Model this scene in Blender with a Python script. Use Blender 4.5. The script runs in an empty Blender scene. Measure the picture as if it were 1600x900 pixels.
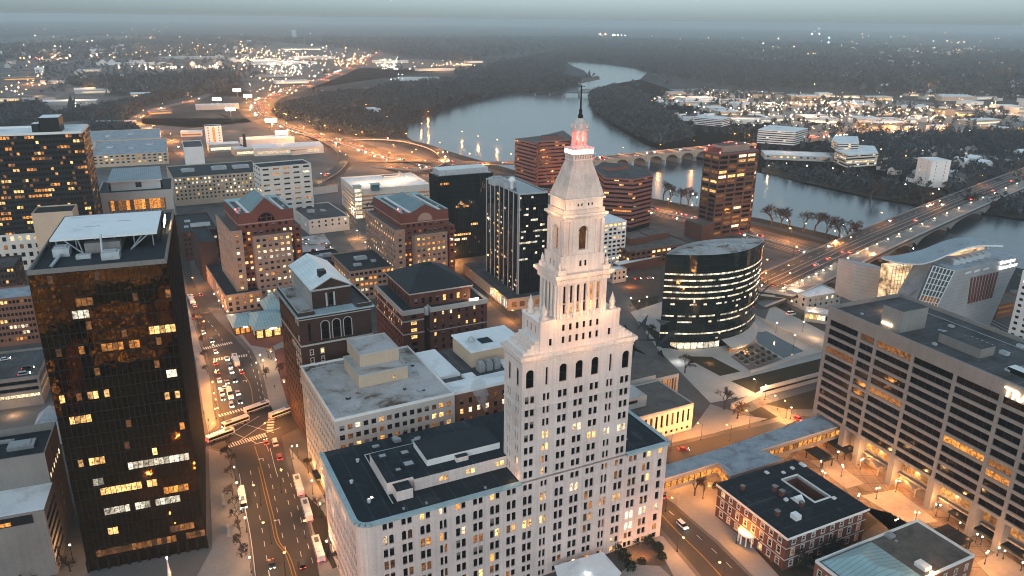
SUN_EL=10.0; SUN_ROT=188.0; SKY_STR=.14; SKY_HOR=.43; SUN_STR=.40; EXPO=1.14; HAZE=1.05e-4; LAMP=.58; SKY_TINT=(.69,.92,1.08)
import bpy, bmesh, math, random
from math import sin, cos, pi, radians, hypot, atan2
import numpy as np
from mathutils import Vector, Matrix
random.seed(7); RN = np.random.default_rng(11)
SC = bpy.context.scene; COL = SC.collection
# ------------------------------------------------------------------ camera model (used to place things on the ground plane)
F = 1200.0; PITCH = radians(19.25); ROLL = radians(.7); CAMH = 173.0
RM = Matrix.Rotation(pi/2-PITCH, 3, 'X') @ Matrix.Rotation(ROLL, 3, 'Z')
CAM = Vector((0, 0, CAMH))
def U(x, y, z=0.0):
    d = RM @ Vector(((x-800)/F, -(y-450)/F, -1)); t = (z-CAMH)/d.z
    return CAM + d*t
def proj(p):
    q = RM.transposed() @ (Vector(p)-CAM); return 800+F*q.x/-q.z, 450-F*q.y/-q.z
def hgt(g, y):
    lo, hi = -20.0, 172.0
    for _ in range(40):
        m = (lo+hi)/2
        if proj((g.x, g.y, m))[1] > y: lo = m
        else: hi = m
    return lo
# ------------------------------------------------------------------ mesh builder
class MB:
    def __init__(s): s.v=[]; s.f=[]; s.mi=[]; s.mats=[]
    def m(s, mat):
        if mat not in s.mats: s.mats.append(mat)
        return s.mats.index(mat)
    def poly(s, pts, mat):
        b=len(s.v); s.v += [tuple(p) for p in pts]; s.f.append(tuple(range(b, b+len(pts)))); s.mi.append(s.m(mat))
    def box(s, x0, x1, y0, y1, z0, z1, mat, top=None, bottom=False):
        p=[(x0,y0,z0),(x1,y0,z0),(x1,y1,z0),(x0,y1,z0),(x0,y0,z1),(x1,y0,z1),(x1,y1,z1),(x0,y1,z1)]
        b=len(s.v); s.v+=p; k=s.m(mat); t=s.m(top or mat)
        for q,mm in (((0,1,5,4),k),((1,2,6,5),k),((2,3,7,6),k),((3,0,4,7),k),((4,5,6,7),t)):
            s.f.append(tuple(b+i for i in q)); s.mi.append(mm)
        if bottom: s.f.append(tuple(b+i for i in (3,2,1,0))); s.mi.append(k)
    def prism(s, pts, z0, z1, mat, top=None, bottom=False):
        n=len(pts); b=len(s.v); s.v+=[(p[0],p[1],z0) for p in pts]+[(p[0],p[1],z1) for p in pts]; k=s.m(mat)
        for i in range(n):
            j=(i+1)%n; s.f.append((b+i,b+j,b+n+j,b+n+i)); s.mi.append(k)
        s.f.append(tuple(b+n+i for i in range(n))); s.mi.append(s.m(top or mat))
        if bottom: s.f.append(tuple(b+i for i in reversed(range(n)))); s.mi.append(k)
    def frustum(s, r0, r1, z0, z1, mat, top=None):   # r=(x0,x1,y0,y1)
        a=[(r0[0],r0[2],z0),(r0[1],r0[2],z0),(r0[1],r0[3],z0),(r0[0],r0[3],z0)]
        c=[(r1[0],r1[2],z1),(r1[1],r1[2],z1),(r1[1],r1[3],z1),(r1[0],r1[3],z1)]
        for i in range(4):
            j=(i+1)%4; s.poly([a[i],a[j],c[j],c[i]], mat)
        s.poly(c, top or mat)
    def tube(s, p, q, r0, r1, mat, n=6, cap=True):
        p=Vector(p); q=Vector(q); d=(q-p)
        if d.length<1e-6: return
        d.normalize(); a=d.orthogonal().normalized(); c=d.cross(a); b=len(s.v); k=s.m(mat)
        for o,r in ((p,r0),(q,r1)):
            for i in range(n):
                t=2*pi*i/n; s.v.append(tuple(o+a*(r*cos(t))+c*(r*sin(t))))
        for i in range(n):
            j=(i+1)%n; s.f.append((b+i,b+j,b+n+j,b+n+i)); s.mi.append(k)
        if cap: s.f.append(tuple(b+n+i for i in range(n))); s.mi.append(k)
    def lathe(s, cx, cy, prof, mat, n=12):
        b=len(s.v); k=s.m(mat)
        for r,z in prof:
            for i in range(n): s.v.append((cx+r*cos(2*pi*i/n), cy+r*sin(2*pi*i/n), z))
        for a in range(len(prof)-1):
            for i in range(n):
                j=(i+1)%n; s.f.append((b+a*n+i,b+a*n+j,b+a*n+n+j,b+a*n+n+i)); s.mi.append(k)
        s.f.append(tuple(b+(len(prof)-1)*n+i for i in range(n))); s.mi.append(k)
    def mesh(s, name, smooth=False):
        me=bpy.data.meshes.new(name); me.from_pydata(s.v, [], s.f)
        for mt in s.mats: me.materials.append(mt)
        me.polygons.foreach_set('material_index', s.mi)
        if smooth: me.polygons.foreach_set('use_smooth', [True]*len(s.f))
        me.update(); return me
    def build(s, name, parent=None, smooth=False, **kw):
        o=bpy.data.objects.new(name, s.mesh(name, smooth)); COL.objects.link(o)
        if parent: o.parent=parent
        tag(o, **kw); return o
def tag(o, label=None, cat=None, group=None, kind=None):
    if label: o['label']=label
    if cat: o['category']=cat
    if group: o['group']=group
    if kind: o['kind']=kind
    return o
def empty(name, loc=(0,0,0), rz=0, **kw):
    o=bpy.data.objects.new(name, None); COL.objects.link(o); o.location=loc; o.rotation_euler=(0,0,rz); o.empty_display_size=1
    return tag(o, **kw)
def dup(o, loc=None, rz=None, scale=None, **kw):
    def cp(a, par):
        c=a.copy(); COL.objects.link(c); c.parent=par
        for ch in KIDS.get(a.name, None) or list(a.children): cp(ch, c)
        return c
    c=cp(o, None)
    if loc is not None: c.location=loc
    if rz is not None: c.rotation_euler=(0,0,rz)
    if scale is not None: c.scale=(scale,)*3
    return tag(c, **kw)
KIDS={}
# ------------------------------------------------------------------ materials
def newmat(name):
    m=bpy.data.materials.new(name); m.use_nodes=True; nt=m.node_tree; b=nt.nodes['Principled BSDF']; return m,nt,b
def mat(name, col, rough=.8, var=.25, scale=.15, fine=2.0, streak=0.0, spec=.3, metal=0, bump=0, coat=None, island=0.0):
    """base colour broken up by large stains, fine grain and vertical streaks"""
    m,nt,b=newmat(name); N=nt.nodes; L=nt.links
    tc=N.new('ShaderNodeTexCoord')
    n1=N.new('ShaderNodeTexNoise'); n1.inputs['Scale'].default_value=scale; n1.inputs['Detail'].default_value=6; n1.inputs['Roughness'].default_value=.6
    L.new(tc.outputs['Object'], n1.inputs['Vector'])
    n2=N.new('ShaderNodeTexNoise'); n2.inputs['Scale'].default_value=fine; n2.inputs['Detail'].default_value=3
    L.new(tc.outputs['Object'], n2.inputs['Vector'])
    add=N.new('ShaderNodeMath'); add.operation='ADD'; L.new(n1.outputs['Fac'], add.inputs[0])
    mu=N.new('ShaderNodeMath'); mu.operation='MULTIPLY'; mu.inputs[1].default_value=.45; L.new(n2.outputs['Fac'], mu.inputs[0]); L.new(mu.outputs[0], add.inputs[1])
    last=add
    if streak:
        mp=N.new('ShaderNodeMapping'); mp.inputs['Scale'].default_value=(1.2,1.2,.04); L.new(tc.outputs['Object'], mp.inputs['Vector'])
        n3=N.new('ShaderNodeTexNoise'); n3.inputs['Scale'].default_value=1.0; n3.inputs['Detail'].default_value=4; L.new(mp.outputs[0], n3.inputs['Vector'])
        m3=N.new('ShaderNodeMath'); m3.operation='MULTIPLY_ADD'; m3.inputs[1].default_value=streak; L.new(n3.outputs['Fac'], m3.inputs[0]); L.new(last.outputs[0], m3.inputs[2]); last=m3
    if island:
        g=N.new('ShaderNodeNewGeometry'); m4=N.new('ShaderNodeMath'); m4.operation='MULTIPLY_ADD'; m4.inputs[1].default_value=island; L.new(g.outputs['Random Per Island'], m4.inputs[0]); L.new(last.outputs[0], m4.inputs[2]); last=m4
    mid=.72+streak*.5+island*.5
    rp=N.new('ShaderNodeMapRange'); rp.inputs['From Min'].default_value=mid-.3; rp.inputs['From Max'].default_value=mid+.3
    rp.inputs['To Min'].default_value=1-var; rp.inputs['To Max'].default_value=1+var; L.new(last.outputs[0], rp.inputs['Value'])
    mx=N.new('ShaderNodeMix'); mx.data_type='RGBA'; mx.blend_type='MULTIPLY'; mx.inputs['Factor'].default_value=1
    mx.inputs['A'].default_value=(*col,1); L.new(rp.outputs[0], mx.inputs['B']); L.new(mx.outputs['Result'], b.inputs['Base Color'])
    b.inputs['Roughness'].default_value=rough; b.inputs['Specular IOR Level'].default_value=spec; b.inputs['Metallic'].default_value=metal
    if bump:
        bp=N.new('ShaderNodeBump'); bp.inputs['Strength'].default_value=bump; bp.inputs['Distance'].default_value=.3; L.new(n2.outputs['Fac'], bp.inputs['Height']); L.new(bp.outputs[0], b.inputs['Normal'])
    return m
def stained(name, c1, c2, c3, scale=.08, rough=.9, fine=.28, seam=0, sax='X', sdark=.7):
    """flat roof membrane with ponding stains of their own shape"""
    m,nt,b=newmat(name); N=nt.nodes; L=nt.links; tc=N.new('ShaderNodeTexCoord')
    n1=N.new('ShaderNodeTexNoise'); n1.inputs['Scale'].default_value=scale; n1.inputs['Detail'].default_value=8; n1.inputs['Roughness'].default_value=.62; n1.inputs['Distortion'].default_value=.6
    L.new(tc.outputs['Object'], n1.inputs['Vector'])
    cr=N.new('ShaderNodeValToRGB'); e=cr.color_ramp.elements; e[0].position=.36; e[0].color=(*c3,1); e[1].position=.6; e[1].color=(*c1,1); k=e.new(.45); k.color=(*c2,1)
    L.new(n1.outputs['Fac'], cr.inputs[0])
    n2=N.new('ShaderNodeTexNoise'); n2.inputs['Scale'].default_value=1.3; n2.inputs['Detail'].default_value=5; L.new(tc.outputs['Object'], n2.inputs['Vector'])
    rp=N.new('ShaderNodeMapRange'); rp.inputs['To Min'].default_value=1-fine; rp.inputs['To Max'].default_value=1+fine; L.new(n2.outputs['Fac'], rp.inputs['Value'])
    mx=N.new('ShaderNodeMix'); mx.data_type='RGBA'; mx.blend_type='MULTIPLY'; mx.inputs['Factor'].default_value=1; L.new(cr.outputs[0], mx.inputs['A']); L.new(rp.outputs[0], mx.inputs['B'])
    out=mx.outputs['Result']
    if seam:
        sp=N.new('ShaderNodeSeparateXYZ'); L.new(tc.outputs['Object'], sp.inputs[0])
        for ax in sax:
            w=N.new('ShaderNodeMath'); w.operation='PINGPONG'; w.inputs[1].default_value=seam/2; L.new(sp.outputs[ax], w.inputs[0]); lt=N.new('ShaderNodeMath'); lt.operation='LESS_THAN'; lt.inputs[1].default_value=seam*.035; L.new(w.outputs[0], lt.inputs[0])
            m2=N.new('ShaderNodeMix'); m2.data_type='RGBA'; m2.blend_type='MULTIPLY'; m2.inputs['B'].default_value=(sdark,sdark,sdark,1); L.new(lt.outputs[0], m2.inputs['Factor']); L.new(out, m2.inputs['A']); out=m2.outputs['Result']
    L.new(out, b.inputs['Base Color']); b.inputs['Roughness'].default_value=rough; b.inputs['Specular IOR Level'].default_value=.25
    return m
def seamed(name, col, pitch=.6, rough=.45, axis='X', dark=.6, var=.2):
    """standing seam metal / panel joints"""
    m=mat(name, col, rough, var, .1, 1.5); nt=m.node_tree; N=nt.nodes; L=nt.links; b=N['Principled BSDF']
    tc=N.new('ShaderNodeTexCoord'); sp=N.new('ShaderNodeSeparateXYZ'); L.new(tc.outputs['Object'], sp.inputs[0])
    w=N.new('ShaderNodeMath'); w.operation='PINGPONG'; w.inputs[1].default_value=pitch/2; L.new(sp.outputs[axis], w.inputs[0])
    lt=N.new('ShaderNodeMath'); lt.operation='LESS_THAN'; lt.inputs[1].default_value=pitch*.09; L.new(w.outputs[0], lt.inputs[0])
    src=b.inputs['Base Color'].links[0].from_socket
    mx=N.new('ShaderNodeMix'); mx.data_type='RGBA'; mx.blend_type='MULTIPLY'; mx.inputs['B'].default_value=(dark,dark,dark,1); L.new(lt.outputs[0], mx.inputs['Factor']); L.new(src, mx.inputs['A']); L.new(mx.outputs['Result'], b.inputs['Base Color'])
    return m
def emis(name, col, strength, cells=None, lo=.25, hi=1.0, sample=False, base=(.02,.02,.02)):
    """a lit window or lamp: brightness differs per piece and, for rooms, across the pane"""
    m,nt,b=newmat(name); N=nt.nodes; L=nt.links
    b.inputs['Base Color'].default_value=(*base,1); b.inputs['Roughness'].default_value=.25; b.inputs['Emission Color'].default_value=(*col,1)
    if cells:
        tc=N.new('ShaderNodeTexCoord'); oi=N.new('ShaderNodeObjectInfo'); g=N.new('ShaderNodeNewGeometry')
        ad=N.new('ShaderNodeMath'); ad.operation='ADD'; L.new(oi.outputs['Random'], ad.inputs[0]); L.new(g.outputs['Random Per Island'], ad.inputs[1])
        fr=N.new('ShaderNodeMath'); fr.operation='FRACT'; L.new(ad.outputs[0], fr.inputs[0])
        n=N.new('ShaderNodeTexNoise'); n.noise_dimensions='4D'; n.inputs['Scale'].default_value=cells; n.inputs['Detail'].default_value=5; n.inputs['Roughness'].default_value=.7
        L.new(tc.outputs['Object'], n.inputs['Vector']); w=N.new('ShaderNodeMath'); w.operation='MULTIPLY'; w.inputs[1].default_value=37; L.new(fr.outputs[0], w.inputs[0]); L.new(w.outputs[0], n.inputs['W'])
        r1=N.new('ShaderNodeMapRange'); r1.inputs['To Min'].default_value=lo; r1.inputs['To Max'].default_value=hi; L.new(fr.outputs[0], r1.inputs['Value'])
        r2=N.new('ShaderNodeMapRange'); r2.inputs['From Min'].default_value=.38; r2.inputs['From Max'].default_value=.62; r2.inputs['To Min'].default_value=.08; r2.inputs['To Max'].default_value=1.6; L.new(n.outputs['Fac'], r2.inputs['Value'])
        mm=N.new('ShaderNodeMath'); mm.operation='MULTIPLY'; L.new(r1.outputs[0], mm.inputs[0]); L.new(r2.outputs[0], mm.inputs[1])
        m2=N.new('ShaderNodeMath'); m2.operation='MULTIPLY'; m2.inputs[1].default_value=strength; L.new(mm.outputs[0], m2.inputs[0]); L.new(m2.outputs[0], b.inputs['Emission Strength'])
    else: b.inputs['Emission Strength'].default_value=strength
    if not sample: m.cycles.emission_sampling='NONE'
    return m
def glass(name, col, rough=.06, spec=.9, wav=.0, metal=0.0):
    m,nt,b=newmat(name); N=nt.nodes; L=nt.links
    b.inputs['Base Color'].default_value=(*col,1); b.inputs['Roughness'].default_value=rough; b.inputs['Specular IOR Level'].default_value=spec; b.inputs['Metallic'].default_value=metal
    if wav:
        tc=N.new('ShaderNodeTexCoord'); n=N.new('ShaderNodeTexNoise'); n.inputs['Scale'].default_value=.35; n.inputs['Detail'].default_value=1; L.new(tc.outputs['Object'], n.inputs['Vector'])
        bp=N.new('ShaderNodeBump'); bp.inputs['Strength'].default_value=wav; bp.inputs['Distance'].default_value=.5; L.new(n.outputs['Fac'], bp.inputs['Height']); L.new(bp.outputs[0], b.inputs['Normal'])
    return m
M={}
M['lime']=mat('pink_granite', (.70,.57,.515), .85, .22, .07, 1.6, streak=.7)
M['lime2']=mat('pale_limestone', (.70,.60,.54), .85, .22, .07, 1.6, streak=.7)
M['lead']=mat('weathered_lead_roof', (.58,.49,.43), .7, .3, .3, 2.5, streak=.5)
M['roofblk']=stained('black_roof_membrane', (.013,.021,.028), (.009,.015,.020), (.03,.036,.042), .09, .8, seam=5.0, sdark=2.2)
M['blindm']=mat('window_blind', (.22,.20,.17), .8, .4, 1, 3)
M['roofblk2']=mat('dark_roof_felt', (.018,.024,.029), .8, .35, .1, 1.5)
M['slate']=seamed('black_slate', (.016,.02,.022), .9, .6, 'Z', .75, .3)
M['roofgry']=stained('grey_stained_roof', (.50,.48,.48), (.40,.365,.345), (.13,.08,.052))
M['roofgry2']=stained('grey_gravel_roof', (.085,.085,.09), (.065,.065,.065), (.045,.045,.045), .12, seam=6, sdark=1.5)
M['rooftan']=stained('brown_gravel_roof', (.15,.125,.105), (.125,.105,.09), (.095,.08,.07), .2)
M['roofwht']=stained('white_roof_membrane', (.85,.86,.86), (.80,.81,.81), (.64,.65,.66), .06, .7, .07)
M['roofblue']=stained('pale_worn_roof', (.34,.38,.42), (.28,.31,.34), (.19,.2,.22), .15, .6)
M['cornice_green']=mat('verdigris_cornice', (.34,.44,.46), .6, .25, .3, 2)
M['white']=mat('white_paint', (.74,.73,.71), .7, .1, .1, 1, streak=.2)
M['cream']=mat('cream_render', (.68,.61,.54), .85, .14, .08, 1, streak=.3)
M['beige']=mat('beige_panels', (.54,.41,.30), .85, .16, .08, 1, streak=.3)
M['conc']=mat('weathered_concrete', (.235,.215,.20), .9, .2, .08, 1.2, streak=.5)
M['concdk']=mat('dark_concrete', (.2,.18,.165), .9, .22, .08, 1.2, streak=.5)
M['conclt']=mat('light_concrete', (.46,.43,.40), .88, .14, .08, 1.2, streak=.35)
M['brick']=mat('red_brick', (.12,.047,.034), .9, .28, .2, 3)
M['brickdk']=mat('dark_brown_brick', (.05,.027,.022), .9, .3, .2, 3)
M['brickor']=mat('orange_brick', (.20,.095,.06), .9, .25, .2, 3)
M['redstone']=mat('red_brown_cladding', (.17,.055,.04), .8, .16, .1, 1.5, streak=.3)
M['pinkstone']=mat('pink_beige_cladding', (.36,.235,.18), .85, .14, .1, 1.5, streak=.3)
M['brownstone']=mat('brown_cladding', (.11,.05,.034), .75, .2, .1, 1.5, streak=.3)
M['rbrick']=mat('rose_brick', (.27,.10,.078), .85, .16, .08, 1, streak=.2)
M['copper']=seamed('green_metal_roof', (.15,.23,.25), .7, .45, 'X', .75)
M['copperl']=seamed('pale_green_metal_roof', (.30,.44,.46), 1.6, .45, 'X', .7)
M['bluegrey_metal']=seamed('grey_seam_metal', (.27,.32,.35), 1.5, .4, 'X', .6)
M['gwhite']=seamed('white_green_metal', (.78,.84,.83), 1.4, .5, 'X', .9)
M['steel']=mat('grey_steel', (.36,.37,.38), .5, .2, .4, 3, metal=.3)
M['duct']=mat('galvanised_ducts', (.48,.50,.51), .5, .25, .5, 3, metal=.2)
M['blackmetal']=mat('black_metal', (.012,.013,.014), .5, .2, .5, 3)
M['frame']=mat('dark_window_frame', (.04,.036,.034), .6, .2, .5, 3)
M['framew']=mat('white_window_frame', (.6,.57,.53), .7, .1, .5, 3)
M['mull']=mat('dark_bronze_mullion', (.008,.007,.006), .6, .2, .5, 3, metal=.0)
M['mullg']=mat('pale_mullion', (.42,.43,.43), .5, .15, .5, 3)
M['gblk']=glass('black_mirror_glass', (.15,.085,.03), .04, .8, .07, metal=1.0)
M['gdk']=glass('dark_glass', (.005,.007,.008), .08, .4)
M['ggrn']=glass('black_green_glass', (.006,.014,.015), .06, .4, .05)
M['gblu']=glass('blue_black_glass', (.005,.008,.011), .05, .5, .05)
M['gatr']=glass('pale_atrium_glass', (.07,.10,.115), .15, .6)
M['dark']=glass('window_dark', (.006,.006,.007), .12, .22)
M['warm']=emis('window_warm', (1,.53,.17), 1.05, 1.1, .3, 1.2)
M['amber']=emis('window_amber', (1,.36,.06), .6, 1.1, .15, 1.2)
M['dim']=emis('window_dim', (1,.36,.07), .17, .9, .1, 1.1)
M['pale']=emis('window_pale', (1,.74,.44), 1.15, 1.1, .3, 1.2)
M['cool']=emis('window_cool', (1,.88,.66), .7, 1.3, .15, 1.1)
M['lampo']=emis('sodium_lamp', (1,.38,.07), 14)
M['lampw']=emis('white_lamp', (1,.72,.40), 12)
M['lampc']=emis('cool_lamp', (.92,.97,1.0), 14)
M['lampb']=emis('bright_globe', (1,.78,.48), 45)
M['lampbo']=emis('bright_sodium', (1,.38,.07), 45)
M['signw']=emis('sign_white', (.95,.97,1.0), 2.2)
M['headl']=emis('headlight', (1,.86,.62), 30)
M['taill']=emis('tail_light', (1,.03,.015), 10)
M['red']=emis('red_beacon', (1,.03,.02), 25)
M['bark']=mat('bark', (.075,.055,.042), .95, .3, 1, 4)
M['twig']=mat('twigs', (.05,.036,.03), .95, .3, 1, 4, island=.5)
M['ever']=mat('evergreen_leaves', (.025,.035,.02), .9, .4, .5, 3, island=.8)
M['forest']=mat('leafless_wood', (.042,.052,.056), 1, .45, .01, .1, island=1.0, spec=.1)
M['asph']=mat('asphalt', (.042,.042,.042), .75, .25, .04, .6, spec=.35)
M['asphl']=mat('worn_highway', (.06,.054,.05), .8, .22, .02, .3)
M['side']=mat('concrete_pavement', (.27,.255,.24), .9, .2, .06, .7)
M['plaza']=stained('plaza_paving', (.27,.20,.15), (.20,.145,.105), (.14,.095,.065), .09, .8, seam=5.5, sax='XY', sdark=.6)
M['brickpave']=mat('brick_paving', (.16,.06,.042), .9, .28, .1, 1.5)
M['paint']=mat('white_road_paint', (.62,.6,.57), .8, .25, .5, 3)
M['painty']=mat('yellow_road_paint', (.33,.21,.05), .8, .25, .5, 3)
M['lawn']=mat('winter_lawn', (.05,.042,.028), 1, .35, .06, 1, spec=.1)
M['soil']=mat('brown_ground', (.12,.085,.065), 1, .35, .05, .8, spec=.1)
M['snow']=mat('old_snow', (.75,.76,.78), .9, .1, .4, 2)
M['tyre']=mat('tyre', (.012,.012,.012), .9, .2, 2, 5)
M['skin']=mat('skin', (.45,.28,.2), .7, .05)
M['cloth']=mat('dark_coat', (.02,.02,.025), .9, .2)
CARC={'white':(.7,.7,.68),'silver':(.40,.41,.42),'black':(.012,.012,.014),'grey':(.10,.105,.11),'red':(.3,.02,.015),'blue':(.03,.06,.16)}
for k,c in CARC.items(): M['car_'+k]=mat('car_paint_'+k, c, .3, .05, .5, 3, spec=.6)
# ------------------------------------------------------------------ building frame
class Bld:
    def __init__(s, name, label, cat, FL, FR, BK, z=None, base=None, bc='FL', back='BL', hd=None, w=None, d=None, group=None, zb=0):
        if base:
            z=hgt(U(*base), (FL if bc=='FL' else FR)[1])
        a=U(*FL, z); b=U(*FR, z); k=U(*BK, z); u=b-a; u.z=0
        s.w=w or u.length
        if hd is not None: u=Vector((sin(radians(hd)), cos(radians(hd)), 0))
        u.normalize(); v=Vector((-u.y, u.x, 0)); s.d=d or (k-(a if back=='BL' else b)).dot(v); s.h=z; s.u=u; s.v=v
        if bc=='FR' and (hd is not None): a=b-u*s.w
        s.o=Vector((a.x, a.y, zb)); s.rz=atan2(u.y, u.x)
        s.e=empty(name, s.o, s.rz, label=label, cat=cat, group=group)
        s.wins=[]; s.W=MB()
    def loc(s, p, z):                 # pixel -> local coordinates at height z
        q=U(*p, z)-s.o; return q.dot(s.u), q.dot(s.v)
    def wp(s, x, y, z): return s.o+s.u*x+s.v*y+Vector((0,0,z))
    def part(s, name, mb, smooth=False, label=None): return mb.build(name, s.e, smooth, label=label)
    def facade(s, A, B, z0, z1, xs, zs, mat, depth=.25, kind=None, style='sash', mb=None, arch=False):
        """wall A->B (outside on its right) with real openings; panes are recorded and made later"""
        mb=mb or s.W; A=Vector(A); B=Vector(B); d=(B-A); Ln=d.length; d.normalize(); n=Vector((d.y,-d.x)); ang=atan2(d.y,d.x)
        P=lambda x,z,k=0: (A.x+d.x*x-n.x*k, A.y+d.y*x-n.y*k, z)
        xs=[(a,b) for a,b in xs if a>=0 and b<=Ln]; zs=sorted(q for q in zs if q[0]>=z0 and q[1]<=z1)
        cz=z0
        for j,q in enumerate(zs):
            c,e=q[0],q[1]; st=q[2] if len(q)>2 else style
            if c>cz: mb.poly([P(0,cz),P(Ln,cz),P(Ln,c),P(0,c)], mat)
            cx=0
            for i,(a,b) in enumerate(xs):
                if kind and kind(i,j)=='none':
                    continue
                if a>cx: mb.poly([P(cx,c),P(a,c),P(a,e),P(cx,e)], mat)
                mb.poly([P(a,c),P(b,c),P(b,c,depth),P(a,c,depth)], mat); mb.poly([P(a,e,depth),P(b,e,depth),P(b,e),P(a,e)], mat)
                mb.poly([P(a,c),P(a,c,depth),P(a,e,depth),P(a,e)], mat); mb.poly([P(b,c,depth),P(b,c),P(b,e),P(b,e,depth)], mat)
                if st=='arch':
                    r=(b-a)/2; m=(a+b)/2; hh=min(r, e-c); N=8
                    for sg in (-1,1):
                        pts=[P(m+sg*r,e,.02)]+[P(m+sg*r*cos(t*pi/2/N), e-hh+hh*sin(t*pi/2/N),.02) for t in range(N+1)]
                        mb.poly(pts if sg<0 else pts[::-1], mat)
                s.wins.append((P((a+b)/2,c,depth), ang, b-a, e-c, st, kind(i,j) if kind else 'dark'))
                cx=b
            if cx<Ln: mb.poly([P(cx,c),P(Ln,c),P(Ln,e),P(cx,e)], mat)
            cz=e
        if cz<z1: mb.poly([P(0,cz),P(Ln,cz),P(Ln,z1),P(0,z1)], mat)
    def ring(s, x0,x1,y0,y1,z0,z1, xsF, xsR, zs, mat, kind=None, style='sash', depth=.25, mb=None, back=True):
        """four walls; F/B use xsF, L/R use xsR"""
        k=(lambda f: (lambda i,j: kind(f,i,j))) if kind else (lambda f: None)
        s.facade((x0,y0),(x1,y0),z0,z1,xsF,zs,mat,depth,k('F'),style,mb); s.facade((x1,y0),(x1,y1),z0,z1,xsR,zs,mat,depth,k('R'),style,mb)
        s.facade((x1,y1),(x0,y1),z0,z1,xsF if back else [],zs if back else [],mat,depth,k('B'),style,mb); s.facade((x0,y1),(x0,y0),z0,z1,xsR,zs,mat,depth,k('L'),style,mb)
    def curtain(s, x0,x1,y0,y1,z0,z1, pF,pR,pz, gl, mu, kind, name='curtain_wall', mw=.14, vert=True, horiz=.10, faces='FRL', proud=.12, ph=.66):
        """flush glass box, projecting mullions and the lit panes"""
        g=MB(); g.box(x0,x1,y0,y1,z0,z1,gl); s.part(name,g); mm=MB()
        nz=max(1,round((z1-z0)/pz)); hz=(z1-z0)/nz
        for f,A,B,p in (('F',(x0,y0),(x1,y0),pF),('R',(x1,y0),(x1,y1),pR),('B',(x1,y1),(x0,y1),pF),('L',(x0,y1),(x0,y0),pR)):
            A=Vector(A); B=Vector(B); d=B-A; Ln=d.length; d.normalize(); n=Vector((d.y,-d.x)); ang=atan2(d.y,d.x); nx=max(1,round(Ln/p)); hx=Ln/nx
            P=lambda x,z,k: (A.x+d.x*x+n.x*k, A.y+d.y*x+n.y*k, z)
            if vert:
                for i in range(nx+1):
                    a=max(0,i*hx-mw/2); b=min(Ln,i*hx+mw/2)
                    mm.poly([P(a,z0,proud),P(b,z0,proud),P(b,z1,proud),P(a,z1,proud)],mu)
                    mm.poly([P(a,z0,0.001),P(a,z0,proud),P(a,z1,proud),P(a,z1,0.001)],mu); mm.poly([P(b,z0,proud),P(b,z0,0.001),P(b,z1,0.001),P(b,z1,proud)],mu)
            if horiz:
                for j in range(nz+1):
                    c=max(z0,z0+j*hz-horiz/2); e=min(z1,z0+j*hz+horiz/2); k2=proud*.6
                    mm.poly([P(0,c,k2),P(Ln,c,k2),P(Ln,e,k2),P(0,e,k2)],mu); mm.poly([P(0,e,k2),P(Ln,e,k2),P(Ln,e,0.001),P(0,e,0.001)],mu)
            if f in faces:
                for j in range(nz):
                    for i in range(nx):
                        kd=kind(f,i,j)
                        if kd and kd!='dark': s.wins.append((P((i+.5)*hx,z0+j*hz+.18*hz,.03),ang,hx*.9,hz*ph,'pane',kd))
        s.part('mullion_grid',mm)
    def roof(s, x0,x1,y0,y1,z, mt, par=.9, pw=.4, pm=None, name='roof'):
        r=MB(); r.box(x0+pw,x1-pw,y0+pw,y1-pw,z-.6,z-.25,mt); s.part(name,r)
        if par:
            q=MB(); pm=pm or M['conc']
            for a in ((x0-.05,x1+.05,y0-.05,y0+pw),(x0-.05,x1+.05,y1-pw,y1+.05),(x0-.05,x0+pw,y0+pw,y1-pw),(x1-pw,x1+.05,y0+pw,y1-pw)): q.box(*a,z-.5,z+par,pm,bottom=True)
            s.part('parapet',q)
    def units(s, lst, mt=None, name='roof_unit', z=None):
        for (x,y,a,b,h) in lst:
            q=MB(); zz=(z if z is not None else s.h)-.3; q.box(x-a/2,x+a/2,y-b/2,y+b/2,zz,zz+h*.85,mt or M['duct']); q.box(x-a*.35,x+a*.35,y-b*.35,y+b*.35,zz+h*.85,zz+h,M['steel']); s.part(name,q)
    def finish(s, maxn=60, wall='wall'):
        if s.W.f: s.part(wall, s.W)
        sc=[]
        for w in s.wins:
            p=s.wp(*w[0]); a=w[1]+s.rz; n=Vector((sin(a),-cos(a),0)); t=CAM-p; f=n.dot(t)/t.length; x,y=proj(p)
            ok=f>.02 and -40<x<1640 and -40<y<940
            sc.append((-(f*w[2]*w[3]/t.length_squared if ok else 0), w))
        sc.sort(key=lambda q:q[0]); rest=MB()
        for k,(q,w) in enumerate(sc):
            pos,ang,ww,hh,st,kd=w
            if k<maxn and q<0:
                o=bpy.data.objects.new('window', winmesh(round(ww,1),round(hh,1),st,kd)); COL.objects.link(o); o.parent=s.e; o.location=pos; o.rotation_euler=(0,0,ang)
            else:
                c,sn=cos(ang),sin(ang); P=lambda x,z: (pos[0]+c*x,pos[1]+sn*x,pos[2]+z)
                rest.poly([P(-ww/2,0),P(ww/2,0),P(ww/2,hh),P(-ww/2,hh)],M[kd])
        if rest.f: tag(s.part('window',rest), kind='stuff')
WM={}
BLR=random.Random(99)
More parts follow.
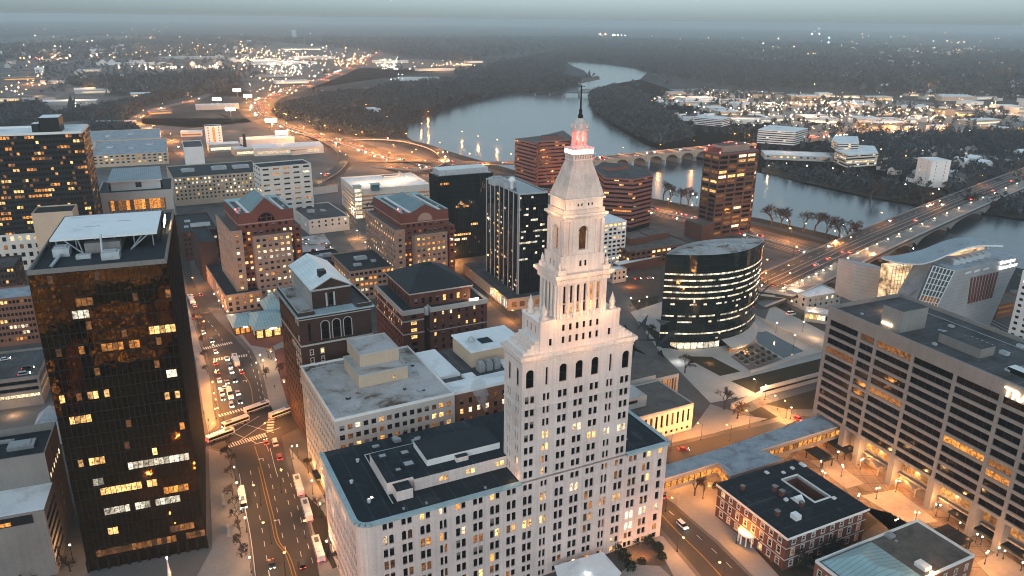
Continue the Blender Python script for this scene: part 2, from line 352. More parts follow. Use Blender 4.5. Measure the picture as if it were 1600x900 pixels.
def winmesh(w,h,st,kd):
    BL=BLR.choice((0,0,0,0,0,.55,.75,.35)) if kd=='dark' and st in('sash','wsash') else 0
    k=(w,h,st,kd,BL)
    if k in WM: return WM[k]
    q=MB(); m=M[kd]; fm=M['framew'] if st=='wsash' else M['frame']
    if st=='arch':
        r=w/2; hh=min(r,h); q.poly([(-r,0,0),(r,0,0)]+[(r*cos(t*pi/12),0,h-hh+hh*sin(t*pi/12)) for t in range(13)],m)
    else: q.poly([(-w/2,0,0),(w/2,0,0),(w/2,0,h),(-w/2,0,h)],m)
    if BL: q.poly([(-w/2,-.03,h*BL),(w/2,-.03,h*BL),(w/2,-.03,h),(-w/2,-.03,h)],M['blindm'])
    def bar(x0,x1,z0,z1): q.box(x0,x1,-.06,-.004,z0,z1,fm)
    if st=='wsash':
        for a in((-w/2-.22,-w/2,-.1,h+.25),(w/2,w/2+.22,-.1,h+.25),(-w/2,w/2,h,h+.3),(-w/2-.3,w/2+.3,-.25,0)): q.box(a[0],a[1],-.32,-.14,a[2],a[3],fm,bottom=True)
    if st in('sash','wsash','arch'):
        bar(-w/2,w/2,h*.47,h*.47+.1); bar(-w/2,w/2,0.01,.1)
        bar(-w/2,-w/2+.08,.01,h*.8); bar(w/2-.08,w/2,.01,h*.8)
    elif st=='strip':
        n=max(1,round(w/3.0))
        for i in range(1,n): bar(-w/2+w*i/n-.05,-w/2+w*i/n+.05,0,h)
    WM[k]=q.mesh('window'); return WM[k]
def cols(L,n,ww,m=0.0):
    p=(L-2*m)/n; return [(m+p*(i+.5)-ww/2, m+p*(i+.5)+ww/2) for i in range(n)]
def pairs(L,n,ww,gap,m=0.0):
    p=(L-2*m)/n; r=[]
    for i in range(n):
        c=m+p*(i+.5); r+=[(c-gap/2-ww,c-gap/2),(c+gap/2,c+gap/2+ww)]
    return r
def rows(z0,n,p,h,off=.9): return [(z0+i*p+off, z0+i*p+off+h) for i in range(n)]
def rk(pl, seed, lit=('warm','amber','pale'), dimp=.1, runs=True):
    """clustered random lighting of rooms"""
    R=random.Random(seed); c={}
    def k(f,i,j):
        key=(f,i,j)
        if key not in c:
            rowp=pl*(2.2 if R.random()<.3 else .7)
            prev=c.get((f,i-1,j))
            if runs and prev not in (None,'dark','dim') and R.random()<.45: c[key]=prev
            elif R.random()<rowp: c[key]=R.choice(lit)
            elif R.random()<dimp: c[key]='dim'
            else: c[key]='dark'
        return c[key]
    return k
# ================================================================== the pale stone tower and its block
HD=63.4
def bands(mb, x0,x1,y0,y1, zs, out, h, mt):
    for z in zs:
        mb.box(x0-out,x1+out,y0-out,y0+.02,z,z+h,mt,bottom=True); mb.box(x1-.02,x1+out,y0+.02,y1,z,z+h,mt,bottom=True); mb.box(x0-out,x0+.02,y0+.02,y1,z,z+h,mt,bottom=True)
B=Bld('landmark_tower','tall pale stone office tower with stepped crown, belfry and glowing red lantern','office tower',(560,822),(1044,690),(520,702),z=38.5,hd=HD,w=107.2,d=43.4)
TW=B; W=B.w; D=B.d; pit=W/19
bay=[]
for i in range(19):
    c=pit*(i+.5)
    if i==18: bay.append([(c-.85,c+.85)])
    elif i in(4,10,14): bay.append([(c-1.15,c-.2),(c+.2,c+1.15)])
    else: bay.append([(c-1.6,c-.22),(c+.22,c+1.6)])
xs=[q for b in bay for q in b]; tow=[q for b in bay[9:16] for q in b]
kz=rk(.07,3,('warm','pale','amber'),.12)
rws=[(.5,2.6),(4.0,6.4),(7.6,10.5),(12.0,15.0),(16.4,19.4),(20.8,23.8),(25.1,28.1),(29.4,32.6,'arch'),(34.6,36.8)]
inB=[0,W]
ll=[(a,b) for a,b in cols(D-5,9,1.5,1)]
B.facade((3.5,0),(W,0),0,38.1,[(a-3.5,b-3.5) for a,b in xs if a>4],rws,M['lime'],.45,lambda i,j:kz('F',i,j))
rc=[(3.5-3.5*sin(t*pi/8),3.5-3.5*cos(t*pi/8)) for t in range(5)]
for t in range(4): B.W.poly([(*rc[t+1],0),(*rc[t],0),(*rc[t],38.1),(*rc[t+1],38.1)],M['lime'])
rr=[(a,b,'sash') for a,b,*_ in rws]
B.facade((0,D),(0,3.5),0,38.1,[q for p in cols(D-3.5,9,3.4,1) for q in((p[0],p[0]+1.5),(p[1]-1.5,p[1]))],rr,M['lime'],.45,lambda i,j:kz('L',i,j))
B.facade((W,0),(W,D),0,38.1,[q for p in cols(D,8,3.4,1) for q in((p[0],p[0]+1.5),(p[1]-1.5,p[1]))],rr,M['lime'],.45,lambda i,j:kz('R',i,j))
B.facade((W,D),(0,D),0,38.1,[],[],M['lime'])
# front bits either side of the tower are hidden by its shaft; the roof is a dark membrane with a verdigris edge
r=MB(); ft=[(3.5,0)]+[(3.5-3.5*sin(t*pi/8),3.5-3.5*cos(t*pi/8)) for t in range(1,5)]
r.prism([(W,0),(W,D),(0,D)]+rc[::-1],37.6,38.2,M['roofblk']); B.part('roof',r)
def cornice(pts,z,out,h,mt):
    q=MB(); n=len(pts)
    for i in range(n-1):
        a=Vector(pts[i]); b=Vector(pts[i+1]); d=(b-a); d.normalize(); o=Vector((d.y,-d.x))*out; k=-o*.5
        for (p1,p2,z1,z2) in ((a,a+o,z,z+h),):
            A=[a+k,b+k,b+o,a+o]
            q.poly([(A[3].x,A[3].y,z),(A[2].x,A[2].y,z),(A[2].x,A[2].y,z+h),(A[3].x,A[3].y,z+h)],mt)
            q.poly([(A[3].x,A[3].y,z+h),(A[2].x,A[2].y,z+h),(A[1].x,A[1].y,z+h),(A[0].x,A[0].y,z+h)],mt)
            q.poly([(A[0].x,A[0].y,z+h),(A[1].x,A[1].y,z+h),(A[1].x,A[1].y,z+.2),(A[0].x,A[0].y,z+.2)],M['roofblk'])
            q.poly([(A[0].x,A[0].y,z),(A[1].x,A[1].y,z),(A[2].x,A[2].y,z),(A[3].x,A[3].y,z)],mt)
    return q
B.part('cornice',cornice([(0,D),(0,3.5)]+rc[::-1]+[(51,0)],37.7,1.1,.75,M['cornice_green']))
B.part('cornice',cornice([(90,0),(W,0),(W,D)],37.7,1.1,.75,M['cornice_green']))
# rooftop penthouses
z=42.3; x0,_=B.loc((600,747),z); x1=50.9; _,y0=B.loc((690,738),z); _,y1=B.loc((582,708),z)
y0=max(3.5,y0); y1=min(D-6,max(y1,y0+16))
p=MB(); B2=Bld.__new__(Bld); 
B.facade((x0+8,y0),(x1,y0),38,z,[(8,9.3),(9.6,10.9),(17,18.3),(18.6,19.9),(27,28.3),(28.6,29.9)],[(39.3,41)],M['lime'],.2,lambda i,j:'warm',mb=p)
p.box(x0,x0+8,y0+1.5,y1,38,z,M['lime'],top=M['roofblk']); p.box(x0+1.5,x0+6.5,y0-3,y0+1.5,38,z-.7,M['lime'],top=M['roofblk'])
p.poly([(x0+8,y0,z),(x1,y0,z),(x1,y1,z),(x0+8,y1,z)],M['roofblk']); p.poly([(x1,y1,38),(x0+8,y1,38),(x0+8,y1,z),(x1,y1,z)],M['lime']); p.poly([(x0+8,y0+1.5,38),(x0+8,y0,38),(x0+8,y0,z),(x0+8,y0+1.5,z)],M['lime'])
B.part('penthouse',p)
p=MB(); p.box(x0+14,x1,y0+5,y1-2,z,z+2.2,M['white'],top=M['roofblk2']); p.box(x0+23,x0+27,y0+3,y0+5,z,z+1.6,M['lime'],top=M['roofblk2']); B.part('penthouse',p)
for a,b,s in((x0+3,y1-4,2.2),(x0+9,y0+8,3),(x0+10,y1-5,2.4),(x0+5,y0+6,1.6)): B.units([(a,b,s*1.3,s,.9)],M['roofblk2'],'roof_hatch',z+.3)
q=MB(); q.box(x0-6,x0-5.4,y0+1,y0+1.8,38.1,38.5,M['steel'],top=M['lampw']); q.box(x0-5,x0-4.4,y0+1.6,y0+2.4,38.1,38.5,M['steel'],top=M['lampw']); B.part('roof_light',q)
for a,b in((6,10),(4,22),(9,33)): q=MB(); q.lathe(a,b,[(.5,38.1),(.5,39),(.7,39.1),(.1,39.5)],M['duct'],8); B.part('roof_vent',q)
# shaft
tx0,tx1,ty1=51.0,89.8,12.0
T=MB()
trow=[(z,z+2.5) for z in(39.0,43.2,47.5,51.8,56.1,60.4,64.7)]
kt=rk(.28,8,('warm','pale','amber'),.08)
def kt2(f):
    def k(i,j):
        if j<=4 and f=='F': return kt(f,i//2,j) if kt(f,i,j)!='dark' or j in(2,3) else 'dark'
        return 'warm' if (i*7+j*3)%23==1 else 'dark'
    return k
B.facade((tx0,0),(tx1,0),38.1,69.0,[(a-tx0,b-tx0) for a,b in tow],trow,M['lime'],.45,kt2('F'),mb=T)
ar=[(pit*(i+.5)-1.35-tx0,pit*(i+.5)+1.35-tx0) if i not in(10,14) else (pit*(i+.5)-.45-tx0,pit*(i+.5)+.45-tx0) for i in range(9,16)]
B.facade((tx0,0),(tx1,0),69.0,80.5,ar,[(69.8,75.8,'arch')],M['lime'],.6,mb=T)
sp=[(2.0,3.0),(3.4,4.4),(7.4,8.4),(8.8,9.8)]
B.facade((tx0,ty1),(tx0,0),38.1,69,sp,trow,M['lime'],.4,kt2('L'),mb=T); B.facade((tx0,ty1),(tx0,0),69,80.5,[(2.2,4.2),(7.4,9.6)],[(69.8,75.8,'arch')],M['lime'],.6,mb=T)
B.facade((tx1,0),(tx1,ty1),38.1,80.5,sp,trow,M['lime'],.4,kt2('R'),mb=T); B.facade((tx1,ty1),(tx0,ty1),38.1,80.5,[(a-tx0,b-tx0) for a,b in tow],trow,M['lime'],.4,mb=T)
B.part('tower_shaft',T)
c=MB(); bands(c,tx0,tx1,0,ty1,(62.9,),.25,.4,M['lime2']); bands(c,tx0,tx1,0,ty1,(77.6,),.25,.5,M['lime2'])
c.box(tx0-.5,tx1+.5,-.5,ty1+.5,78.6,79.4,M['lime2'],bottom=True); c.box(tx0-1,tx1+1,-1,ty1+1,79.4,80.5,M['lime2'],bottom=True)
for i in range(60): c.box(tx0+.2+i*.65,tx0+.5+i*.65,-.8,-.5,79.0,79.4,M['lime2'],bottom=True)
B.part('cornice',c)
# stepped shoulders and second stage
c=MB()
for k in range(4):
    c.box(tx0+.3+k*1.3,tx1-.3-k*1.3,.3+.15*k,ty1-.3-.15*k,80.5+k*.95,80.5+(k+1)*.95,M['lime2'],top=M['white'] if k in(0,3) else None)
B.part('stepped_base',c)
c=MB(); bx0,bx1=56.7,84.2
B.facade((bx0,.1),(bx1,.1),80.5,89.8,[(3.0,4.0)]+[(7.3+i*2.35,8.3+i*2.35) for i in range(6)]+[(bx1-bx0-4,bx1-bx0-3)],[(82.4,84.6),(86.3,88.4)],M['lime'],.4,lambda i,j:'none' if i in(0,7) and j==1 else 'dark',mb=c)
B.facade((bx0,11.8),(bx0,.1),80.5,89.8,cols(11.7,3,.9,2),[(86,88.2)],M['lime'],.4,mb=c); B.facade((bx1,.1),(bx1,11.8),80.5,89.8,cols(11.7,3,.9,2),[(86,88.2)],M['lime'],.4,mb=c); B.facade((bx1,11.8),(bx0,11.8),80.5,89.8,[],[],M['lime'],mb=c)
c.poly([(bx0,.1,89.7),(bx1,.1,89.7),(bx1,11.8,89.7),(bx0,11.8,89.7)],M['roofwht'])
for x in((bx0-.1,bx0+5.2),(bx1-5.2,bx1+.1)): c.box(*x,.0,1.0,89.5,90.5,M['lime2']); c.box(*x,10.9,11.9,89.5,90.5,M['lime2'])
B.part('second_stage',c)
def urn(x,y,z,s=1):
    q=MB(); q.box(x-1.2*s,x+1.2*s,y-1.2*s,y+1.2*s,z,z+1.6*s,M['lime2']); q.lathe(x,y,[(1.0*s,z+1.6*s),(1.15*s,z+2.6*s),(1.3*s,z+3.6*s),(1.0*s,z+4.4*s),(.95*s,z+4.9*s),(.5*s,z+5.9*s),(.2*s,z+6.6*s),(.3*s,z+7*s),(.05*s,z+7.4*s)],M['lime2'],10)
    B.part('urn',q,smooth=True)
for x,y in((58.6,1.8),(58.6,10),(82.3,1.8),(82.3,10)): urn(x,y,89.8,.78)
# colonnade
c=MB(); cx0,cx1,cy0,cy1=62.2,79.0,.3,11.2; Lc=cx1-cx0
tall=[(1.9+i*2.3,2.9+i*2.3) for i in range(6)]
kc=lambda i,j:'warm' if j==0 and i in(1,2,4) else ('amber' if j==1 and i in (4,5) else 'dark')
B.facade((cx0,cy0),(cx1,cy0),89.7,101,tall,[(91.6,94.6,'pane'),(94.75,100.2,'pane')],M['lime'],.7,kc,mb=c)
t2=[(1.6+i*1.9,2.6+i*1.9) for i in range(5)]
B.facade((cx0,cy1),(cx0,cy0),89.7,101,t2[:4],[(91.6,100.2,'pane')],M['lime'],.7,mb=c); B.facade((cx1,cy0),(cx1,cy1),89.7,101,t2[:4],[(91.6,100.2,'pane')],M['lime'],.7,mb=c); B.facade((cx1,cy1),(cx0,cy1),89.7,101,[],[],M['lime'],mb=c)
B.part('colonnade_stage',c)
for i in range(7):
    q=MB(); x=cx0+1.25+i*2.3; q.box(x-.5,x+.5,cy0-.55,cy0+.1,90.3,91.2,M['lime2']); q.lathe(x,cy0-.12,[(.42,91.2),(.36,100.3),(.55,100.8),(.6,101)],M['lime2'],8); B.part('column',q,smooth=True)
for i in range(5):
    q=MB(); y=cy0+1.1+i*2.15; q.box(cx0-.55,cx0+.1,y-.5,y+.5,90.3,91.2,M['lime2']); q.lathe(cx0-.12,y,[(.45,91.2),(.38,100.3),(.55,100.8),(.6,101)],M['lime2'],8); B.part('column',q,smooth=True)
c=MB(); c.box(cx0-.6,cx1+.6,cy0-.6,cy1+.6,101,102.6,M['lime2'],bottom=True); c.box(cx0-1.1,cx1+1.1,cy0-1.1,cy1+1.1,102.6,103.1,M['lime2'],bottom=True); c.box(cx0-1.5,cx1+1.5,cy0-1.5,cy1+1.5,103.1,104,M['lime2'],bottom=True)
for i in range(36): c.box(cx0-.8+i*.52,cx0-.6+i*.52,cy0-1,cy0-.6,102.2,102.6,M['lime2'],bottom=True)
for x in(cx0+.2,cx1-1.6):
    for y in(cy0-.2,cy1-1.4): c.box(x-.6,x+2,y-.6,y+1.6,104,105.4,M['lime2'])
B.part('entablature',c)
for x,y in((cx0+.4,.3),(cx1-.4,.3),(cx0+.4,10.6),(cx1-.4,10.6)): urn(x,y,105.3,.38)
# plinth, belfry, attic
c=MB(); B.facade((63,.6),(78,.6),104,109.2,[(6.3,7.1),(8.0,8.8)],[(105.6,107.4)],M['lime2'],.35,mb=c); c.box(63,78,10.0,10.2,104,109.2,M['lime2']); c.box(77.8,78,.6,10,104,109.2,M['lime2']); B.facade((63,10),(63,.6),104,109.2,[(3,3.8),(5,5.8)],[(105.6,107.4)],M['lime2'],.35,mb=c); c.poly([(63,.6,109.2),(78,.6,109.2),(78,10.2,109.2),(63,10.2,109.2)],M['lime2'])
B.part('plinth',c)
c=MB(); ex0,ex1,ey0,ey1=63.8,77.0,.9,9.8; Le=ex1-ex0
kb=lambda i,j:'dim'
B.facade((ex0,ey0),(ex1,ey0),109.2,121,[(Le/2-1.7,Le/2+1.7)],[(110.4,117.6,'arch')],M['lime2'],1.3,kb,mb=c)
B.facade((ex0,ey1),(ex0,ey0),109.2,121,[(3.0,5.9)],[(110.4,117.6,'arch')],M['lime2'],1.3,kb,mb=c); B.facade((ex1,ey0),(ex1,ey1),109.2,121,[(3.0,5.9)],[(110.4,117.6,'arch')],M['lime2'],1.3,kb,mb=c); B.facade((ex1,ey1),(ex0,ey1),109.2,121,[(Le/2-1.7,Le/2+1.7)],[(110.4,117.6,'arch')],M['lime2'],1.3,kb,mb=c)
for x in(ex0-.15,ex0+1.7,ex1-2.7,ex1-.85): c.box(x,x+1.0,ey0-.55,ey0-.01,109.3,119.3,M['lime'],bottom=True)
for y in(ey0-.1,ey0+1.6,ey1-2.3,ey1-.7): c.box(ex0-.3,ex0-.01,y,y+.8,109.3,119.3,M['lime'],bottom=True); c.box(ex1+.01,ex1+.3,y,y+.8,109.3,119.3,M['lime'],bottom=True)
# arch surround and small columns
N=14
for k in range(N):
    a,b=pi*k/N,pi*(k+1)/N; xm=(ex0+ex1)/2
    c.poly([(xm-2.1*cos(a),ey0-.1,115.9+2.1*sin(a)),(xm-2.1*cos(b),ey0-.1,115.9+2.1*sin(b)),(xm-1.72*cos(b),ey0-.1,115.9+1.72*sin(b)),(xm-1.72*cos(a),ey0-.1,115.9+1.72*sin(a))][::-1],M['lime'])
B.part('belfry',c)
for x in(69.0,71.8): q=MB(); q.lathe(x,1.35,[(.28,110.4),(.24,115.4),(.36,115.9)],M['lime2'],8); B.part('column',q)
c=MB(); c.box(ex0-.4,ex1+.4,ey0-.4,ey1+.4,120,120.6,M['lime2'],bottom=True); c.box(ex0-1,ex1+1,ey0-1,ey1+1,120.6,121.3,M['lime2'],bottom=True)
c.box(ex0-.2,ex1+.2,ey0-.2,ey1+.2,121.3,122.6,M['lead'])
B.facade((64.1,.9),(76.6,.9),122.6,125.3,[(4.0,4.5),(5.2,5.7),(7.4,7.9),(8.6,9.1)],[(123.4,124.2,'pane')],M['lime2'],.2,mb=c); c.box(64.1,76.6,9.5,9.7,122.6,125.3,M['lime2']); c.box(76.4,76.6,.9,9.5,122.6,125.3,M['lime2']); c.box(64.1,64.3,.9,9.5,122.6,125.3,M['lime2'])
c.box(63.6,77.1,.3,10.2,125.3,125.8,M['lime2'],bottom=True)
B.part('attic',c)
c=MB(); c.frustum((63.9,76.8,.6,9.9),(67.4,73.4,2.9,7.3),125.8,136,M['lead']); B.part('pyramid_roof',c)
c=MB(); c.box(67.2,73.6,2.7,7.5,136,136.4,M['lime2'],bottom=True)
for i in range(8):
    x=67.5+i*.8; c.box(x,x+.3,2.8,3.1,136.4,137.6,M['lime2'])
for i in range(6):
    y=2.9+i*.85; c.box(67.3,67.6,y,y+.3,136.4,137.6,M['lime2']); c.box(73.2,73.5,y,y+.3,136.4,137.6,M['lime2'])
c.box(68,72.8,3.4,6.8,136.4,137.6,M['lime2']); c.box(67,73.8,2.5,7.7,137.6,137.9,M['lime2'],bottom=True); B.part('balcony',c)
M['bandl']=emis('light_band',(1,.80,.58),8); M['pinkl']=emis('red_lantern',(1,.13,.10),4.2,1.2,.5,1.3)
c=MB(); c.box(67.2,73.6,2.7,7.5,137.9,139.0,M['bandl']); B.part('light_band',c)
c=MB(); c.box(67.0,73.8,2.5,7.7,139.0,139.5,M['lime2'],bottom=True); c.lathe(70.4,5.1,[(2.5,139.5),(2.5,140.0)],M['lime2'],8); B.part('balcony',c)
c=MB(); c.lathe(70.4,5.1,[(1.5,140),(1.5,144)],M['pinkl'],8); B.part('lantern',c)
for k in range(8):
    t=pi/8+k*pi/4; q=MB(); q.lathe(70.4+1.95*cos(t),5.1+1.95*sin(t),[(.34,140),(.3,143.6),(.42,144)],M['lead'],6); B.part('column',q)
c=MB(); c.lathe(70.4,5.1,[(2.5,144),(2.5,144.9),(2.25,145.0)]+[(2.2*cos(t*pi/18),145.0+2.6*sin(t*pi/18)) for t in range(1,9)]+[(.3,147.6)],M['lead'],16); B.part('dome',c,smooth=True)
for k in range(8):
    t=k*pi/4+pi/8; q=MB(); q.lathe(70.4+2.3*cos(t),5.1+2.3*sin(t),[(.3,144.9),(.28,145.6),(.05,146.1)],M['lime2'],6); B.part('finial',q)
c=MB(); c.lathe(70.4,5.1,[(.7,147.4),(.75,148.2),(.45,148.6),(.5,149.6),(.3,150)],M['blackmetal'],8); c.tube((70.4,5.1,149.9),(70.4,5.1,156.4),.28,.16,M['blackmetal'],6); c.tube((69.3,5.1,155.9),(71.5,5.1,155.9),.08,.08,M['blackmetal'],4); B.part('spire',c)
for x,y in((64.6,1.2),(76.2,1.2),(64.6,9.6),(76.2,9.6)): pass
Rr=random.Random(4)
B.units([(Rr.uniform(92,W-3),Rr.uniform(4,D-4),Rr.uniform(1,2.4),Rr.uniform(.8,2),Rr.uniform(.6,1.6)) for _ in range(4)]+[(Rr.uniform(14,48),Rr.uniform(D-7,D-2),Rr.uniform(.8,3),Rr.uniform(.8,1.6),Rr.uniform(.5,1.4)) for _ in range(6)]+[(Rr.uniform(4,40),Rr.uniform(1.5,3.2),.6,.6,.8) for _ in range(3)],M['steel'],'roof_unit',38.4)
q=MB(); q.tube((12,D-8,38.6),(46,D-8,38.6),.18,.18,M['duct'],5); q.tube((12,D-8,38.6),(12,6,38.6),.18,.18,M['duct'],5); B.part('pipe',q)
B.finish(100)
# ================================================================== grey-roofed white office block beside it
B=Bld('white_office_block','white square-windowed office block with stained grey roof and two stacked penthouses','office building',(522.5,657.5),(710,615),(476,572),base=(534,820),hd=61.8)
W,D,H=B.w,B.d,B.h; k=rk(.16,5,('warm','pale','amber'),.25)
B.ring(0,W,0,D,0,H,cols(W,15,1.75,1),cols(D,16,1.75,1),[(H-4.6-i*3.75,H-2.6-i*3.75) for i in range(11)],M['conclt'],lambda f,i,j:k(f,i,j) if f!='L' or j<9 else 'dark',depth=.3)
B.roof(0,W,0,D,H,M['roofgry'],.5,.45,M['white'])
for (q,z,zb) in (((((589,586),(652,570),(568.5,556)),H+7.5,H+3.8)),):pass
a=B.loc((561.5,608.5),H); 
def pbox(B,FL,FR,BL,z0,z1,mt,top,name='penthouse',par=.35):
    a=Vector(B.loc(FL,z1)); b=Vector(B.loc(FR,z1)); c=Vector(B.loc(BL,z1))
    x0,x1,y0,y1=a.x,b.x,(a.y+b.y)/2,c.y
    p=MB(); p.box(x0,x1,y0,y1,z0,z1,mt,top=top)
    if par:
        for q in((x0-.1,x1+.1,y0-.1,y0+.3),(x0-.1,x1+.1,y1-.3,y1+.1),(x0-.1,x0+.3,y0+.3,y1-.3),(x1-.3,x1+.1,y0+.3,y1-.3)): p.box(*q,z1-.3,z1+par,M['conclt'],bottom=True)
    B.part(name,p); return x0,x1,y0,y1
x0,x1,y0,y1=pbox(B,(560,588),(637,573),(541,557),H-.3,H+4.6,M['beige'],M['roofgry'])
pbox(B,(562,556),(622.5,543.5),(546,530.5),H+4.3,H+9.5,M['beige'],M['roofgry'])
q=MB(); q.box(x1-6,x1-5,y0-.04,y0+.2,H+1,H+2.4,M['warm']); B.part('window',q)
B.units([(9,14,1.6,1.2,.8),(30,12,1,1,.7),(40,30,1.2,1,.7),(36,8,.8,.8,.6)],M['roofblk2'])
q=MB(); q.box(-2.2,0,D*.55,D*.55+7,3.4,4.0,M['roofblk']); q.box(-2.4,0,D*.2,D*.2+6,3.4,4.0,M['roofblk']); B.part('awning',q)
Rr=random.Random(6); B.units([(Rr.uniform(3,W-3),Rr.uniform(3,10),Rr.uniform(.6,1.6),Rr.uniform(.6,1.4),Rr.uniform(.4,1.2)) for _ in range(5)]+[(Rr.uniform(32,W-3),Rr.uniform(12,D-4),Rr.uniform(.6,2),Rr.uniform(.6,1.4),Rr.uniform(.4,1.2)) for _ in range(5)],M['steel'])
q=MB(); q.tube((3,4,H+.1),(3,D-4,H+.1),.12,.12,M['duct'],5); q.tube((3,D-4,H+.1),(14,D-4,H+.1),.12,.12,M['duct'],5); B.part('pipe',q)
B.finish(100); GF=B
# white-roofed club building
B=Bld('white_roof_building','brick building with bright white stepped roof and rooftop machinery behind the stone block','office building',(711,616),(800,596),(672,550),z=41,hd=61.8,w=34)
W,D,H=B.w,B.d,B.h; k=rk(.12,6)
B.ring(0,W,0,D,0,H,cols(W,9,1.4,1),cols(D,10,1.4,1),[(H-5-i*4,H-2.8-i*4) for i in range(9)],M['brickor'],k)
B.roof(0,W,0,D,H,M['roofgry2'],0)
q=MB(); q.box(-.2,8.5,D*.35,D+.1,H-.3,H+.9,M['roofwht']); q.box(-.2,W+.1,-.2,8.5,H-.3,H+.9,M['roofwht']); q.box(8.5,13,8.5,13,H-.3,H+.9,M['roofwht']); q.box(W-7,W+.1,8.5,D*.6,H-.3,H+.9,M['roofwht']); B.part('roof',q)
p=MB(); a=B.loc((715,522),H+7); b=B.loc((737,549),H+7); p.box(b[0],b[0]+24,b[1],a[1],H-.3,H+6.4,M['beige']); p.box(b[0]-.5,b[0]+24.5,b[1]-.5,a[1]+.5,H+6.4,H+7,M['roofwht'],bottom=True); B.part('penthouse',p)
q=MB(); q.box(b[0]+7,b[0]+12,b[1]+5,b[1]+10,H+7.02,H+7.3,M['roofblk']); q.lathe(b[0]+4,b[1]+9,[(1.3,H+7),(1.5,H+8),(.8,H+9),(.1,H+9.3)],M['duct'],10); B.part('roof_hatch',q)
for i in range(3): B.units([(b[0]+2+i*3.4,b[1]-4,2.6,3.4,4.2)],M['steel'],'cooling_tower'); 
B.finish(50)
# ================================================================== black glass tower
B=Bld('black_glass_tower','tall black mirror-glass tower with a white raised rooftop canopy','office tower',(43,428),(260,409),(273,330),base=(331,856),bc='FR',back='BR',hd=69)
W,D,H=B.w,B.d,B.h; R=random.Random(21); lit={}
NF=26; nx=24
full={3:(13,24,'dim'),5:(18,24,'pale'),6:(9,15,'amber'),10:(16,23,'amber'),9:(20,24,'pale'),8:(6,12,'pale'),11:(17,24,'warm'),12:(1,7,'pale'),13:(14,24,'amber'),15:(19,24,'dim'),17:(2,8,'warm'),18:(10,23,'pale'),19:(3,6,'cool'),20:(4,20,'warm'),21:(5,9,'dim'),22:(5,22,'cool'),24:(6,8,'warm')}
full={3:(6,9,'cool'),2:(7,12,'dim'),5:(19,25,'warm'),6:(10,17,'amber'),9:(21,24,'pale'),10:(6,10,'warm'),11:(20,25,'warm'),12:(2,6,'warm'),16:(2,8,'warm'),17:(11,24,'cool'),18:(3,6,'cool'),19:(5,16,'warm'),20:(17,22,'amber'),21:(5,20,'cool'),23:(5,8,'warm'),24:(16,22,'dim'),25:(2,25,'dim')}
def kb(f,i,j):
    n=NF-1-j
    if f=='F':
        if n in full and full[n][0]<=i<full[n][1] and R.random()<.85: return full[n][2]
        x=R.random(); up=n<17
        if x<(.012 if up else .002): return R.choice(('amber','warm','amber'))
        if x<(.035 if up else .01): return 'dim'  # stray amber and dim panes glow in place of mirrored city light
    elif f=='L' and R.random()<.15: return 'amber'
    elif f=='R' and R.random()<.004: return 'dim'
    return None
B.curtain(0,W,0,D,4.5,H-.6,W/nx,D/44,(H-5.1)/NF,M['gblk'],M['mull'],kb,mw=.16,horiz=.22)
q=MB(); q.box(.4,W-.4,.4,D-.4,0,4.5,M['gblk']); B.part('lobby',q)
for i in range(13):
    q=MB(); q.box(i*W/12-.4,i*W/12+.4,-.35,.45,0,4.5,M['mull']); B.part('column',q)
B.roof(0,W,0,D,H,M['roofblk2'],.9,.5,M['concdk'])
z=H+4.2; FLc=B.loc((77,375),z); FRc=B.loc((245,363),z); BRc=B.loc((249,329),z)
x0,x1,y0,y1=FLc[0],FRc[0],(FLc[1]+FRc[1])/2,BRc[1]
q=MB(); q.box(x0,x1,y0,y1,z-.6,z,M['white'],top=M['roofwht'],bottom=True)
for i in range(26):
    y=y0+.4+i*(y1-y0-.8)/25; q.box(x0-.5,x0,y-.2,y+.2,z-2.6,z-.1,M['blackmetal']); q.box(x1,x1+.5,y-.2,y+.2,z-2.6,z-.1,M['blackmetal'])
for a,b,c in((x0+8,y0+14,.06),(x0+17,y0+19,.06)): q.box(a,a+4.5,b,b+.3,z,z+.12,M['steel'])
B.part('canopy',q)
for x in np.linspace(x0+1.5,x1-1.5,6):
    for y in(y0+1,(y0+y1)/2,y1-1): q=MB(); q.tube((x,y,H-.3),(x,y,z-.6),.2,.2,M['steel'],5); B.part('post',q)
for s,t in((x0+4,x0+9),(x1-3,x1-8)): q=MB(); q.tube((s,y0+.6,z-.8),(t,y0-2.5,H-.2),.22,.22,M['steel'],5); q.tube((t,y0-2.5,H-.2),((s+t)/2+1,y0+1,z-.8),.2,.2,M['steel'],5); B.part('strut',q)

q=MB(); q.box((x0+x1)/2-5.5,(x0+x1)/2+4.5,y0-3,y1-4,H-.3,z-1.2,M['conc'],top=M['roofgry2']); q.tube(((x0+x1)/2-.5,y0-3.2,H+5.6),((x0+x1)/2-.5,y0-6,H+.4),.35,.35,M['duct'],6); B.part('penthouse',q)
q=MB(); q.box(x1+.9,x1+1.15,y1-16,y1-3,H+1.2,z-.2,M['blackmetal']); q.box(x1+1.15,x1+1.22,y1-15.5,y1-3.5,H+1.6,z-.6,M['lampw']); B.part('lit_panel',q)
for c,s in((((98,397)),(4.5,5,3)),(((174,402)),(5,4,2.6)),(((131,402)),(4,2.4,1.4))):
    a=B.loc(c,H); B.units([(a[0],a[1],*s)],M['duct'])
q=MB(); a=B.loc((84,412),H); q.tube((a[0],a[1]-6,H+.5),(a[0]+.8,a[1]+10,H+.5),.5,.5,M['duct'],6); B.part('duct',q)
B.finish(100); BT=B
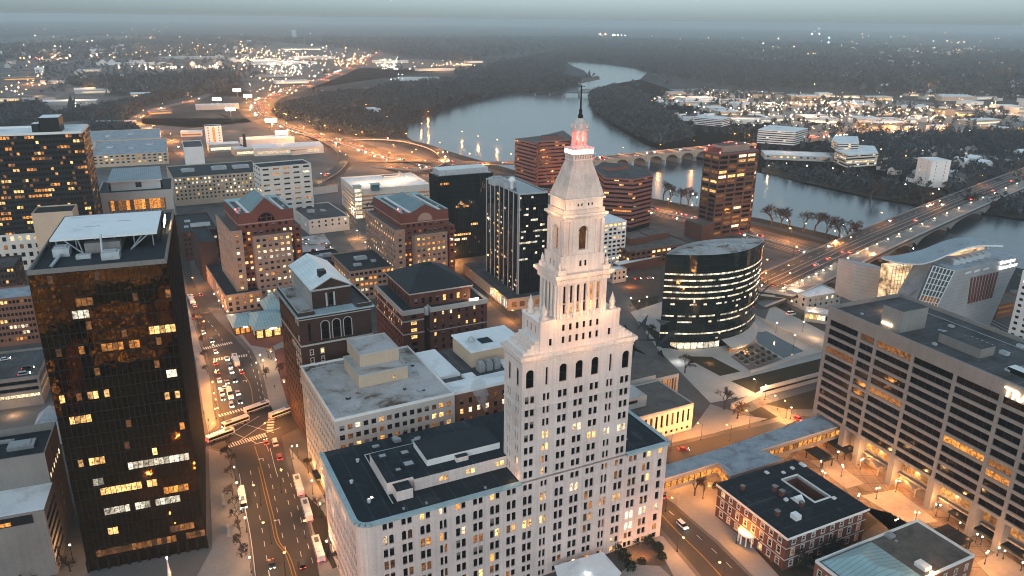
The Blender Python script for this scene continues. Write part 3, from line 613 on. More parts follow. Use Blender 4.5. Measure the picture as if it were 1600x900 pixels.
# ================================================================== long concrete slab block on the right
B=Bld('concrete_slab_office','broad grey concrete slab office with long dark window strips and a lit rooftop name','office building',(1295,482),(1600,613),(1400,460),base=(1262,680),hd=155.6)
W,D,H=132.0,B.d,B.h; bx=[B.loc((x,482+.43*(x-1295)),H)[0] for x in(1345.5,1371.5,1429,1496,1569)]
ext=[bx[-1]+10]+[bx[-1]+10+22*i for i in(1,2,3)]; ext=[e for e in ext if e<W-5]
edges=[0]+bx+ext+[W]; segs=[(edges[i]+(.65 if i else 1.6),edges[i+1]-.65) for i in range(len(edges)-1)]
k=rk(.0,4); 
def kt(f,i,j):
    if f=='F': return {(2,10):'dim',(0,7):'dim',(1,10):'dim',(4,4):'amber',(5,3):'amber',(5,4):'dim',(3,10):'dark',(2,5):'dim'}.get((i,j),'dark')
    return 'dark'
zr=[(13.9+j*3.95,16.6+j*3.95) for j in range(11)]
B.facade((0,0),(W,0),12.6,H,segs,zr,M['conc'],.6,lambda i,j:kt('F',i,j),'strip')
rs=[(3,12),(14,D-3)]
B.facade((W,0),(W,D),12.6,H,rs,zr,M['conc'],.9,None,'strip'); B.facade((W,D),(0,D),12.6,H,segs,zr,M['conc'],.9,None,'strip'); B.facade((0,D),(0,0),12.6,H,rs,zr,M['conc'],.9,None,'strip')
B.W.poly([(0,0,12.6),(0,D,12.6),(W,D,12.6),(W,0,12.6)],M['concdk'])
c=MB()
B.part('wall',B.W); B.W=MB()
for i,e in enumerate(edges):
    q=MB(); e=min(max(e,1.3),W-1.3); q.box(e-1.3,e+1.3,.05,4.5,0,12.6,M['conc']); B.part('column',q)
g=MB(); g.box(1.5,W-1.5,4.6,D-1,0,12.6,M['concdk']); B.part('ground_floor',g)
for i,(a,b) in enumerate(segs):
    if i>=1 and b-a>8:
        n=max(3,round((b-a-1)/3)); p=(b-a-1)/n
        for j in range(n): B.wins.append(((a+.5+(j+.5)*p,4.5,7.0),0,p*.86,3.6,'pane','amber'))
        q=MB(); q.box(a,b,3.0,4.55,5.2,5.9,M['conc'],bottom=True); B.part('balcony',q)
B.roof(0,W,0,D,H,M['roofgry2'],1.3,.7,M['conc'])
x0,x1,y0,y1=0,0,0,0
a=Vector(B.loc((1381,474),H+9)); b=Vector(B.loc((1412,486),H+9)); d=Vector(B.loc((1425,462),H+9)); 
p=MB(); p.box(a.x,b.x,a.y,a.y+14,H-.3,H+8.6,M['conc'],top=M['roofgry2']); B.part('penthouse',p)
q=MB(); q.box(a.x+1,a.x+5.5,a.y-.5,a.y-.2,H+1.2,H+1.9,M['lampw'],bottom=True); B.part('floodlight',q)
a=B.loc((1468,520),H+3.4); b=B.loc((1533,546),H+3.4); p=MB(); p.box(a[0],b[0],a[1],a[1]+8,H-.3,H+3.4,M['concdk'],top=M['roofgry2']); B.part('penthouse',p)
q=MB(); 
for i in range(5): q.tube((a[0]-7+i*2,a[1]+9,H+.6),(a[0]+4+i*2,a[1]+14,H+.8),.35,.35,M['duct'],6)
B.part('duct',q)
a=B.loc((1588,575),H+1.5); q=MB(); q.box(a[0]-2,a[0]+6,a[1]-1.5,a[1]+2.5,H-.3,H+1.5,M['blackmetal'],top=M['white']); B.part('roof_hatch',q)
B.units([(20,22,1.2,1,.8),(34,30,2,1.4,1),(60,24,3,2,1.4),(70,12,2,2,1),(10,8,1,1,.7),(14,30,1.4,1,.8),(27,6,.8,.8,.9),(44,8,1.6,1.2,.9),(58,36,2.4,1.4,1.2),(82,20,3,2,1.5),(90,8,1,1,.8)],M['duct'])
q=MB(); q.tube((6,34,H+.1),(70,34,H+.1),.15,.15,M['steel'],5); q.tube((70,34,H+.1),(70,14,H+.1),.15,.15,M['steel'],5); B.part('pipe',q)
SIGN=True
sx=B.loc((1581,611),H-3.2)[0]
B.finish(100); TP=B
# ================================================================== old brick club with black roof and light well
B=Bld('brick_clubhouse','three storey red brick building with black flat roof, light well and white trimmed windows','clubhouse',(1122.5,756),(1231,839),(1238,717),base=(1226,893),bc='FR',hd=153.4)
W,D,H=B.w,B.d,B.h; k=rk(.06,9,('warm','amber'),.12)
zr=[(1.4,3.5),(5.6,8.2,'wsash'),(10.0,11.8)]
B.ring(0,W,0,D,0,H-1,cols(W,8,1.45,1),cols(D,8,1.45,1),zr,M['brick'],k,'wsash',.22)
r=MB(); wx0,wx1,wy0,wy1=W*.36,W*.80,D*.52,D*.86
wl=[B.loc(q,H) for q in((1224,750),(1247,744),(1295,777),(1273,785))]; wx0=min(q[0] for q in wl); wx1=max(q[0] for q in wl); wy0=min(q[1] for q in wl); wy1=max(q[1] for q in wl)
for q in((-.6,wx0,-.6,D+.6),(wx1,W+.6,-.6,D+.6),(wx0,wx1,-.6,wy0),(wx0,wx1,wy1,D+.6)): r.box(*q,H-1,H,M['white'],top=M['roofblk'],bottom=True)
B.part('roof',r)
q=MB(); 
for a in((wx0-.4,wx1+.4,wy0-.4,wy0),(wx0-.4,wx1+.4,wy1,wy1+.4),(wx0-.4,wx0,wy0,wy1),(wx1,wx1+.4,wy0,wy1)): q.box(*a,H,H+.5,M['white'])
B.part('parapet',q)
q=MB(); q.poly([(wx0,wy0,4),(wx1,wy0,4),(wx1,wy1,4),(wx0,wy1,4)],M['roofblk']); q.poly([(wx0,wy0,4),(wx0,wy1,4),(wx0,wy1,H),(wx0,wy0,H)],M['brick']); q.poly([(wx0,wy1,4),(wx1,wy1,4),(wx1,wy1,H),(wx0,wy1,H)],M['brick']); q.poly([(wx1,wy1,4),(wx1,wy0,4),(wx1,wy0,H),(wx1,wy1,H)],M['brick']); q.poly([(wx1,wy0,4),(wx0,wy0,4),(wx0,wy0,H),(wx1,wy0,H)],M['brick']); B.part('light_well',q)
for p,s,mt in(((1160,765),(1.2,1.2,1.6),'brick'),((1210,767),(1.5,1.5,2),'brick'),((1221,774),(1.5,1.5,2),'brick'),((1252,791),(1.3,1.3,1.7),'brick'),((1214,805),(1.4,1.4,1.8),'brick')):
    a=B.loc(p,H); q=MB(); q.box(a[0]-s[0]/2,a[0]+s[0]/2,a[1]-s[1]/2,a[1]+s[1]/2,H,H+s[2],M[mt]); q.box(a[0]-s[0]/2-.1,a[0]+s[0]/2+.1,a[1]-s[1]/2-.1,a[1]+s[1]/2+.1,H+s[2],H+s[2]+.25,M['conc']); B.part('chimney',q)
for p,s in(((1198,739),(1.6,1.2,.5)),((1238,732),(1.4,1.2,.5)),((1224,739),(1.3,1.1,.5)),((1303,779),(1.2,1.2,.6)),((1254,727),(2.6,1.4,.6)),((1228,782),(1.2,1.2,.8))):
    a=B.loc(p,H); q=MB(); q.box(a[0]-s[0]/2,a[0]+s[0]/2,a[1]-s[1]/2,a[1]+s[1]/2,H,H+s[2],M['white']); B.part('skylight',q)
a=B.loc((1246,781),H); q=MB(); q.frustum((a[0]-2,a[0]+2,a[1]-1.6,a[1]+1.6),(a[0]-.1,a[0]+.1,a[1]-1.6,a[1]+1.6),H,H+1.8,M['roofwht']); B.part('skylight',q)
a=B.loc((1243,810),H); q=MB(); q.box(a[0]-1.4,a[0]+1.4,a[1]-1.2,a[1]+1.2,H,H+1.8,M['white'],top=M['roofwht']); B.part('roof_unit',q)
q=MB(); q.box(-.15,W+.15,-.15,.0,4.3,4.7,M['conclt'],bottom=True); q.box(W,W+.15,-.1,D,4.3,4.7,M['conclt'],bottom=True); q.box(-.15,W+.15,-.15,.0,8.8,9.1,M['conclt'],bottom=True); q.box(W,W+.15,-.1,D,8.8,9.1,M['conclt'],bottom=True); B.part('string_course',q)
q=MB(); q.prism([(W*.5-3.6,-.05)]+[(W*.5-3.6*cos(t*pi/10),-.05-3.4*sin(t*pi/10)) for t in range(1,10)]+[(W*.5+3.6,-.05)],4.1,4.8,M['white'],bottom=True); B.part('portico_roof',q)
for t in range(1,10,2):
    q=MB(); q.lathe(W*.5-3.2*cos(t*pi/10),-.05-3.0*sin(t*pi/10),[(.26,.1),(.22,3.7),(.32,4.1)],M['white'],8); B.part('column',q)
q=MB(); q.box(W,W+4.5,D*.42,D*.62,3.6,4.1,M['roofblk'],bottom=True); 
for y in np.linspace(D*.43,D*.61,4): q.box(W+4,W+4.3,y-.15,y+.15,0,3.6,M['white'])
B.part('porch',q)
B.finish(90); OB=B
# tan house with hipped end, bottom right
B=Bld('tan_annex','tan building with a pale hipped metal roof and a brown gravel roof behind white coping','low building',(1274,877),(1354,928),(1436,815),z=9.5,hd=153)
W,D,H=max(B.w,21),B.d,B.h
B.ring(0,W,0,D,0,H,cols(W,6,1.3,.5),cols(D,9,1.3,.5),[(1.2,3.2),(5.2,7.4)],M['brickor'],rk(.05,3,('warm',),.1),'wsash')
B.roof(0,W,0,D,H,M['rooftan'],.5,.45,M['white'])
q=MB(); y0,y1=1.4,D*.50; xm=W*.45; q.poly([(1.2,y0,H+.1),(W-.8,y0,H+.1),(xm+3,(y0+y1)/2,H+2.8),(xm-3,(y0+y1)/2,H+2.8)],M['copperl']); q.poly([(W-.8,y1,H+.1),(1.2,y1,H+.1),(xm-3,(y0+y1)/2,H+2.8),(xm+3,(y0+y1)/2,H+2.8)],M['copperl']); q.poly([(W-.8,y0,H+.1),(W-.8,y1,H+.1),(xm+3,(y0+y1)/2,H+2.8)],M['copperl']); q.poly([(1.2,y1,H+.1),(1.2,y0,H+.1),(xm-3,(y0+y1)/2,H+2.8)],M['copperl']); B.part('hipped_roof',q)
a=B.loc((1391,838),H); B.units([(a[0],a[1],2.2,2.6,1.3),(a[0]+2.6,a[1]-.4,.8,.8,.8)],M['steel'])
a=B.loc((1436,888),H); q=MB(); q.box(W-6,W-2,D*.56,D*.62,H-.3,H+1.2,M['white']); B.part('roof_wall',q); q=MB(); q.box(W-.4,W+.1,D*.55,D*.55+1.3,H+.5,H+1.3,M['lampw']); B.part('floodlight',q); FLD=B.wp(W+.6,D*.57,H+1.6)
B.finish(60)
# ================================================================== dark brick block with white gabled top
B=Bld('dark_brick_block','tall dark brown brick building with pale cornice and a white gabled roof block','office building',(467,495),(579,476.5),(441,452),base=(484,700),hd=61.2)
W,D,H=B.w,B.d,B.h; k=rk(.02,14,('warm','amber'),.05)
zr=[(3+i*3.6,5+i*3.6) for i in range(12)]+[(48.6,50.4)]+[(55.5,57.3)]
cF=[(3.4,4.6),(7.8,9.0),(20.2,21.4),(24.6,25.8)]
B.facade((0,0),(W,0),0,47,cF,zr,M['brickdk'],.2,lambda i,j:'warm' if (i+j*3)%29==5 else 'dark','wsash')
xa=[(8.6,11.8),(13.3,16.5),(18.0,21.2)]
B.facade((0,0),(W,0),47,H,[(3.2,4.4)]+xa,[(48.4,56.4,'arch')],M['brickdk'],.35)
for a,b in((0,1),(1,2),(2,3)): pass
sd=cols(D,10,1.3,1)
B.facade((W,0),(W,D),0,H,sd,zr,M['brickdk'],.2,lambda i,j:k('R',i,j),'wsash'); B.facade((W,D),(0,D),0,H,[],[],M['brickdk']); B.facade((0,D),(0,0),0,H,sd,zr,M['brickdk'],.2,lambda i,j:'amber' if (i*5+j*7)%17==0 else 'dark','wsash')
q=MB(); bands(q,0,W,0,D,(46.6,),.3,.7,M['conclt']); bands(q,0,W,0,D,(58.0,),.15,.35,M['conclt']); 
for a,b in xa:
    m=(a+b)/2; r=(b-a)/2
    for kk in range(10):
        t,u2=pi*kk/10,pi*(kk+1)/10; zc=56.4-r
        q.poly([(m-(r+.35)*cos(t),-.06,zc+(r+.35)*sin(t)),(m-r*cos(t),-.06,zc+r*sin(t)),(m-r*cos(u2),-.06,zc+r*sin(u2)),(m-(r+.35)*cos(u2),-.06,zc+(r+.35)*sin(u2))],M['conclt'])
    for x in(a-.3,b): q.box(x,x+.3,-.1,-.005,48.2,zc,M['conclt'],bottom=True)
B.part('string_course',q)
q=MB(); q.box(-1.3,W+1.3,-1.3,D+1.3,H-.5,H,M['cornice_green'],bottom=True); B.part('cornice',q)
e=H+8.6; a=B.loc((484,453),e); b=B.loc((551.5,445),e); c=B.loc((458,414),e); gx0,gx1,gy0,gy1=a[0],b[0],(a[1]+b[1])/2,c[1]
gy0=max(gy0,.8); q=MB(); xm=(gx0+gx1)/2
B.facade((gx0+.6,gy0+.8),(gx1-.6,gy0+.8),H,e,[((gx1-gx0)/2-1.9,(gx1-gx0)/2+.7)],[(H+.8,H+6.2,'arch')],M['brickdk'],.4,mb=q)
q.poly([(gx0+.6,gy0+.8,e),(gx1-.6,gy0+.8,e),(xm,gy0+.8,e+4.2)],M['brickdk'])
B.facade((gx0+.6,gy1),(gx0+.6,gy0+.8),H,e,cols(gy1-gy0-.8,8,1,1),[(H+3,H+6)],M['conclt'],.4,mb=q); q.box(gx1-.9,gx1-.6,gy0+.8,gy1,H,e,M['brickdk']); q.box(gx0+.6,gx1-.6,gy1-.3,gy1,H,e,M['brickdk'])
B.part('upper_block',q)
q=MB()
for s,x in((-1,gx0),(1,gx1)):
    A=[(x,gy0,e-.1),(xm,gy0,e+4.5),(xm,gy1+.5,e+4.5),(x,gy1+.5,e-.1)]; A=A if s<0 else A[::-1]
    q.poly(A[::-1],M['gwhite']); q.poly([(p[0],p[1],p[2]-.35) for p in A],M['conclt'])
for s,x in((-1,gx0),(1,gx1)): q.poly([(x,gy0-.02,e-.5),(xm,gy0-.02,e+4.1),(xm,gy0-.02,e+4.55),(x,gy0-.02,e-.05)][::s*-1],M['conclt'])
B.part('gable_roof',q)
q=MB(); q.box(xm-3.2,xm-.2,gy0+6,gy0+9.5,e+2,e+5.6,M['blackmetal']); B.part('chimney',q)
q=MB(); q.box(gx0+.4,gx1-.4,gy0+.5,gy0+.78,e-.9,e-.2,M['conclt'],bottom=True); q.box((gx0+gx1)/2-2.6,(gx0+gx1)/2-1.9,gy0+.5,gy0+.79,H+.5,H+6.4,M['conclt']); q.box((gx0+gx1)/2+.6,(gx0+gx1)/2+1.3,gy0+.5,gy0+.79,H+.5,H+6.4,M['conclt']); B.part('trim',q)
q=MB()
for a in((-.4,gx0-.3,-.4,.2),(-.4,.2,.2,D),(gx1+.2,W+.4,-.4,.2),(W-.2,W+.4,.2,D)): q.box(*a,H,H+1.6,M['brickdk'],top=M['conclt'])
B.part('parapet',q)
q=MB(); q.poly([(.2,.2,H+.05),(gx0+.5,.2,H+.05),(gx0+.5,D,H+.05),(.2,D,H+.05)],M['roofgry']); q.poly([(gx1-.5,.2,H+.05),(W-.2,.2,H+.05),(W-.2,D,H+.05),(gx1-.5,D,H+.05)],M['roofgry2']); B.part('roof',q)
B.finish(80)
# ================================================================== red brick block with black hipped roof
B=Bld('hipped_roof_block','red brick building with a large black hipped roof and set-back upper storey','office building',(629,490),(761,470),(591,447),z=36,hd=63)
W,D,H=B.w,B.d,B.h; k=rk(.34,15,('warm','pale','warm'),.1,False)
zr=[(3+i*3.7,4.9+i*3.7) for i in range(8)]+[(32.4,34.4,'arch')]
kk=lambda f:(lambda i,j:'dark' if (j<5 and f=='F') else k(f,i,j))
n0,n1=11.0,14.0
B.facade((0,0),(n0,0),0,H,[(4.2,7.4)],zr,M['brick'],.25,lambda i,j:'warm' if j in(5,6,7) else 'dark'); B.facade((n0,0),(n0,4),0,H,[],[],M['brick']); B.facade((n0,4),(n1,4),0,H,[],[],M['brickdk']); B.facade((n1,4),(n1,-1),0,H,[],[],M['brick'])
B.facade((n1,-1),(W,-1),0,H,cols(W-n1,7,1.3,.5),zr,M['brick'],.25,lambda i,j:k('F',i,j) if j>4 else 'dark')
B.facade((W,-1),(W,D),0,H,cols(D,9,1.3,1),zr,M['brick'],.25,kk('R')); B.facade((W,D),(0,D),0,H,[],[],M['brick']); B.facade((0,D),(0,0),0,H,cols(D,11,1.2,1),zr,M['brick'],.25,lambda i,j:'warm' if j==7 and i%2 else k('L',i,j) if j>5 else 'dark')
q=MB(); bands(q,0,n0,0,D,(31.0,24.2),.12,.7,M['conclt']); bands(q,n1,W,-1,D,(24.2,),.12,.4,M['conclt']); B.part('string_course',q)
q=MB()
for a in((-.5,n0,-.5,.4),(-.5,.4,.4,D),(n1,W+.5,-1.5,-.6),(W-.4,W+.5,-.6,D),(n1,n1+.8,-.6,4)): q.box(*a,H-1.2,H+1.2,M['conclt'],bottom=True)
B.part('parapet',q)
q=MB(); q.poly([(.3,.3,H),(n0,.3,H),(n0,4,H),(n1,4,H),(n1,-.7,H),(W-.3,-.7,H),(W-.3,D,H),(.3,D,H)],M['roofblk2']); B.part('roof',q)
e=H+8; a=B.loc((639,459.5),e); b=B.loc((739,445),e); c=B.loc((605,425),e); hx0,hx1,hy0,hy1=a[0],b[0],(a[1]+b[1])/2,c[1]
q=MB(); B.facade((hx0+1,hy0+1),(hx1-1,hy0+1),H,e-.6,cols(hx1-hx0-2,8,1.6,1),[(H+1.6,H+4.6)],M['brick'],.3,lambda i,j:'warm' if i in(4,6) else 'dark',mb=q); B.facade((hx0+1,hy1-1),(hx0+1,hy0+1),H,e-.6,cols(hy1-hy0-2,7,1.6,1),[(H+1.6,H+4.6)],M['brick'],.3,mb=q); q.box(hx1-1.3,hx1-1,hy0+1,hy1-1,H,e-.6,M['brick']); B.part('upper_storey',q)
q=MB(); q.box(hx0,hx1,hy0,hy1,e-.7,e,M['conclt'],top=M['slate'],bottom=True); xm,ym=(hx0+hx1)/2,(hy0+hy1)/2; q.frustum((hx0,hx1,hy0,hy1),(xm-4,xm+4,ym+1,ym+5),e,e+7.2,M['slate']); q.box(xm-3.2,xm+3.2,ym+1.4,ym+4.6,e+7.2,e+7.6,M['roofblk']); B.part('hipped_roof',q)
q=MB(); q.box(W-9,W-4,1.0,1.4,H+.8,H+1.6,M['lampw']); B.part('floodlight',q); q=MB(); q.lathe(n1-1.2,1.2,[(1.4,H-3),(1.5,H-1),(1.2,H+1),(.2,H+1.6)],M['duct'],10); B.part('vent',q); BHF=B.wp(W-6.5,.2,H+2.2)
B.finish(90)
# ================================================================== twin brick office towers with gabled metal roofs
def twin(label,FL,FR,BK,base,z,hd,seed,apex,full):
    B=Bld('gabled_office_tower',label,'office tower',FL,FR,BK,base=base,z=z,hd=hd,group='twin brick towers with gabled green roofs')
    W,D,H=B.w,B.d,B.h; k=rk(.24,seed,('warm','amber','pale','warm'),.14); nr=int((H-4)/3.75)
    zr=[(H-3.2-i*3.75,H-1.5-i*3.75) for i in range(nr)][::-1]
    def kk(f): return lambda i,j: (full.get(nr-1-j) or k(f,i,j)) if f=='C' else k(f,i,j)
    # wings, recesses and projecting centre
    cx0,cx1=W*.30,W*.84
    B.facade((0,0),(W*.16,0),0,H,cols(W*.16,1,2.0),zr,M['pinkstone'],.3,kk('a')); B.facade((W*.16,0),(W*.16,3),0,H,[],[],M['brick']); B.facade((W*.16,3),(cx0,3),0,H,cols(cx0-W*.16,2,1.7),zr,M['redstone'],.3,kk('b'))
    B.facade((cx0,3),(cx0,-3),0,H-4,[],[],M['pinkstone']); B.facade((cx0,-3),(cx1,-3),0,H-4,cols(cx1-cx0,6,2.0,.6),zr[:-1],M['pinkstone'],.35,kk('C')); B.facade((cx1,-3),(cx1,3),0,H-4,[],[],M['pinkstone'])
    B.facade((cx0,3),(cx1,3),H-4,H,cols(cx1-cx0,6,2.0,.6),zr[-1:],M['redstone'],.3,kk('g'))
    B.facade((cx1,3),(W*.90,3),0,H,cols(W*.06,1,1.5),zr,M['redstone'],.3,kk('d')); B.facade((W*.90,3),(W*.90,0),0,H,[],[],M['redstone']); B.facade((W*.9,0),(W,0),0,H,cols(W*.1,1,2.0),zr,M['redstone'],.3,kk('e'))
    B.facade((W,0),(W,D),0,H,cols(D,12,1.9,1),zr,M['pinkstone'],.3,kk('R')); B.facade((W,D),(0,D),0,H,[],[],M['redstone']); B.facade((0,D),(0,0),0,H,cols(D,13,2.1,1),zr,M['pinkstone'],.35,kk('L'))
    q=MB(); q.poly([(0,0,H),(W*.16,0,H),(W*.16,3,H),(W*.9,3,H),(W*.9,0,H),(W,0,H),(W,D,H),(0,D,H)],M['rooftan']); q.poly([(cx0,-3,H-4),(cx1,-3,H-4),(cx1,3,H-4),(cx0,3,H-4)],M['rooftan']); B.part('roof',q)
    q=MB(); 
    for a in((-.2,W*.16,-.2,.4),(-.2,.4,.4,D),(cx0-.2,cx1+.2,-3.2,-2.7)): q.box(*a,(H if a[2]>-1 else H-4)-.5,(H if a[2]>-1 else H-4)+.9,M['pinkstone'],bottom=True)
    B.part('parapet',q)
    # attic
    A=H+10.5; ax0,ax1,ay0,ay1=W*.13,W*.93,3.2,D-3; q=MB(); xm=(ax0+ax1)/2; gw=(ax1-ax0)*.27
    B.facade((ax0,ay0),(ax1,ay0),H,A,cols(ax1-ax0,7,1.9,3),[(H+.8,H+2.6)],M['redstone'],.3,mb=q); q.box(ax0,ax0+.3,ay0,ay1,H,A,M['redstone']); q.box(ax1-.3,ax1,ay0,ay1,H,A,M['redstone']); q.box(ax0,ax1,ay1-.3,ay1,H,A,M['redstone'])
    q.box(ax0-.15,ax1+.15,ay0-.2,ay0-.01,H+3.2,H+3.9,M['pinkstone'],bottom=True); q.box(ax0-.2,ax0-.01,ay0,ay1,H+3.2,H+3.9,M['pinkstone'],bottom=True)
    q.poly([(xm-gw,ay0-.01,A),(xm+gw,ay0-.01,A),(xm,ay0-.01,A+apex)],M['redstone']); B.part('attic',q)
    q=MB(); r=5.2
    q.poly([(xm-r*cos(t*pi/12),ay0-.05,H+4.3+r*sin(t*pi/12)) for t in range(13)],M['gdk' if apex>6 else 'pinkstone'])
    if apex>6:
        for t in(-3.4,0,3.0): q.box(xm+t,xm+t+.35,ay0-.1,ay0-.06,H+4.3,H+4.3+r*.8,M['redstone'])
        q.box(xm-4.6,xm+4.6,ay0-.1,ay0-.06,H+6.6,H+7.0,M['redstone'])
    B.part('arched_window',q)
    q=MB(); q.poly([(ax0+.3,ay0+.3,A-.3),(ax1-.3,ay0+.3,A-.3),(ax1-.3,ay1-.3,A-.3),(ax0+.3,ay1-.3,A-.3)],M['rooftan'])
    for x0_,x1_ in((ax0+.4,ax0+1.8),(xm-gw-2.2,xm-gw-.4),(xm+gw+.4,xm+gw+2.2),(ax1-1.8,ax1-.4)): q.box(x0_,x1_,ay0+.2,ay1-4,A-.3,A+.25,M['white'] if abs(x0_-xm)<gw+3 else M['copperl'])
    q.box(ax0,ax1,ay1-7,ay1,A-.3,A+.3,M['copperl']); B.part('roof',q)
    q=MB(); yb=ay1-6
    q.poly([(xm-gw,ay0,A),(xm,ay0,A+apex),(xm,yb-8,A+apex),(xm-gw,yb,A)][::-1],M['copper']); q.poly([(xm+gw,ay0,A),(xm,ay0,A+apex),(xm,yb-8,A+apex),(xm+gw,yb,A)],M['copper']); q.poly([(xm+gw,yb,A),(xm-gw,yb,A),(xm,yb-8,A+apex)],M['copper']); B.part('gable_roof',q)
    B.units([(ax0+3,ay0+8,1.4,1.4,1),(ax0+4,ay0+14,2,1.4,1.1),(ax1-4,ay0+9,1.6,1.4,1)],M['duct'],'roof_unit',A)
    q=MB(); q.box(ax0+.3,ax0+.6,ay0+6,ay0+6.3,A,A+1.2,M['steel']); q.lathe(ax0+.45,ay0+6.15,[(.35,A+1.2),(.35,A+1.8)],M['red'],6); B.part('beacon',q)
    B.finish(95); return B
S1=twin('brick office tower with green gabled roof over a big arched window, left of the pair',(360,364),(464,348),(335,337),(370,481),None,60,31,8.5,{3:'pale',4:'cool'})
S2=twin('brick office tower with green gabled roof and small lunette, nearer the glass towers',(617,362),(710,351),(576,329),None,45,62,37,4.6,{2:'amber'})
# podium of the left tower, and low buildings between
B=Bld('brick_podium','low pink and brick podium with dark terrace roof along the curving street','low building',(354,482),(382,476),(318,428),base=(354,490),hd=60,w=22)
B=Bld('brick_podium','x','low building',(349,462),(374,457),(318,428),z=13,hd=60,w=14) if False else B
W,D,H=B.w,B.d,B.h
B.h=H=max(H,11.0); k=rk(.3,41)
B.ring(0,W,0,D,0,H,cols(W,5,2,.5),cols(D,14,2.4,.5),[(1.0,3.2),(4.6,6.8),(8,10)],M['pinkstone'],k); B.roof(0,W,0,D,H,M['roofblk2'],.8,.5,M['pinkstone']); B.finish(30)
# ================================================================== generic polygon building with bands
def band_bld(name,label,cat,pts,z,nf,bm,gl,ratio,rf,pl,seed,lit=('warm','pale'),z0=4.0,out=.35,maxn=40,group=None,pen=None,vert=None,world=None,penm=None):
    P=[U(*p,z) for p in pts] if world is None else [Vector((*p,z)) for p in world]
    e=empty(name,(P[0].x,P[0].y,0),0,label=label,cat=cat,group=group); P=[(p.x-P[0].x,p.y-P[0].y) for p in P]
    ar=sum(P[i][0]*P[(i+1)%len(P)][1]-P[(i+1)%len(P)][0]*P[i][1] for i in range(len(P)))
    if ar<0: P=P[::-1]
    cx=sum(p[0] for p in P)/len(P); cy=sum(p[1] for p in P)/len(P)
    def off(d):
        r=[]; n=len(P)
        for i in range(n):
            a=Vector(P[i-1]);b=Vector(P[i]);c=Vector(P[(i+1)%n]); d1=(b-a).normalized(); d2=(c-b).normalized(); n1=Vector((d1.y,-d1.x)); n2=Vector((d2.y,-d2.x)); m=(n1+n2); m=m/max(.35,m.dot(n1)) if m.length>1e-3 else n1
            r.append((b.x+m.x*d,b.y+m.y*d))
        return r
    q=MB(); q.prism(P,0,z-.5,gl); q.build('curtain_wall',e)
    O=off(out); hz=(z-z0)/nf; q=MB()
    for j in range(nf): q.prism(O,z0+j*hz,z0+j*hz+hz*(1-ratio),bm,bottom=True)
    q.build('spandrel',e)
    q=MB(); q.prism(O,z-.5 if ratio>.9 else z-hz*.15,z+.9,bm,bottom=True); q.build('parapet',e)
    q=MB(); q.prism(off(-.3),z+.2,z+.93,rf); q.build('roof',e)
    if vert:
        q=MB()
        for i in range(len(P)):
            a=Vector(P[i]);b=Vector(P[(i+1)%len(P)]);d=b-a;n=max(1,round(d.length/vert));d.normalize();nn=Vector((d.y,-d.x)); L_=(b-a).length
            for t in range(n+1):
                c=a+d*(L_*t/n)+nn*out*.5; q.box(c.x-.3,c.x+.3,c.y-.3,c.y+.3,z0,z,bm)
        q.build('pier',e)
    R=random.Random(seed); f=Bld.__new__(Bld); f.e=e; f.o=Vector(e.location); f.u=Vector((1,0,0)); f.v=Vector((0,1,0)); f.rz=0; f.W=MB(); f.wins=[]; f.h=z
    for i in range(len(P)):
        a=Vector(P[i]);b=Vector(P[(i+1)%len(P)]);d=b-a;L_=d.length;n=max(1,round(L_/(vert or 4)));d.normalize();nn=Vector((d.y,-d.x));ang=atan2(d.y,d.x)
        for j in range(nf):
            rl=pl(j) if callable(pl) else pl*(2 if R.random()<.3 else .7)
            for t in range(n):
                if R.random()<rl:
                    c=a+d*(L_*(t+.5)/n)+nn*.05; f.wins.append(((c.x,c.y,z0+j*hz+hz*(1-ratio)+.1*hz*ratio),ang,L_/n*.92,hz*ratio*.8,'pane',R.choice(lit)))
    if pen:
        for (px,py,a,b,h,rz) in pen:
            c=U(px,py,z)-f.o; q=MB(); ca,sa=cos(rz),sin(rz); q.prism([(c.x+ca*x-sa*y,c.y+sa*x+ca*y) for x,y in((-a/2,-b/2),(a/2,-b/2),(a/2,b/2),(-a/2,b/2))],z+.5,z+h,penm or bm,top=M['roofgry2']); q.build('penthouse',e)
    f.finish(maxn); return f
# lens shaped tower
B=Bld('lens_shaped_tower','curved dark green glass tower with a boat-shaped plan and bright floor bands','office tower',(1041,398),(1195,374),(1120,373),base=(1033,545))
LW=B.w; yF=B.loc((1112,401.5),B.h)[1]; yB=B.loc((1120,373.5),B.h)[1]; H=B.h; n=20
def arc(s,N=n,k=1.0): return [(LW*t/N, s*k*(1-(2*t/N-1)**2)) for t in range(N+1)]
pts=arc(yF)+arc(yB)[::-1][1:-1]
def scale(P,k,dx=0): 
    cx,cy=LW/2,(yF+yB)/2; return [(cx+(x-cx)*k,cy+(y-cy)*k) for x,y in P]
z0=4.5; q=MB(); q.prism(pts,z0,H-2.2,M['ggrn'],bottom=True); B.part('curtain_wall',q)
q=MB(); q.prism(scale(pts,.94),0,z0,M['gdk']); B.part('lobby',q)
ip=scale(pts,.94)
for i in range(1,9):
    a=Vector(ip[i]);b=Vector(ip[i+1]);d=b-a; B.wins.append((((a.x+b.x)/2,(a.y+b.y)/2-.06,.5),atan2(d.y,d.x),d.length*.9,3.6,'pane','pale' if i<5 else 'cool'))
q=MB(); sk=[(LW/2+(x-LW/2)*1.06,(yF+yB)/2+(y-(yF+yB)/2)*1.75) for x,y in arc(yF)][9:20]; sk2=[(LW/2+(x-LW/2)*1.0,(yF+yB)/2+(y-(yF+yB)/2)*1.05) for x,y in arc(yF)][9:20]
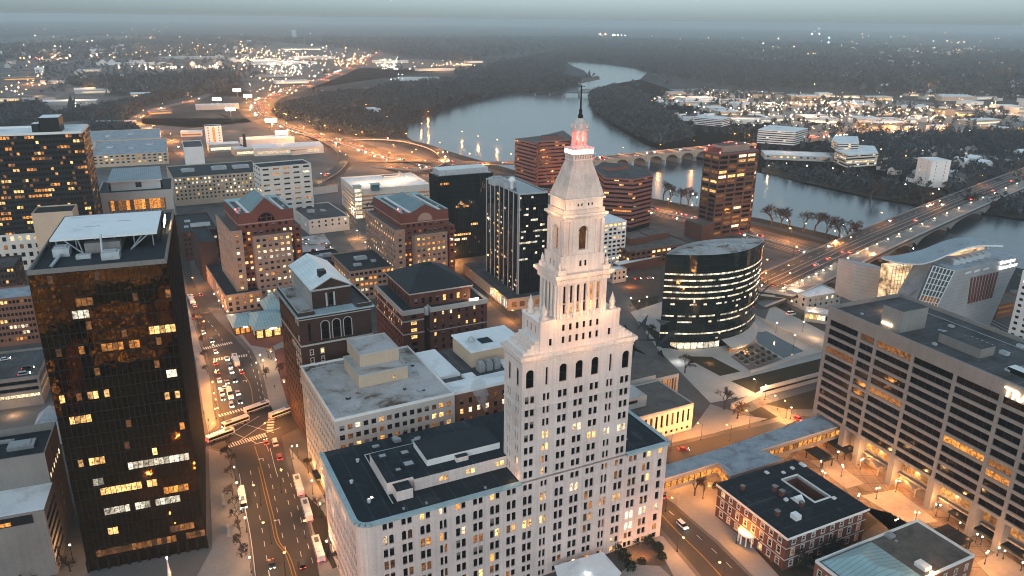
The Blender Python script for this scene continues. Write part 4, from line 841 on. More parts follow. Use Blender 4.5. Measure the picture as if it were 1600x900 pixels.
for i in range(len(sk)-1): q.poly([(*sk[i],3.2),(*sk[i+1],3.2),(*sk2[i+1],5.2),(*sk2[i],5.2)],M['conclt']); q.poly([(*sk[i],2.4),(*sk[i+1],2.4),(*sk[i+1],3.2),(*sk[i],3.2)],M['conclt'])
B.part('curved_skirt',q); q=MB()
sk3=[(LW/2+(x-LW/2)*1.03,(yF+yB)/2+(y-(yF+yB)/2)*1.6) for x,y in arc(yF)][9:20]
for i in range(len(sk3)-1): q.poly([(*sk3[i],0),(*sk3[i+1],0),(*sk3[i+1],2.6),(*sk3[i],2.6)],M['amber'] if i%3!=1 else M['concdk'])  # most wall segments glow amber through emission in place of lamps
B.part('skirt_wall',q)
q=MB(); q.prism(scale(pts,.975),H-2.2,H-1.6,M['roofgry']); B.part('roof',q)
q=MB()
inn=scale(pts,.975)
for i in range(len(pts)):
    j=(i+1)%len(pts); a,b,c,d=pts[i],pts[j],inn[j],inn[i]
    q.poly([(*a,H-2.2),(*b,H-2.2),(*b,H+.3),(*a,H+.3)],M['ggrn']); q.poly([(*a,H+.3),(*b,H+.3),(*c,H+.3),(*d,H+.3)],M['steel']); q.poly([(*c,H-2),(*d,H-2),(*d,H+.3),(*c,H+.3)],M['steel'])
B.part('parapet',q)
nf=14; hz=(H-2.2-z0)/nf; R=random.Random(5); fr={2:.97,3:.97,4:.95,5:.9,6:.95,7:.3,9:.93,10:.45,12:.97}
q=MB()
for j in range(nf+1):
    for i in range(n):
        a,b=pts[i],pts[i+1]; zz=z0+j*hz; q.poly([(a[0],a[1]-.06,zz-.12),(b[0],b[1]-.06,zz-.12),(b[0],b[1]-.06,zz+.12),(a[0],a[1]-.06,zz+.12)],M['mull'])
for i in range(n+1):
    a=pts[i]; q.box(a[0]-.04,a[0]+.04,a[1]-.09,a[1]+.02,z0-.1,H-2,M['mull'])
B.part('mullion_grid',q)
for j in range(nf):
    n_=nf-1-j
    for i in range(n*2):
        a=Vector(arc(yF,n*2)[i]); b=Vector(arc(yF,n*2)[i+1]); d=b-a
        p_=fr.get(n_,.02); 
        if n_==10: p_=.95 if 12<i<26 or 3<i<8 else .05
        if n_==5 and i>26:p_=.9
        if n_ in (3,) and i>22: p_=.75
        if R.random()<p_: B.wins.append((((a.x+b.x)/2,(a.y+b.y)/2-.08,z0+j*hz+hz*.4),atan2(d.y,d.x),d.length*.99,hz*.27,'pane',R.choice(('cool','cool','cool','pale'))))
for i in range(5): B.wins.append(((LW*.90+.2*i,yF*.36-.9+.12*i,H-9-i*.2),.35,.9,6,'pane','amber')) if i==2 else None
for p,s in(((1100,390),(5,3,1.6)),((1125,384),(9,2,1.2)),((1150,381),(12,6,.8)),((1160,386),(2,2,2.2)),((1078,397),(4,2,.8))):
    a=B.loc(p,H-2); B.units([(a[0],a[1],*s)],M['duct'],'roof_unit',H-1.6)
B.finish(100); PX=B
# pointed brown tower
B=Bld('brown_panel_tower','tall brown panelled office tower with gridded lit windows and red roof beacons','office tower',(1125,242),(1188,235.5),(1098,237),base=(1117,373),hd=60,w=50)
W,D,H=B.w,max(B.d,17),B.h; k=rk(.16,51,('warm','pale','warm'),.35)
zr=[(3+i*4.0,5.3+i*4.0) for i in range(17)]
def cw(L,n): 
    p=L/n; return [(p*i+.9,p*(i+1)-.9) for i in range(n)]
B.facade((0,0),(W-8,0),0,H,cw(W-8,4),zr,M['brownstone'],.5,lambda i,j:k('F',i,j),'strip'); B.facade((W-8,0),(W-2,3),0,H,cw(6.7,1),zr,M['brownstone'],.5,lambda i,j:k('G',i,j),'strip'); B.facade((W-2,3),(W,9),0,H,cw(6.3,1),zr,M['brownstone'],.5,lambda i,j:k('H',i,j),'strip'); B.facade((W,9),(W,D),0,H,[],[],M['brownstone']); B.facade((W,D),(0,D),0,H,cw(W,5),zr,M['brownstone'],.5,None,'strip'); B.facade((0,D),(0,0),0,H,cw(D,2),zr,M['brownstone'],.5,lambda i,j:k('L',i,j),'strip')
q=MB(); q.prism([(0,0),(W-8,0),(W-2,3),(W,9),(W,D),(0,D)],H,H+.4,M['rbrick'],top=M['rooftan']); B.part('roof',q)
q=MB(); q.box(10,W-10,D*.35,D*1.1,H+.4,H+5.5,M['pinkstone'],top=M['rooftan']); q.box(4,12,D*.5,D,H+.4,H+3.5,M['redstone']); B.part('penthouse',q)
for x,y,zz in((.5,.5,0),(.5,D-.5,0),(W-1,9,0),(24,D*.35+.2,5.2),(4.5,D-.5,3.3)): q=MB(); q.box(x-.1,x+.1,y-.1,y+.1,H+.4+zz,H+1.4+zz,M['steel']); q.lathe(x,y,[(.4,H+1.4+zz),(.4,H+2.1+zz)],M['red'],6); B.part('beacon',q)
q=MB(); q.box(-14,0,-2,D,0,14,M['brownstone'],top=M['rooftan']); B.part('low_wing',q)
B.finish(90); PB=B
# red brown slabs beyond the tower
band_bld('banded_brick_office','red banded brick office slab left of the tower lantern','office building',[(805,218),(838,226),(842,222),(888,219.5),(905,224),(880,205),(848,213)],50.5,12,M['rbrick'],M['gdk'],.42,M['rooftan'],.07,61,('amber','dim'),maxn=40,pen=[(862,217,20,12,4,.5)])
band_bld('octagon_brick_office','octagonal red banded brick office block right of the stone spire','office building',[(927,262),(945,279),(990,281.5),(1020,275),(1012,266),(980,258),(945,255)],45.5,11,M['rbrick'],M['gdk'],.45,M['roofgry2'],.06,62,('amber','warm'),maxn=40,pen=[(962,266,22,10,4,.6)])
# dark glass towers
B=Bld('green_glass_tower','dark green ribbed glass office tower with a pale rooftop plant room','office tower',(684,276),(775,272),(664,270.5),base=(692,408),hd=64)
W,D,H=B.w,max(B.d,18),B.h; R=random.Random(8); lr={1:(1,6,'amber'),6:(9,16,'amber'),12:(7,17,'warm'),13:(7,15,'pale'),10:(17,21,'warm'),14:(8,9,'cool')}
def kg(f,i,j):
    n_=16-j
    if f=='F' and n_ in lr and lr[n_][0]<=i<lr[n_][1] and R.random()<.85: return lr[n_][2]
    return 'dim' if R.random()<.02 else None
B.curtain(0,W,0,D,3,H,1.5,1.5,(H-3)/17,M['ggrn'],M['mull'],kg,mw=.25,horiz=.08,proud=.25,ph=.45)
q=MB(); q.box(2,W-3,2,D-2,H,H+4,M['duct'],top=M['roofwht']); B.part('penthouse',q); q=MB(); q.box(0,W,0,D,0,3,M['gdk']); B.part('lobby',q)
B.finish(60)
B=Bld('striped_glass_tower','dark glass tower with tall white vertical piers on its long side','office tower',(811,304),(857,300.5),(751,280),base=(815,478),hd=66)
W,D,H=B.w,B.d,B.h; R=random.Random(9); rowl={}
def ks(f,i,j):
    if f=='F':
        p_=rowl.setdefault(j,R.choice((.1,.3,.6,.8,.9))); p_=0 if 17-j>11 else p_
        return R.choice(('cool','cool','pale')) if R.random()<p_*.8 else None
    if f=='L':
        c=int(i/(26/7.))
        return 'warm' if c==2 and i%4 in(1,2) and R.random()<.8 else ('warm' if R.random()<.03 else ('cool' if R.random()<.03 else None))
B.curtain(0,W,0,D,8,H,1.6,2,(H-8)/18,M['gblu'],M['mull'],ks,mw=.14,horiz=.12,ph=.34)
q=MB()
for i in range(8): y=D*i/7; y=min(max(y,.45),D-.45); q.box(-.6,-.12,y-.22,y+.22,8,H+.6,M['mullg'])
for x in (0,): q.box(x-.1,x+.5,-.7,-.13,8,H+.6,M['mullg'])
B.part('pier',q)
B.roof(0,W,0,D,H,M['roofgry'],.5,.4,M['mullg']); a=B.loc((795,292),H); B.units([(a[0],a[1],8,7,4.5),(a[0]-3,a[1]+12,9,8,5)],M['duct'],'plant_room'); 
c=B.loc((800,283),H+5); q=MB(); q.lathe(c[0],c[1],[(1.1,H),(1.2,H+3.5),(2.2,H+5),(2.3,H+6.2),(1.5,H+7.4),(.3,H+7.9)],M['white'],12); B.part('radar_dome',q,smooth=True)
q=MB(); q.box(-9,W+9,-6,D+20,0,7.2,M['beige'],top=M['rooftan']); q.box(-9.3,W+9.3,-6.3,D+20.3,7.2,8,M['conclt'],top=M['roofgry2'],bottom=True); B.part('podium',q)
for i in range(9): B.wins.append(((-9.05,-3+i*3.2,1.2),-pi/2,2.2,5,'pane','cool'))
for i in range(5): B.wins.append(((-5+i*5.5,-6.05,2),0,3.4,3.4,'strip','dim' if i!=2 else 'cool'))
B.finish(100)
# white parking garage
B=Bld('parking_garage','white open-sided multi-storey parking garage with snow-pale roof deck and glazed stair tower','parking garage',(555,298),(664,285),(509,280),base=(560,342),hd=66)
W,D,H=B.w,B.d,B.h; k=lambda f,i,j:'amber' if (i+j)%3==0 else 'dim'
B.ring(0,W,0,D,0,H,[(2,W-2)],[(1,D-1)],[(1.2+i*3.6,2.9+i*3.6) for i in range(int((H-2)/3.6))],M['cream'],k,'strip',.8)
B.roof(0,W,0,D,H,M['roofwht'],1.0,.5,M['cream'])
q=MB(); q.box(-1,5,-2,4,0,H+4,M['duct']); 
for i in range(7): q.box(-1.05,5.05,-2.05,-2.0,1+i*4,3.6+i*4,M['pale'])
q.box(-1.5,5.5,-2.5,4.5,H+4,H+4.6,M['cornice_green']); B.part('stair_tower',q)
a=B.loc((585,292),H+3); q=MB(); q.box(a[0]-3,a[0]+4,a[1]-3,a[1]+3,H,H+5.5,mat('teal_panel',(.05,.13,.16),.5)); q.box(a[0]-4,a[0]+5,a[1]-4,a[1]+4,H+5.5,H+6,M['cornice_green'],bottom=True); B.part('stair_head',q)
q=MB(); a=B.loc((600,277),H); q.box(a[0],a[0]+16,a[1],a[1]+9,H-.2,H+.15,M['soil']); q.box(a[0]-.5,a[0]+16.5,a[1]-.8,a[1],H-.2,H+1.1,M['cream']); q.box(a[0]+20,a[0]+21,a[1]-10,a[1]+20,H-.2,H+1.3,M['cream']); B.part('ramp',q)
B.finish(30); GAR=B
# ------------------------------------------------------------------ simpler blocks of the middle distance
def block(name,label,cat,FL,FR,BK,z=None,base=None,hd=None,back='BL',bc='FL',wall='beige',roof='roofgry2',nF=6,nR=6,ww=1.6,fl=3.7,wh=1.8,pl=.1,seed=1,par=.6,parm=None,style='pane',maxn=30,units=(),strip=False,z0=1.2,w=None,d=None,litk=('warm','pale','amber'),depth=.25,group=None,pen=None):
    B=Bld(name,label,cat,FL,FR,BK,z=z,base=base,bc=bc,back=back,hd=hd,w=w,d=d,group=group); W,D,H=B.w,B.d,B.h
    n=max(1,int((H-z0)/fl)); zr=[(H-.9-wh-i*fl,H-.9-i*fl) for i in range(n)]; zr=[q for q in zr if q[0]>.3]
    cF=[(.8,W-.8)] if strip else (cols(W,nF,min(ww,W/nF*.8),.3) if nF else []); cR=[(.8,D-.8)] if strip else (cols(D,nR,min(ww,D/nR*.8),.3) if nR else [])
    B.ring(0,W,0,D,0,H,cF,cR,zr,M[wall],rk(pl,seed,litk),'strip' if strip else style,depth); B.roof(0,W,0,D,H,M[roof],par,.4,M[parm or wall])
    B.units([(x*W,y*D,a,b,h) for x,y,a,b,h in units]); 
    if pen:
        for x0,x1,y0,y1,h in pen: q=MB(); q.box(x0*W,x1*W,y0*D,y1*D,H-.25,H+h,M[wall],top=M[roof]); B.part('penthouse',q)
    B.finish(maxn); return B
block('low_connector','low beige office wing with dark flat roof between the two gabled towers','low building',(546,426),(620,418),(515,398),z=20,hd=62,roof='roofblk2',wall='pinkstone',nF=10,nR=12,ww=2,pl=.25,seed=71,units=((.3,.3,5,3,1.5),(.5,.6,8,5,2),(.7,.4,3,3,1.4)))
block('low_connector','dark roofed retail wing with rooftop ducts behind the white gabled block','low building',(470,418),(545,414),(455,398),z=16,hd=62,roof='roofblk2',wall='brickdk',nF=6,nR=4,pl=.2,seed=72,units=((.2,.4,6,4,2),(.45,.5,9,4,2.4),(.7,.6,8,5,2),(.85,.3,4,3,1.5)))
block('white_office','white eight storey office block with grouped small windows','office building',(411,265),(486,256),(410,246),base=(487,343),bc='FR',hd=58,wall='cream',nF=5,nR=3,ww=5.2,wh=1.5,fl=4.6,pl=.1,seed=73,style='strip',roof='roofblk2',d=24)
block('long_tan_block','long tan panelled office block behind the gabled brick tower','office building',(270,279),(412,268),(268,260),z=27,hd=62,wall='beige',nF=22,nR=8,ww=1.7,pl=.12,seed=74,roof='roofblk2',units=((.2,.5,12,8,3),(.55,.5,14,9,3.5),(.8,.5,16,8,3)),litk=('pale','cool','warm'))
block('cream_annex','low cream rendered building below the white office block','low building',(482,345),(536,334),(495,318),z=12,hd=60,wall='cream',nF=6,nR=3,pl=.05,seed=75,roof='roofgry2',units=((.3,.5,6,5,2.5),(.6,.5,4,4,1.5)))
block('white_hotel_slab','white windowless-ended hotel slab by the warehouses','hotel',(287,231),(317,229),(262,219),base=(289,259),hd=66,wall='white',nF=0,nR=10,ww=1.6,fl=3.1,wh=1.6,pl=.05,seed=76,d=55)
B=block('narrow_white_hotel','narrow white tower with an orange lit stair strip','hotel',(320,198),(345,196.5),(314,196),base=(322,227),hd=66,wall='white',nF=3,nR=3,pl=.03,seed=77,d=18)
q=MB(); q.box(B.w*.42,B.w*.58,-.12,-.05,3,B.h-2,M['amber']); B.part('stair_strip',q); q=MB(); q.box(0,B.w,0,10,0,8,M['white']) if False else q.box(-.3,B.w+.3,-5,-.1,0,4,M['cream'],top=M['roofwht']); B.part('entrance_wing',q)
block('dark_left_tower','dark office tower at the left edge with rows of amber windows and a white roof','office tower',(-60,214),(125,201),(117,190),z=95,back='BR',hd=68,wall='mull',roof='roofwht',nF=34,nR=16,ww=2.2,fl=3.7,wh=1.9,pl=.13,seed=78,depth=.12,maxn=100,litk=('amber','amber','warm'),par=1.2,parm='white',d=40,pen=[(.63,.80,.2,.7,10),(.56,.62,.2,.5,6)])
block('brick_street_block','brown brick block with blank front beside the left gabled tower','office building',(312,380),(338,377),(285,358),base=(317,440),hd=61,wall='brickdk',roof='roofblk2',nF=0,nR=8,ww=1.6,pl=.12,seed=111)
block('dark_roofed_store','dark flat-roofed store with white rooftop plant left of the gabled tower','low building',(284,364),(337,356),(278,337),z=22,hd=62,wall='brickdk',roof='roofblk2',nF=8,nR=6,pl=.1,seed=112,units=((.6,.3,14,4,2.5),(.3,.6,4,3,1.5),(.2,.3,3,3,1.2)))
# hall with colonnade and metal roof
B=Bld('columned_hall','pale concrete hall with heavy roof slab on corner piers and a ribbed grey roof','hall',(152,305),(270,297),(162,262),z=38,hd=67,d=52)
W,D,H=B.w,B.d,B.h
q=MB(); q.box(0,W,0,D,H-5.5,H,M['conclt'],top=M['roofblk2'],bottom=True); B.part('roof_slab',q)
q=MB()
for a in((0,W,0,1),(0,W,D-1,D),(0,1,1,D-1),(W-1,W,1,D-1)): q.box(*a,H,H+1,M['conclt'])
B.part('parapet',q)
for x,y in((.5,.5),(W-6.5,.5),(.5,D-6.5),(W-6.5,D-6.5)): q=MB(); q.box(x,x+6,y,y+6,0,H-5.5,M['conclt']); B.part('pier',q)
q=MB(); q.box(6,W-6,6,D-6,0,H-5.5,M['concdk']); B.part('wall',q)
for i in range(14): B.wins.append(((9+i*(W-18)/13,5.9,H-15),0,2.6,8.5,'pane','amber' if i%4!=1 else 'dim'))
q=MB(); q.box(6,W-6,1,6,H-19,H-17,M['conclt'])
for i in range(15): q.box(7+i*(W-14)/14,8+i*(W-14)/14,1.2,2.2,H-17,H-15,M['conclt'])
B.part('balustrade',q)
q=MB(); q.box(W*.17,W*.84,D*.24,D*.86,H,H+7,M['white']); q.poly([(W*.13,D*.2,H+8),(W*.87,D*.2,H+8),(W*.84,D*.95,H+12),(W*.17,D*.95,H+12)],M['bluegrey_metal']); q.box(W*.5,W*.58,D*.235,D*.24,H+2,H+6,M['blackmetal']); q.poly([(W*.13,D*.2,H+7),(W*.87,D*.2,H+7),(W*.87,D*.2,H+8),(W*.13,D*.2,H+8)],M['white']); q.poly([(W*.87,D*.2,H),(W*.84,D*.95,H),(W*.84,D*.95,H+12),(W*.87,D*.2,H+8)],M['white']); q.poly([(W*.13,D*.2,H+8),(W*.17,D*.95,H+12),(W*.17,D*.95,H),(W*.13,D*.2,H)],M['white']); B.part('ribbed_roof',q)
B.finish(20)
# low grey sprawl beyond
block('grey_flat_hall','sprawling grey flat-roofed market hall beside the dark left tower','hall',(143,244),(262,238),(133,222),z=14,hd=66,wall='beige',roof='roofblue',nF=14,nR=6,ww=3,pl=.1,seed=79,units=((.2,.5,8,5,2),(.5,.4,6,5,2),(.75,.6,9,6,2)))
block('grey_flat_hall','long grey warehouse roof beyond the columned hall','hall',(128,221),(247,212),(127,206),z=12,hd=66,wall='conclt',roof='roofblue',nF=14,nR=4,ww=3,pl=.1,seed=80,units=((.6,.5,6,5,2),(.3,.4,6,4,2)))
# left edge, near
block('tan_tower_block','blank tan block with dark roof rising behind the black glass tower','office building',(49,335),(113,331),(52,324),z=48,hd=69,wall='beige',roof='roofblk2',nF=0,nR=0,seed=81,d=22)
block('lit_pale_building','pale stone building with bright ground floor and white roof plant at the left edge','office building',(-40,372),(57,369),(-40,345),z=26,hd=69,wall='cream',roof='roofwht',nF=8,nR=5,ww=2.4,fl=6,wh=3.2,pl=.3,seed=82,litk=('pale','warm'),units=((.7,.4,10,7,3),(.9,.5,6,9,3.2),(.55,.6,8,5,2)),d=36)
block('brick_corner_house','brown brick building with grey roof at the left edge','office building',(-30,422),(20,419),(-25,385),z=24,hd=68,wall='brickdk',roof='roofgry2',nF=9,nR=7,ww=1.3,pl=.15,seed=83,litk=('amber','warm'),d=26)
block('brick_row_house','red brick building with regular windows above the parking deck','office building',(-60,475),(47,467),(-60,452),z=27,hd=68,wall='brickor',roof='roofblue',nF=17,nR=7,ww=1.3,fl=3.6,pl=.06,seed=84,d=22)
block('parking_deck','open concrete parking deck with lit levels at the left edge','parking garage',(-80,607),(56,596),(-80,556),z=14,hd=69,wall='concdk',roof='roofgry2',nF=1,nR=1,strip=True,fl=3.4,wh=1.9,pl=.6,seed=85,par=1.0,litk=('pale','dim','warm'),depth=.9,d=36)
B=block('slit_window_office','grey concrete office with slit windows and roof machinery in the lower left corner','office building',(-120,748),(72,716),(82,668),z=34,back='BR',hd=69,wall='conc',roof='roofblk2',nF=0,nR=1,strip=False,pl=.0,seed=86,par=2.4,maxn=20,units=())
W,D,H=B.w,B.d,B.h
for x,y,a,b,h in((W-9,D*.55,8,5,1.6),(W-20,D*.5,3.4,3.4,2.6),(W-24.5,D*.5,3.4,3.4,2.6),(W-29,D*.5,3.4,3.4,2.6),(W-15,D*.75,6,1,1.2)): B.units([(x,y,a,b,h)],M['steel'])
q=MB(); q.box(W-60,W+.5,-16,-.05,0,25,M['conc'],top=M['roofwht']); q.box(W-15,W-3,-16.3,-15.9,21,24,M['blackmetal']); B.part('lower_wing',q)
f=MB()
for i in range(6):
    B.wins=[]; 
    f.box(W-34,W-21,-16.25,-16.02,20.0-i*3.2,21.6-i*3.2,M['dark'])
    f.box(W-50,W-36,-16.25,-16.02,20.0-i*3.2,21.6-i*3.2,M['dark'])
B.part('slit_window',f)
q=MB(); q.box(W-15,W-9,-16.4,-16.31,21.4,22.6,M['amber']); B.part('lit_window',q)
for i in range(6): q=MB(); q.box(W+.02,W+.12,1.5+i*3.2,2.4+i*3.2,26,27.6,M['pale']); B.part('window',q)
f=MB()
for i in range(6): f.box(W+.52,W+.6,-15,-1,20-i*3.2,21.4-i*3.2,M['dark'])
B.part('slit_window',f)
# pale pyramid skylight
a=U(80,650,10); e=empty('glass_pyramid',(a.x,a.y,0),radians(21),label='pale blue pyramid roof of a small pavilion beside the black tower',cat='pavilion')
q=MB(); q.box(-6,6,-8,8,0,8,M['conclt']); q.build('wall',e); q=MB(); q.frustum((-6.4,6.4,-8.4,8.4),(-.2,.2,-.4,.4),8,15,M['roofblue']); q.build('pyramid_roof',e)
# ================================================================== ground, water, roads
def gmat():
    m,nt,b=newmat('land'); N=nt.nodes; L=nt.links; tc=N.new('ShaderNodeTexCoord')
    def noise(s,d=8,r=.6):
        n=N.new('ShaderNodeTexNoise'); n.inputs['Scale'].default_value=s; n.inputs['Detail'].default_value=d; n.inputs['Roughness'].default_value=r; L.new(tc.outputs['Object'],n.inputs['Vector']); return n
    n=noise(.0012,9,.65); cr=N.new('ShaderNodeValToRGB'); e=cr.color_ramp.elements; e[0].position=.38; e[0].color=(.030,.037,.040,1); e[1].position=.66; e[1].color=(.10,.095,.085,1); k=e.new(.52); k.color=(.050,.056,.058,1)
    L.new(n.outputs['Fac'],cr.inputs[0]); n2=noise(.03,5); rp=N.new('ShaderNodeMapRange'); rp.inputs['To Min'].default_value=.5; rp.inputs['To Max'].default_value=1.5; L.new(n2.outputs['Fac'],rp.inputs['Value'])
    mx=N.new('ShaderNodeMix'); mx.data_type='RGBA'; mx.blend_type='MULTIPLY'; mx.inputs['Factor'].default_value=1; L.new(cr.outputs[0],mx.inputs['A']); L.new(rp.outputs[0],mx.inputs['B']); L.new(mx.outputs['Result'],b.inputs['Base Color']); b.inputs['Roughness'].default_value=1; b.inputs['Specular IOR Level'].default_value=.1
    return m
M['land']=gmat()
M['cityground']=stained('city_ground',(.15,.142,.135),(.105,.098,.092),(.065,.06,.057),.015,.9)
m,nt,b=newmat('river_water'); M['water']=m; b.inputs['Base Color'].default_value=(.035,.05,.06,1); b.inputs['Roughness'].default_value=.2; b.inputs['IOR'].default_value=1.45; b.inputs['Specular IOR Level'].default_value=.9
N=nt.nodes;L=nt.links; tc=N.new('ShaderNodeTexCoord'); n=N.new('ShaderNodeTexNoise'); n.inputs['Scale'].default_value=.12; n.inputs['Detail'].default_value=6; L.new(tc.outputs['Object'],n.inputs['Vector']); bp=N.new('ShaderNodeBump'); bp.inputs['Strength'].default_value=.25; bp.inputs['Distance'].default_value=.4; L.new(n.outputs['Fac'],bp.inputs['Height']); L.new(bp.outputs[0],b.inputs['Normal'])
RG=25000.; q=MB(); ring=[[(r*cos(2*pi*i/96),r*sin(2*pi*i/96),0) for i in range(96)] for r in(1500,6000,RG)]
q.poly(ring[0],M['land'])
for a,b_ in((0,1),(1,2)):
    for i in range(96): j=(i+1)%96; q.poly([ring[a][i],ring[b_][i],ring[b_][j],ring[a][j]],M['land'])
q.build('ground',kind='structure')
def smooth(P,n=6):
    r=[]; P=[Vector(p) for p in P]
    for i in range(len(P)-1):
        a,b,c,d=P[max(0,i-1)],P[i],P[i+1],P[min(len(P)-1,i+2)]
        for k in range(n):
            t=k/n; r.append(.5*((2*b)+(c-a)*t+(2*a-5*b+4*c-d)*t*t+(3*b-a-3*c+d)*t**3))
    r.append(P[-1]); return r
def tri_sheet(name,pts,z,mt,kind='structure',thick=0,world=False,**kw):
    P=[Vector((*p,0)) if world else U(*p) for p in pts]
    bm=bmesh.new(); vs=[bm.verts.new((p.x,p.y,z)) for p in P]; f=bm.faces.new(vs)
    if f.normal.z<0 or sum(P[i].x*P[(i+1)%len(P)].y-P[(i+1)%len(P)].x*P[i].y for i in range(len(P)))<0: f.normal_flip()
    if thick:
        r=bmesh.ops.extrude_face_region(bm,geom=[f]); 
        for v in r['geom']:
            if isinstance(v,bmesh.types.BMVert): v.co.z-=0
        for v in vs: v.co.z=z-thick
    bmesh.ops.triangulate(bm,faces=bm.faces[:]); me=bpy.data.meshes.new(name); bm.to_mesh(me); bm.free(); me.materials.append(mt)
    o=bpy.data.objects.new(name,me); COL.objects.link(o); tag(o,kind=kind,**kw); return o
RIVER=[(835,149),(800,147.5),(760,153),(720,164),(680,176),(645,189),(632,196),(633,212),(650,223),(690,233),(730,245),(790,262),(860,283),(930,298),(1000,310),(1060,322),(1120,332),(1190,345),(1240,358),(1300,371),(1350,384),(1400,393),(1480,396),(1560,412),(1640,430),(1800,470),(2000,440),(1800,378),(1700,362),(1600,346),(1540,337),(1480,330),(1420,321),(1360,311),(1310,300),(1262,289),(1215,276),(1190,271),(1130,258),(1060,243),(1010,227),(985,213),(960,198),(935,181),(922,166),(918,150),(925,140),(960,131),(1000,124),(1012,113),(990,107),(945,100.5),(905,96.5),(885,97),(895,103),(912,110),(925,123),(905,131),(880,137),(872,149)]
tri_sheet('river',RIVER,.10,M['water'])
tri_sheet('pond',[(608,124),(625,120),(680,120),(722,124),(700,127),(640,128)],.10,M['water'])
tri_sheet('pond',[(455,47),(462,46),(464,58),(456,58)],.10,M['water'])
tri_sheet('pond',[(490,63),(515,62),(540,66),(520,69),(498,67)],.10,M['water'])
tri_sheet('sandbar',[(875,131),(890,127),(915,122),(935,118),(938,124),(905,131),(885,134)],.16,M['soil'])
tri_sheet('city_floor',[(-500,330),(0,215),(130,185),(300,200),(450,185),(560,212),(640,226),(760,262),(920,302),(1060,327),(1190,350),(1300,378),(1430,400),(1600,430),(2100,620),(2400,1500),(800,2600),(-1200,1500)],.03,M['cityground'])
tri_sheet('industrial_lots',[(-200,70),(150,52),(420,64),(560,78),(640,92),(760,96),(700,108),(560,106),(480,125),(400,150),(360,130),(300,150),(60,175),(-200,165)],.05,M['cityground'])
tri_sheet('industrial_lots',[(985,141),(1100,138),(1300,148),(1420,158),(1700,178),(1700,230),(1500,205),(1400,215),(1300,262),(1190,262),(1110,225),(1040,182)],.06,mat('pale_lots',(.24,.225,.21),.9,.4,.01,.08))
for P in([(500,160),(560,138),(590,132),(592,142),(540,150)],[(450,152),(520,146),(500,165),(470,182),(440,178)]): tri_sheet('bare_field',P,.06,M['soil'])
tri_sheet('river_bank',[(1190,262),(1290,272),(1420,300),(1600,318),(1700,330),(1700,358),(1600,343),(1540,334),(1480,327),(1420,318),(1360,308),(1310,297),(1262,286),(1190,269)],.12,M['lawn'])
tri_sheet('river_bank',[(1000,306),(1060,318),(1190,342),(1300,367),(1345,381),(1330,392),(1200,362),(1060,333),(990,320)],.13,M['lawn'])
# roads
ROADS={}; M['roadl']=mat('pale_worn_road',(.15,.135,.125),.85,.2,.02,.3)
def road(name,pts,width,z,mt,lines=0,yellow=False,thick=0,px=True,mark=True,par=None,kind='structure',label=None,cat=None,tagz=None,colmat=None):
    P=[(U(p[0],p[1],p[2] if len(p)>2 else z)) for p in pts] if px else [Vector(p) for p in pts]
    S=smooth(P,6); n=len(S); T=[]
    for i in range(n):
        d=(S[min(n-1,i+1)]-S[max(0,i-1)]); d.z=0; d.normalize(); T.append(Vector((-d.y,d.x,0)))
    Wd=(lambda i: width) if not callable(width) else (lambda i: width(i/(n-1)))
    q=MB()
    for i in range(n-1):
        a,b=S[i],S[i+1]; w0,w1=Wd(i)/2,Wd(i+1)/2; l0,l1,r0,r1=a+T[i]*w0,b+T[i+1]*w1,a-T[i]*w0,b-T[i+1]*w1
        q.poly([r0,r1,l1,l0],mt)
        if thick:
            dn=Vector((0,0,-thick)); q.poly([l0,l1,l1+dn,l0+dn],colmat or M['concdk']); q.poly([r1,r0,r0+dn,r1+dn],colmat or M['concdk']); q.poly([l0+dn,l1+dn,r1+dn,r0+dn],M['concdk'])
    o=q.build(name,kind=kind,label=label,cat=cat)
    ROADS.setdefault(name,[]).append((S,T,Wd)); return o,S,T,Wd
def stripe(q,S,T,off,w,dz,mt,dash=None):
    acc=0.0
    for i in range(len(S)-1):
        a,b=S[i],S[i+1]; d=b-a; Ln=d.length; 
        segs=[(0,Ln)]
        if dash:
            on,gap=dash; segs=[]; t=-(acc%(on+gap))
            while t<Ln:
                if t+on>0: segs.append((max(0,t),min(Ln,t+on)))
                t+=on+gap
        acc+=Ln; o0=off(i) if callable(off) else off; o1=off(i+1) if callable(off) else off
        for s,e in segs:
            f0,f1=s/Ln,e/Ln; p0=a+d*f0+T[i].lerp(T[i+1],f0)*(o0+(o1-o0)*f0); p1=a+d*f1+T[i].lerp(T[i+1],f1)*(o0+(o1-o0)*f1); n=T[i]*w/2; k=Vector((0,0,dz))
            q.poly([p0-n+k,p1-n+k,p1+n+k,p0+n+k],mt)
MK=MB()
o,S91,T91,_=road('riverfront_highway',[(590,82),(575,88),(560,97),(530,112),(480,131),(430,147),(406,158),(400,168),(412,182),(445,197),(490,211),(540,227),(600,245),(680,262),(760,277),(860,297),(960,318),(1040,334),(1120,353),(1200,376),(1290,402),(1360,428),(1450,465),(1560,520)],lambda t:88-60*t,.20,M['asphl'])
for of in(-12,-8,-4.5,4.5,8,12): stripe(MK,S91,T91,of,.35,.03,M['paint'],(6,9) if abs(of)in(7,) else None)
q=MB()
for i in range(len(S91)-1): 
    a,b=S91[i],S91[i+1]; t0,t1=T91[i]*.3,T91[i+1]*.3; k=Vector((0,0,.9))
    q.poly([a-t0+k,b-t1+k,b+t1+k,a+t0+k],M['conclt']); q.poly([a-t0,b-t1,b-t1+k,a-t0+k],M['conclt']); q.poly([b+t1,a+t0,a+t0+k,b+t1+k],M['conclt'])
q.build('median_barrier',label='long concrete median barrier along the curving riverfront highway',cat='barrier')
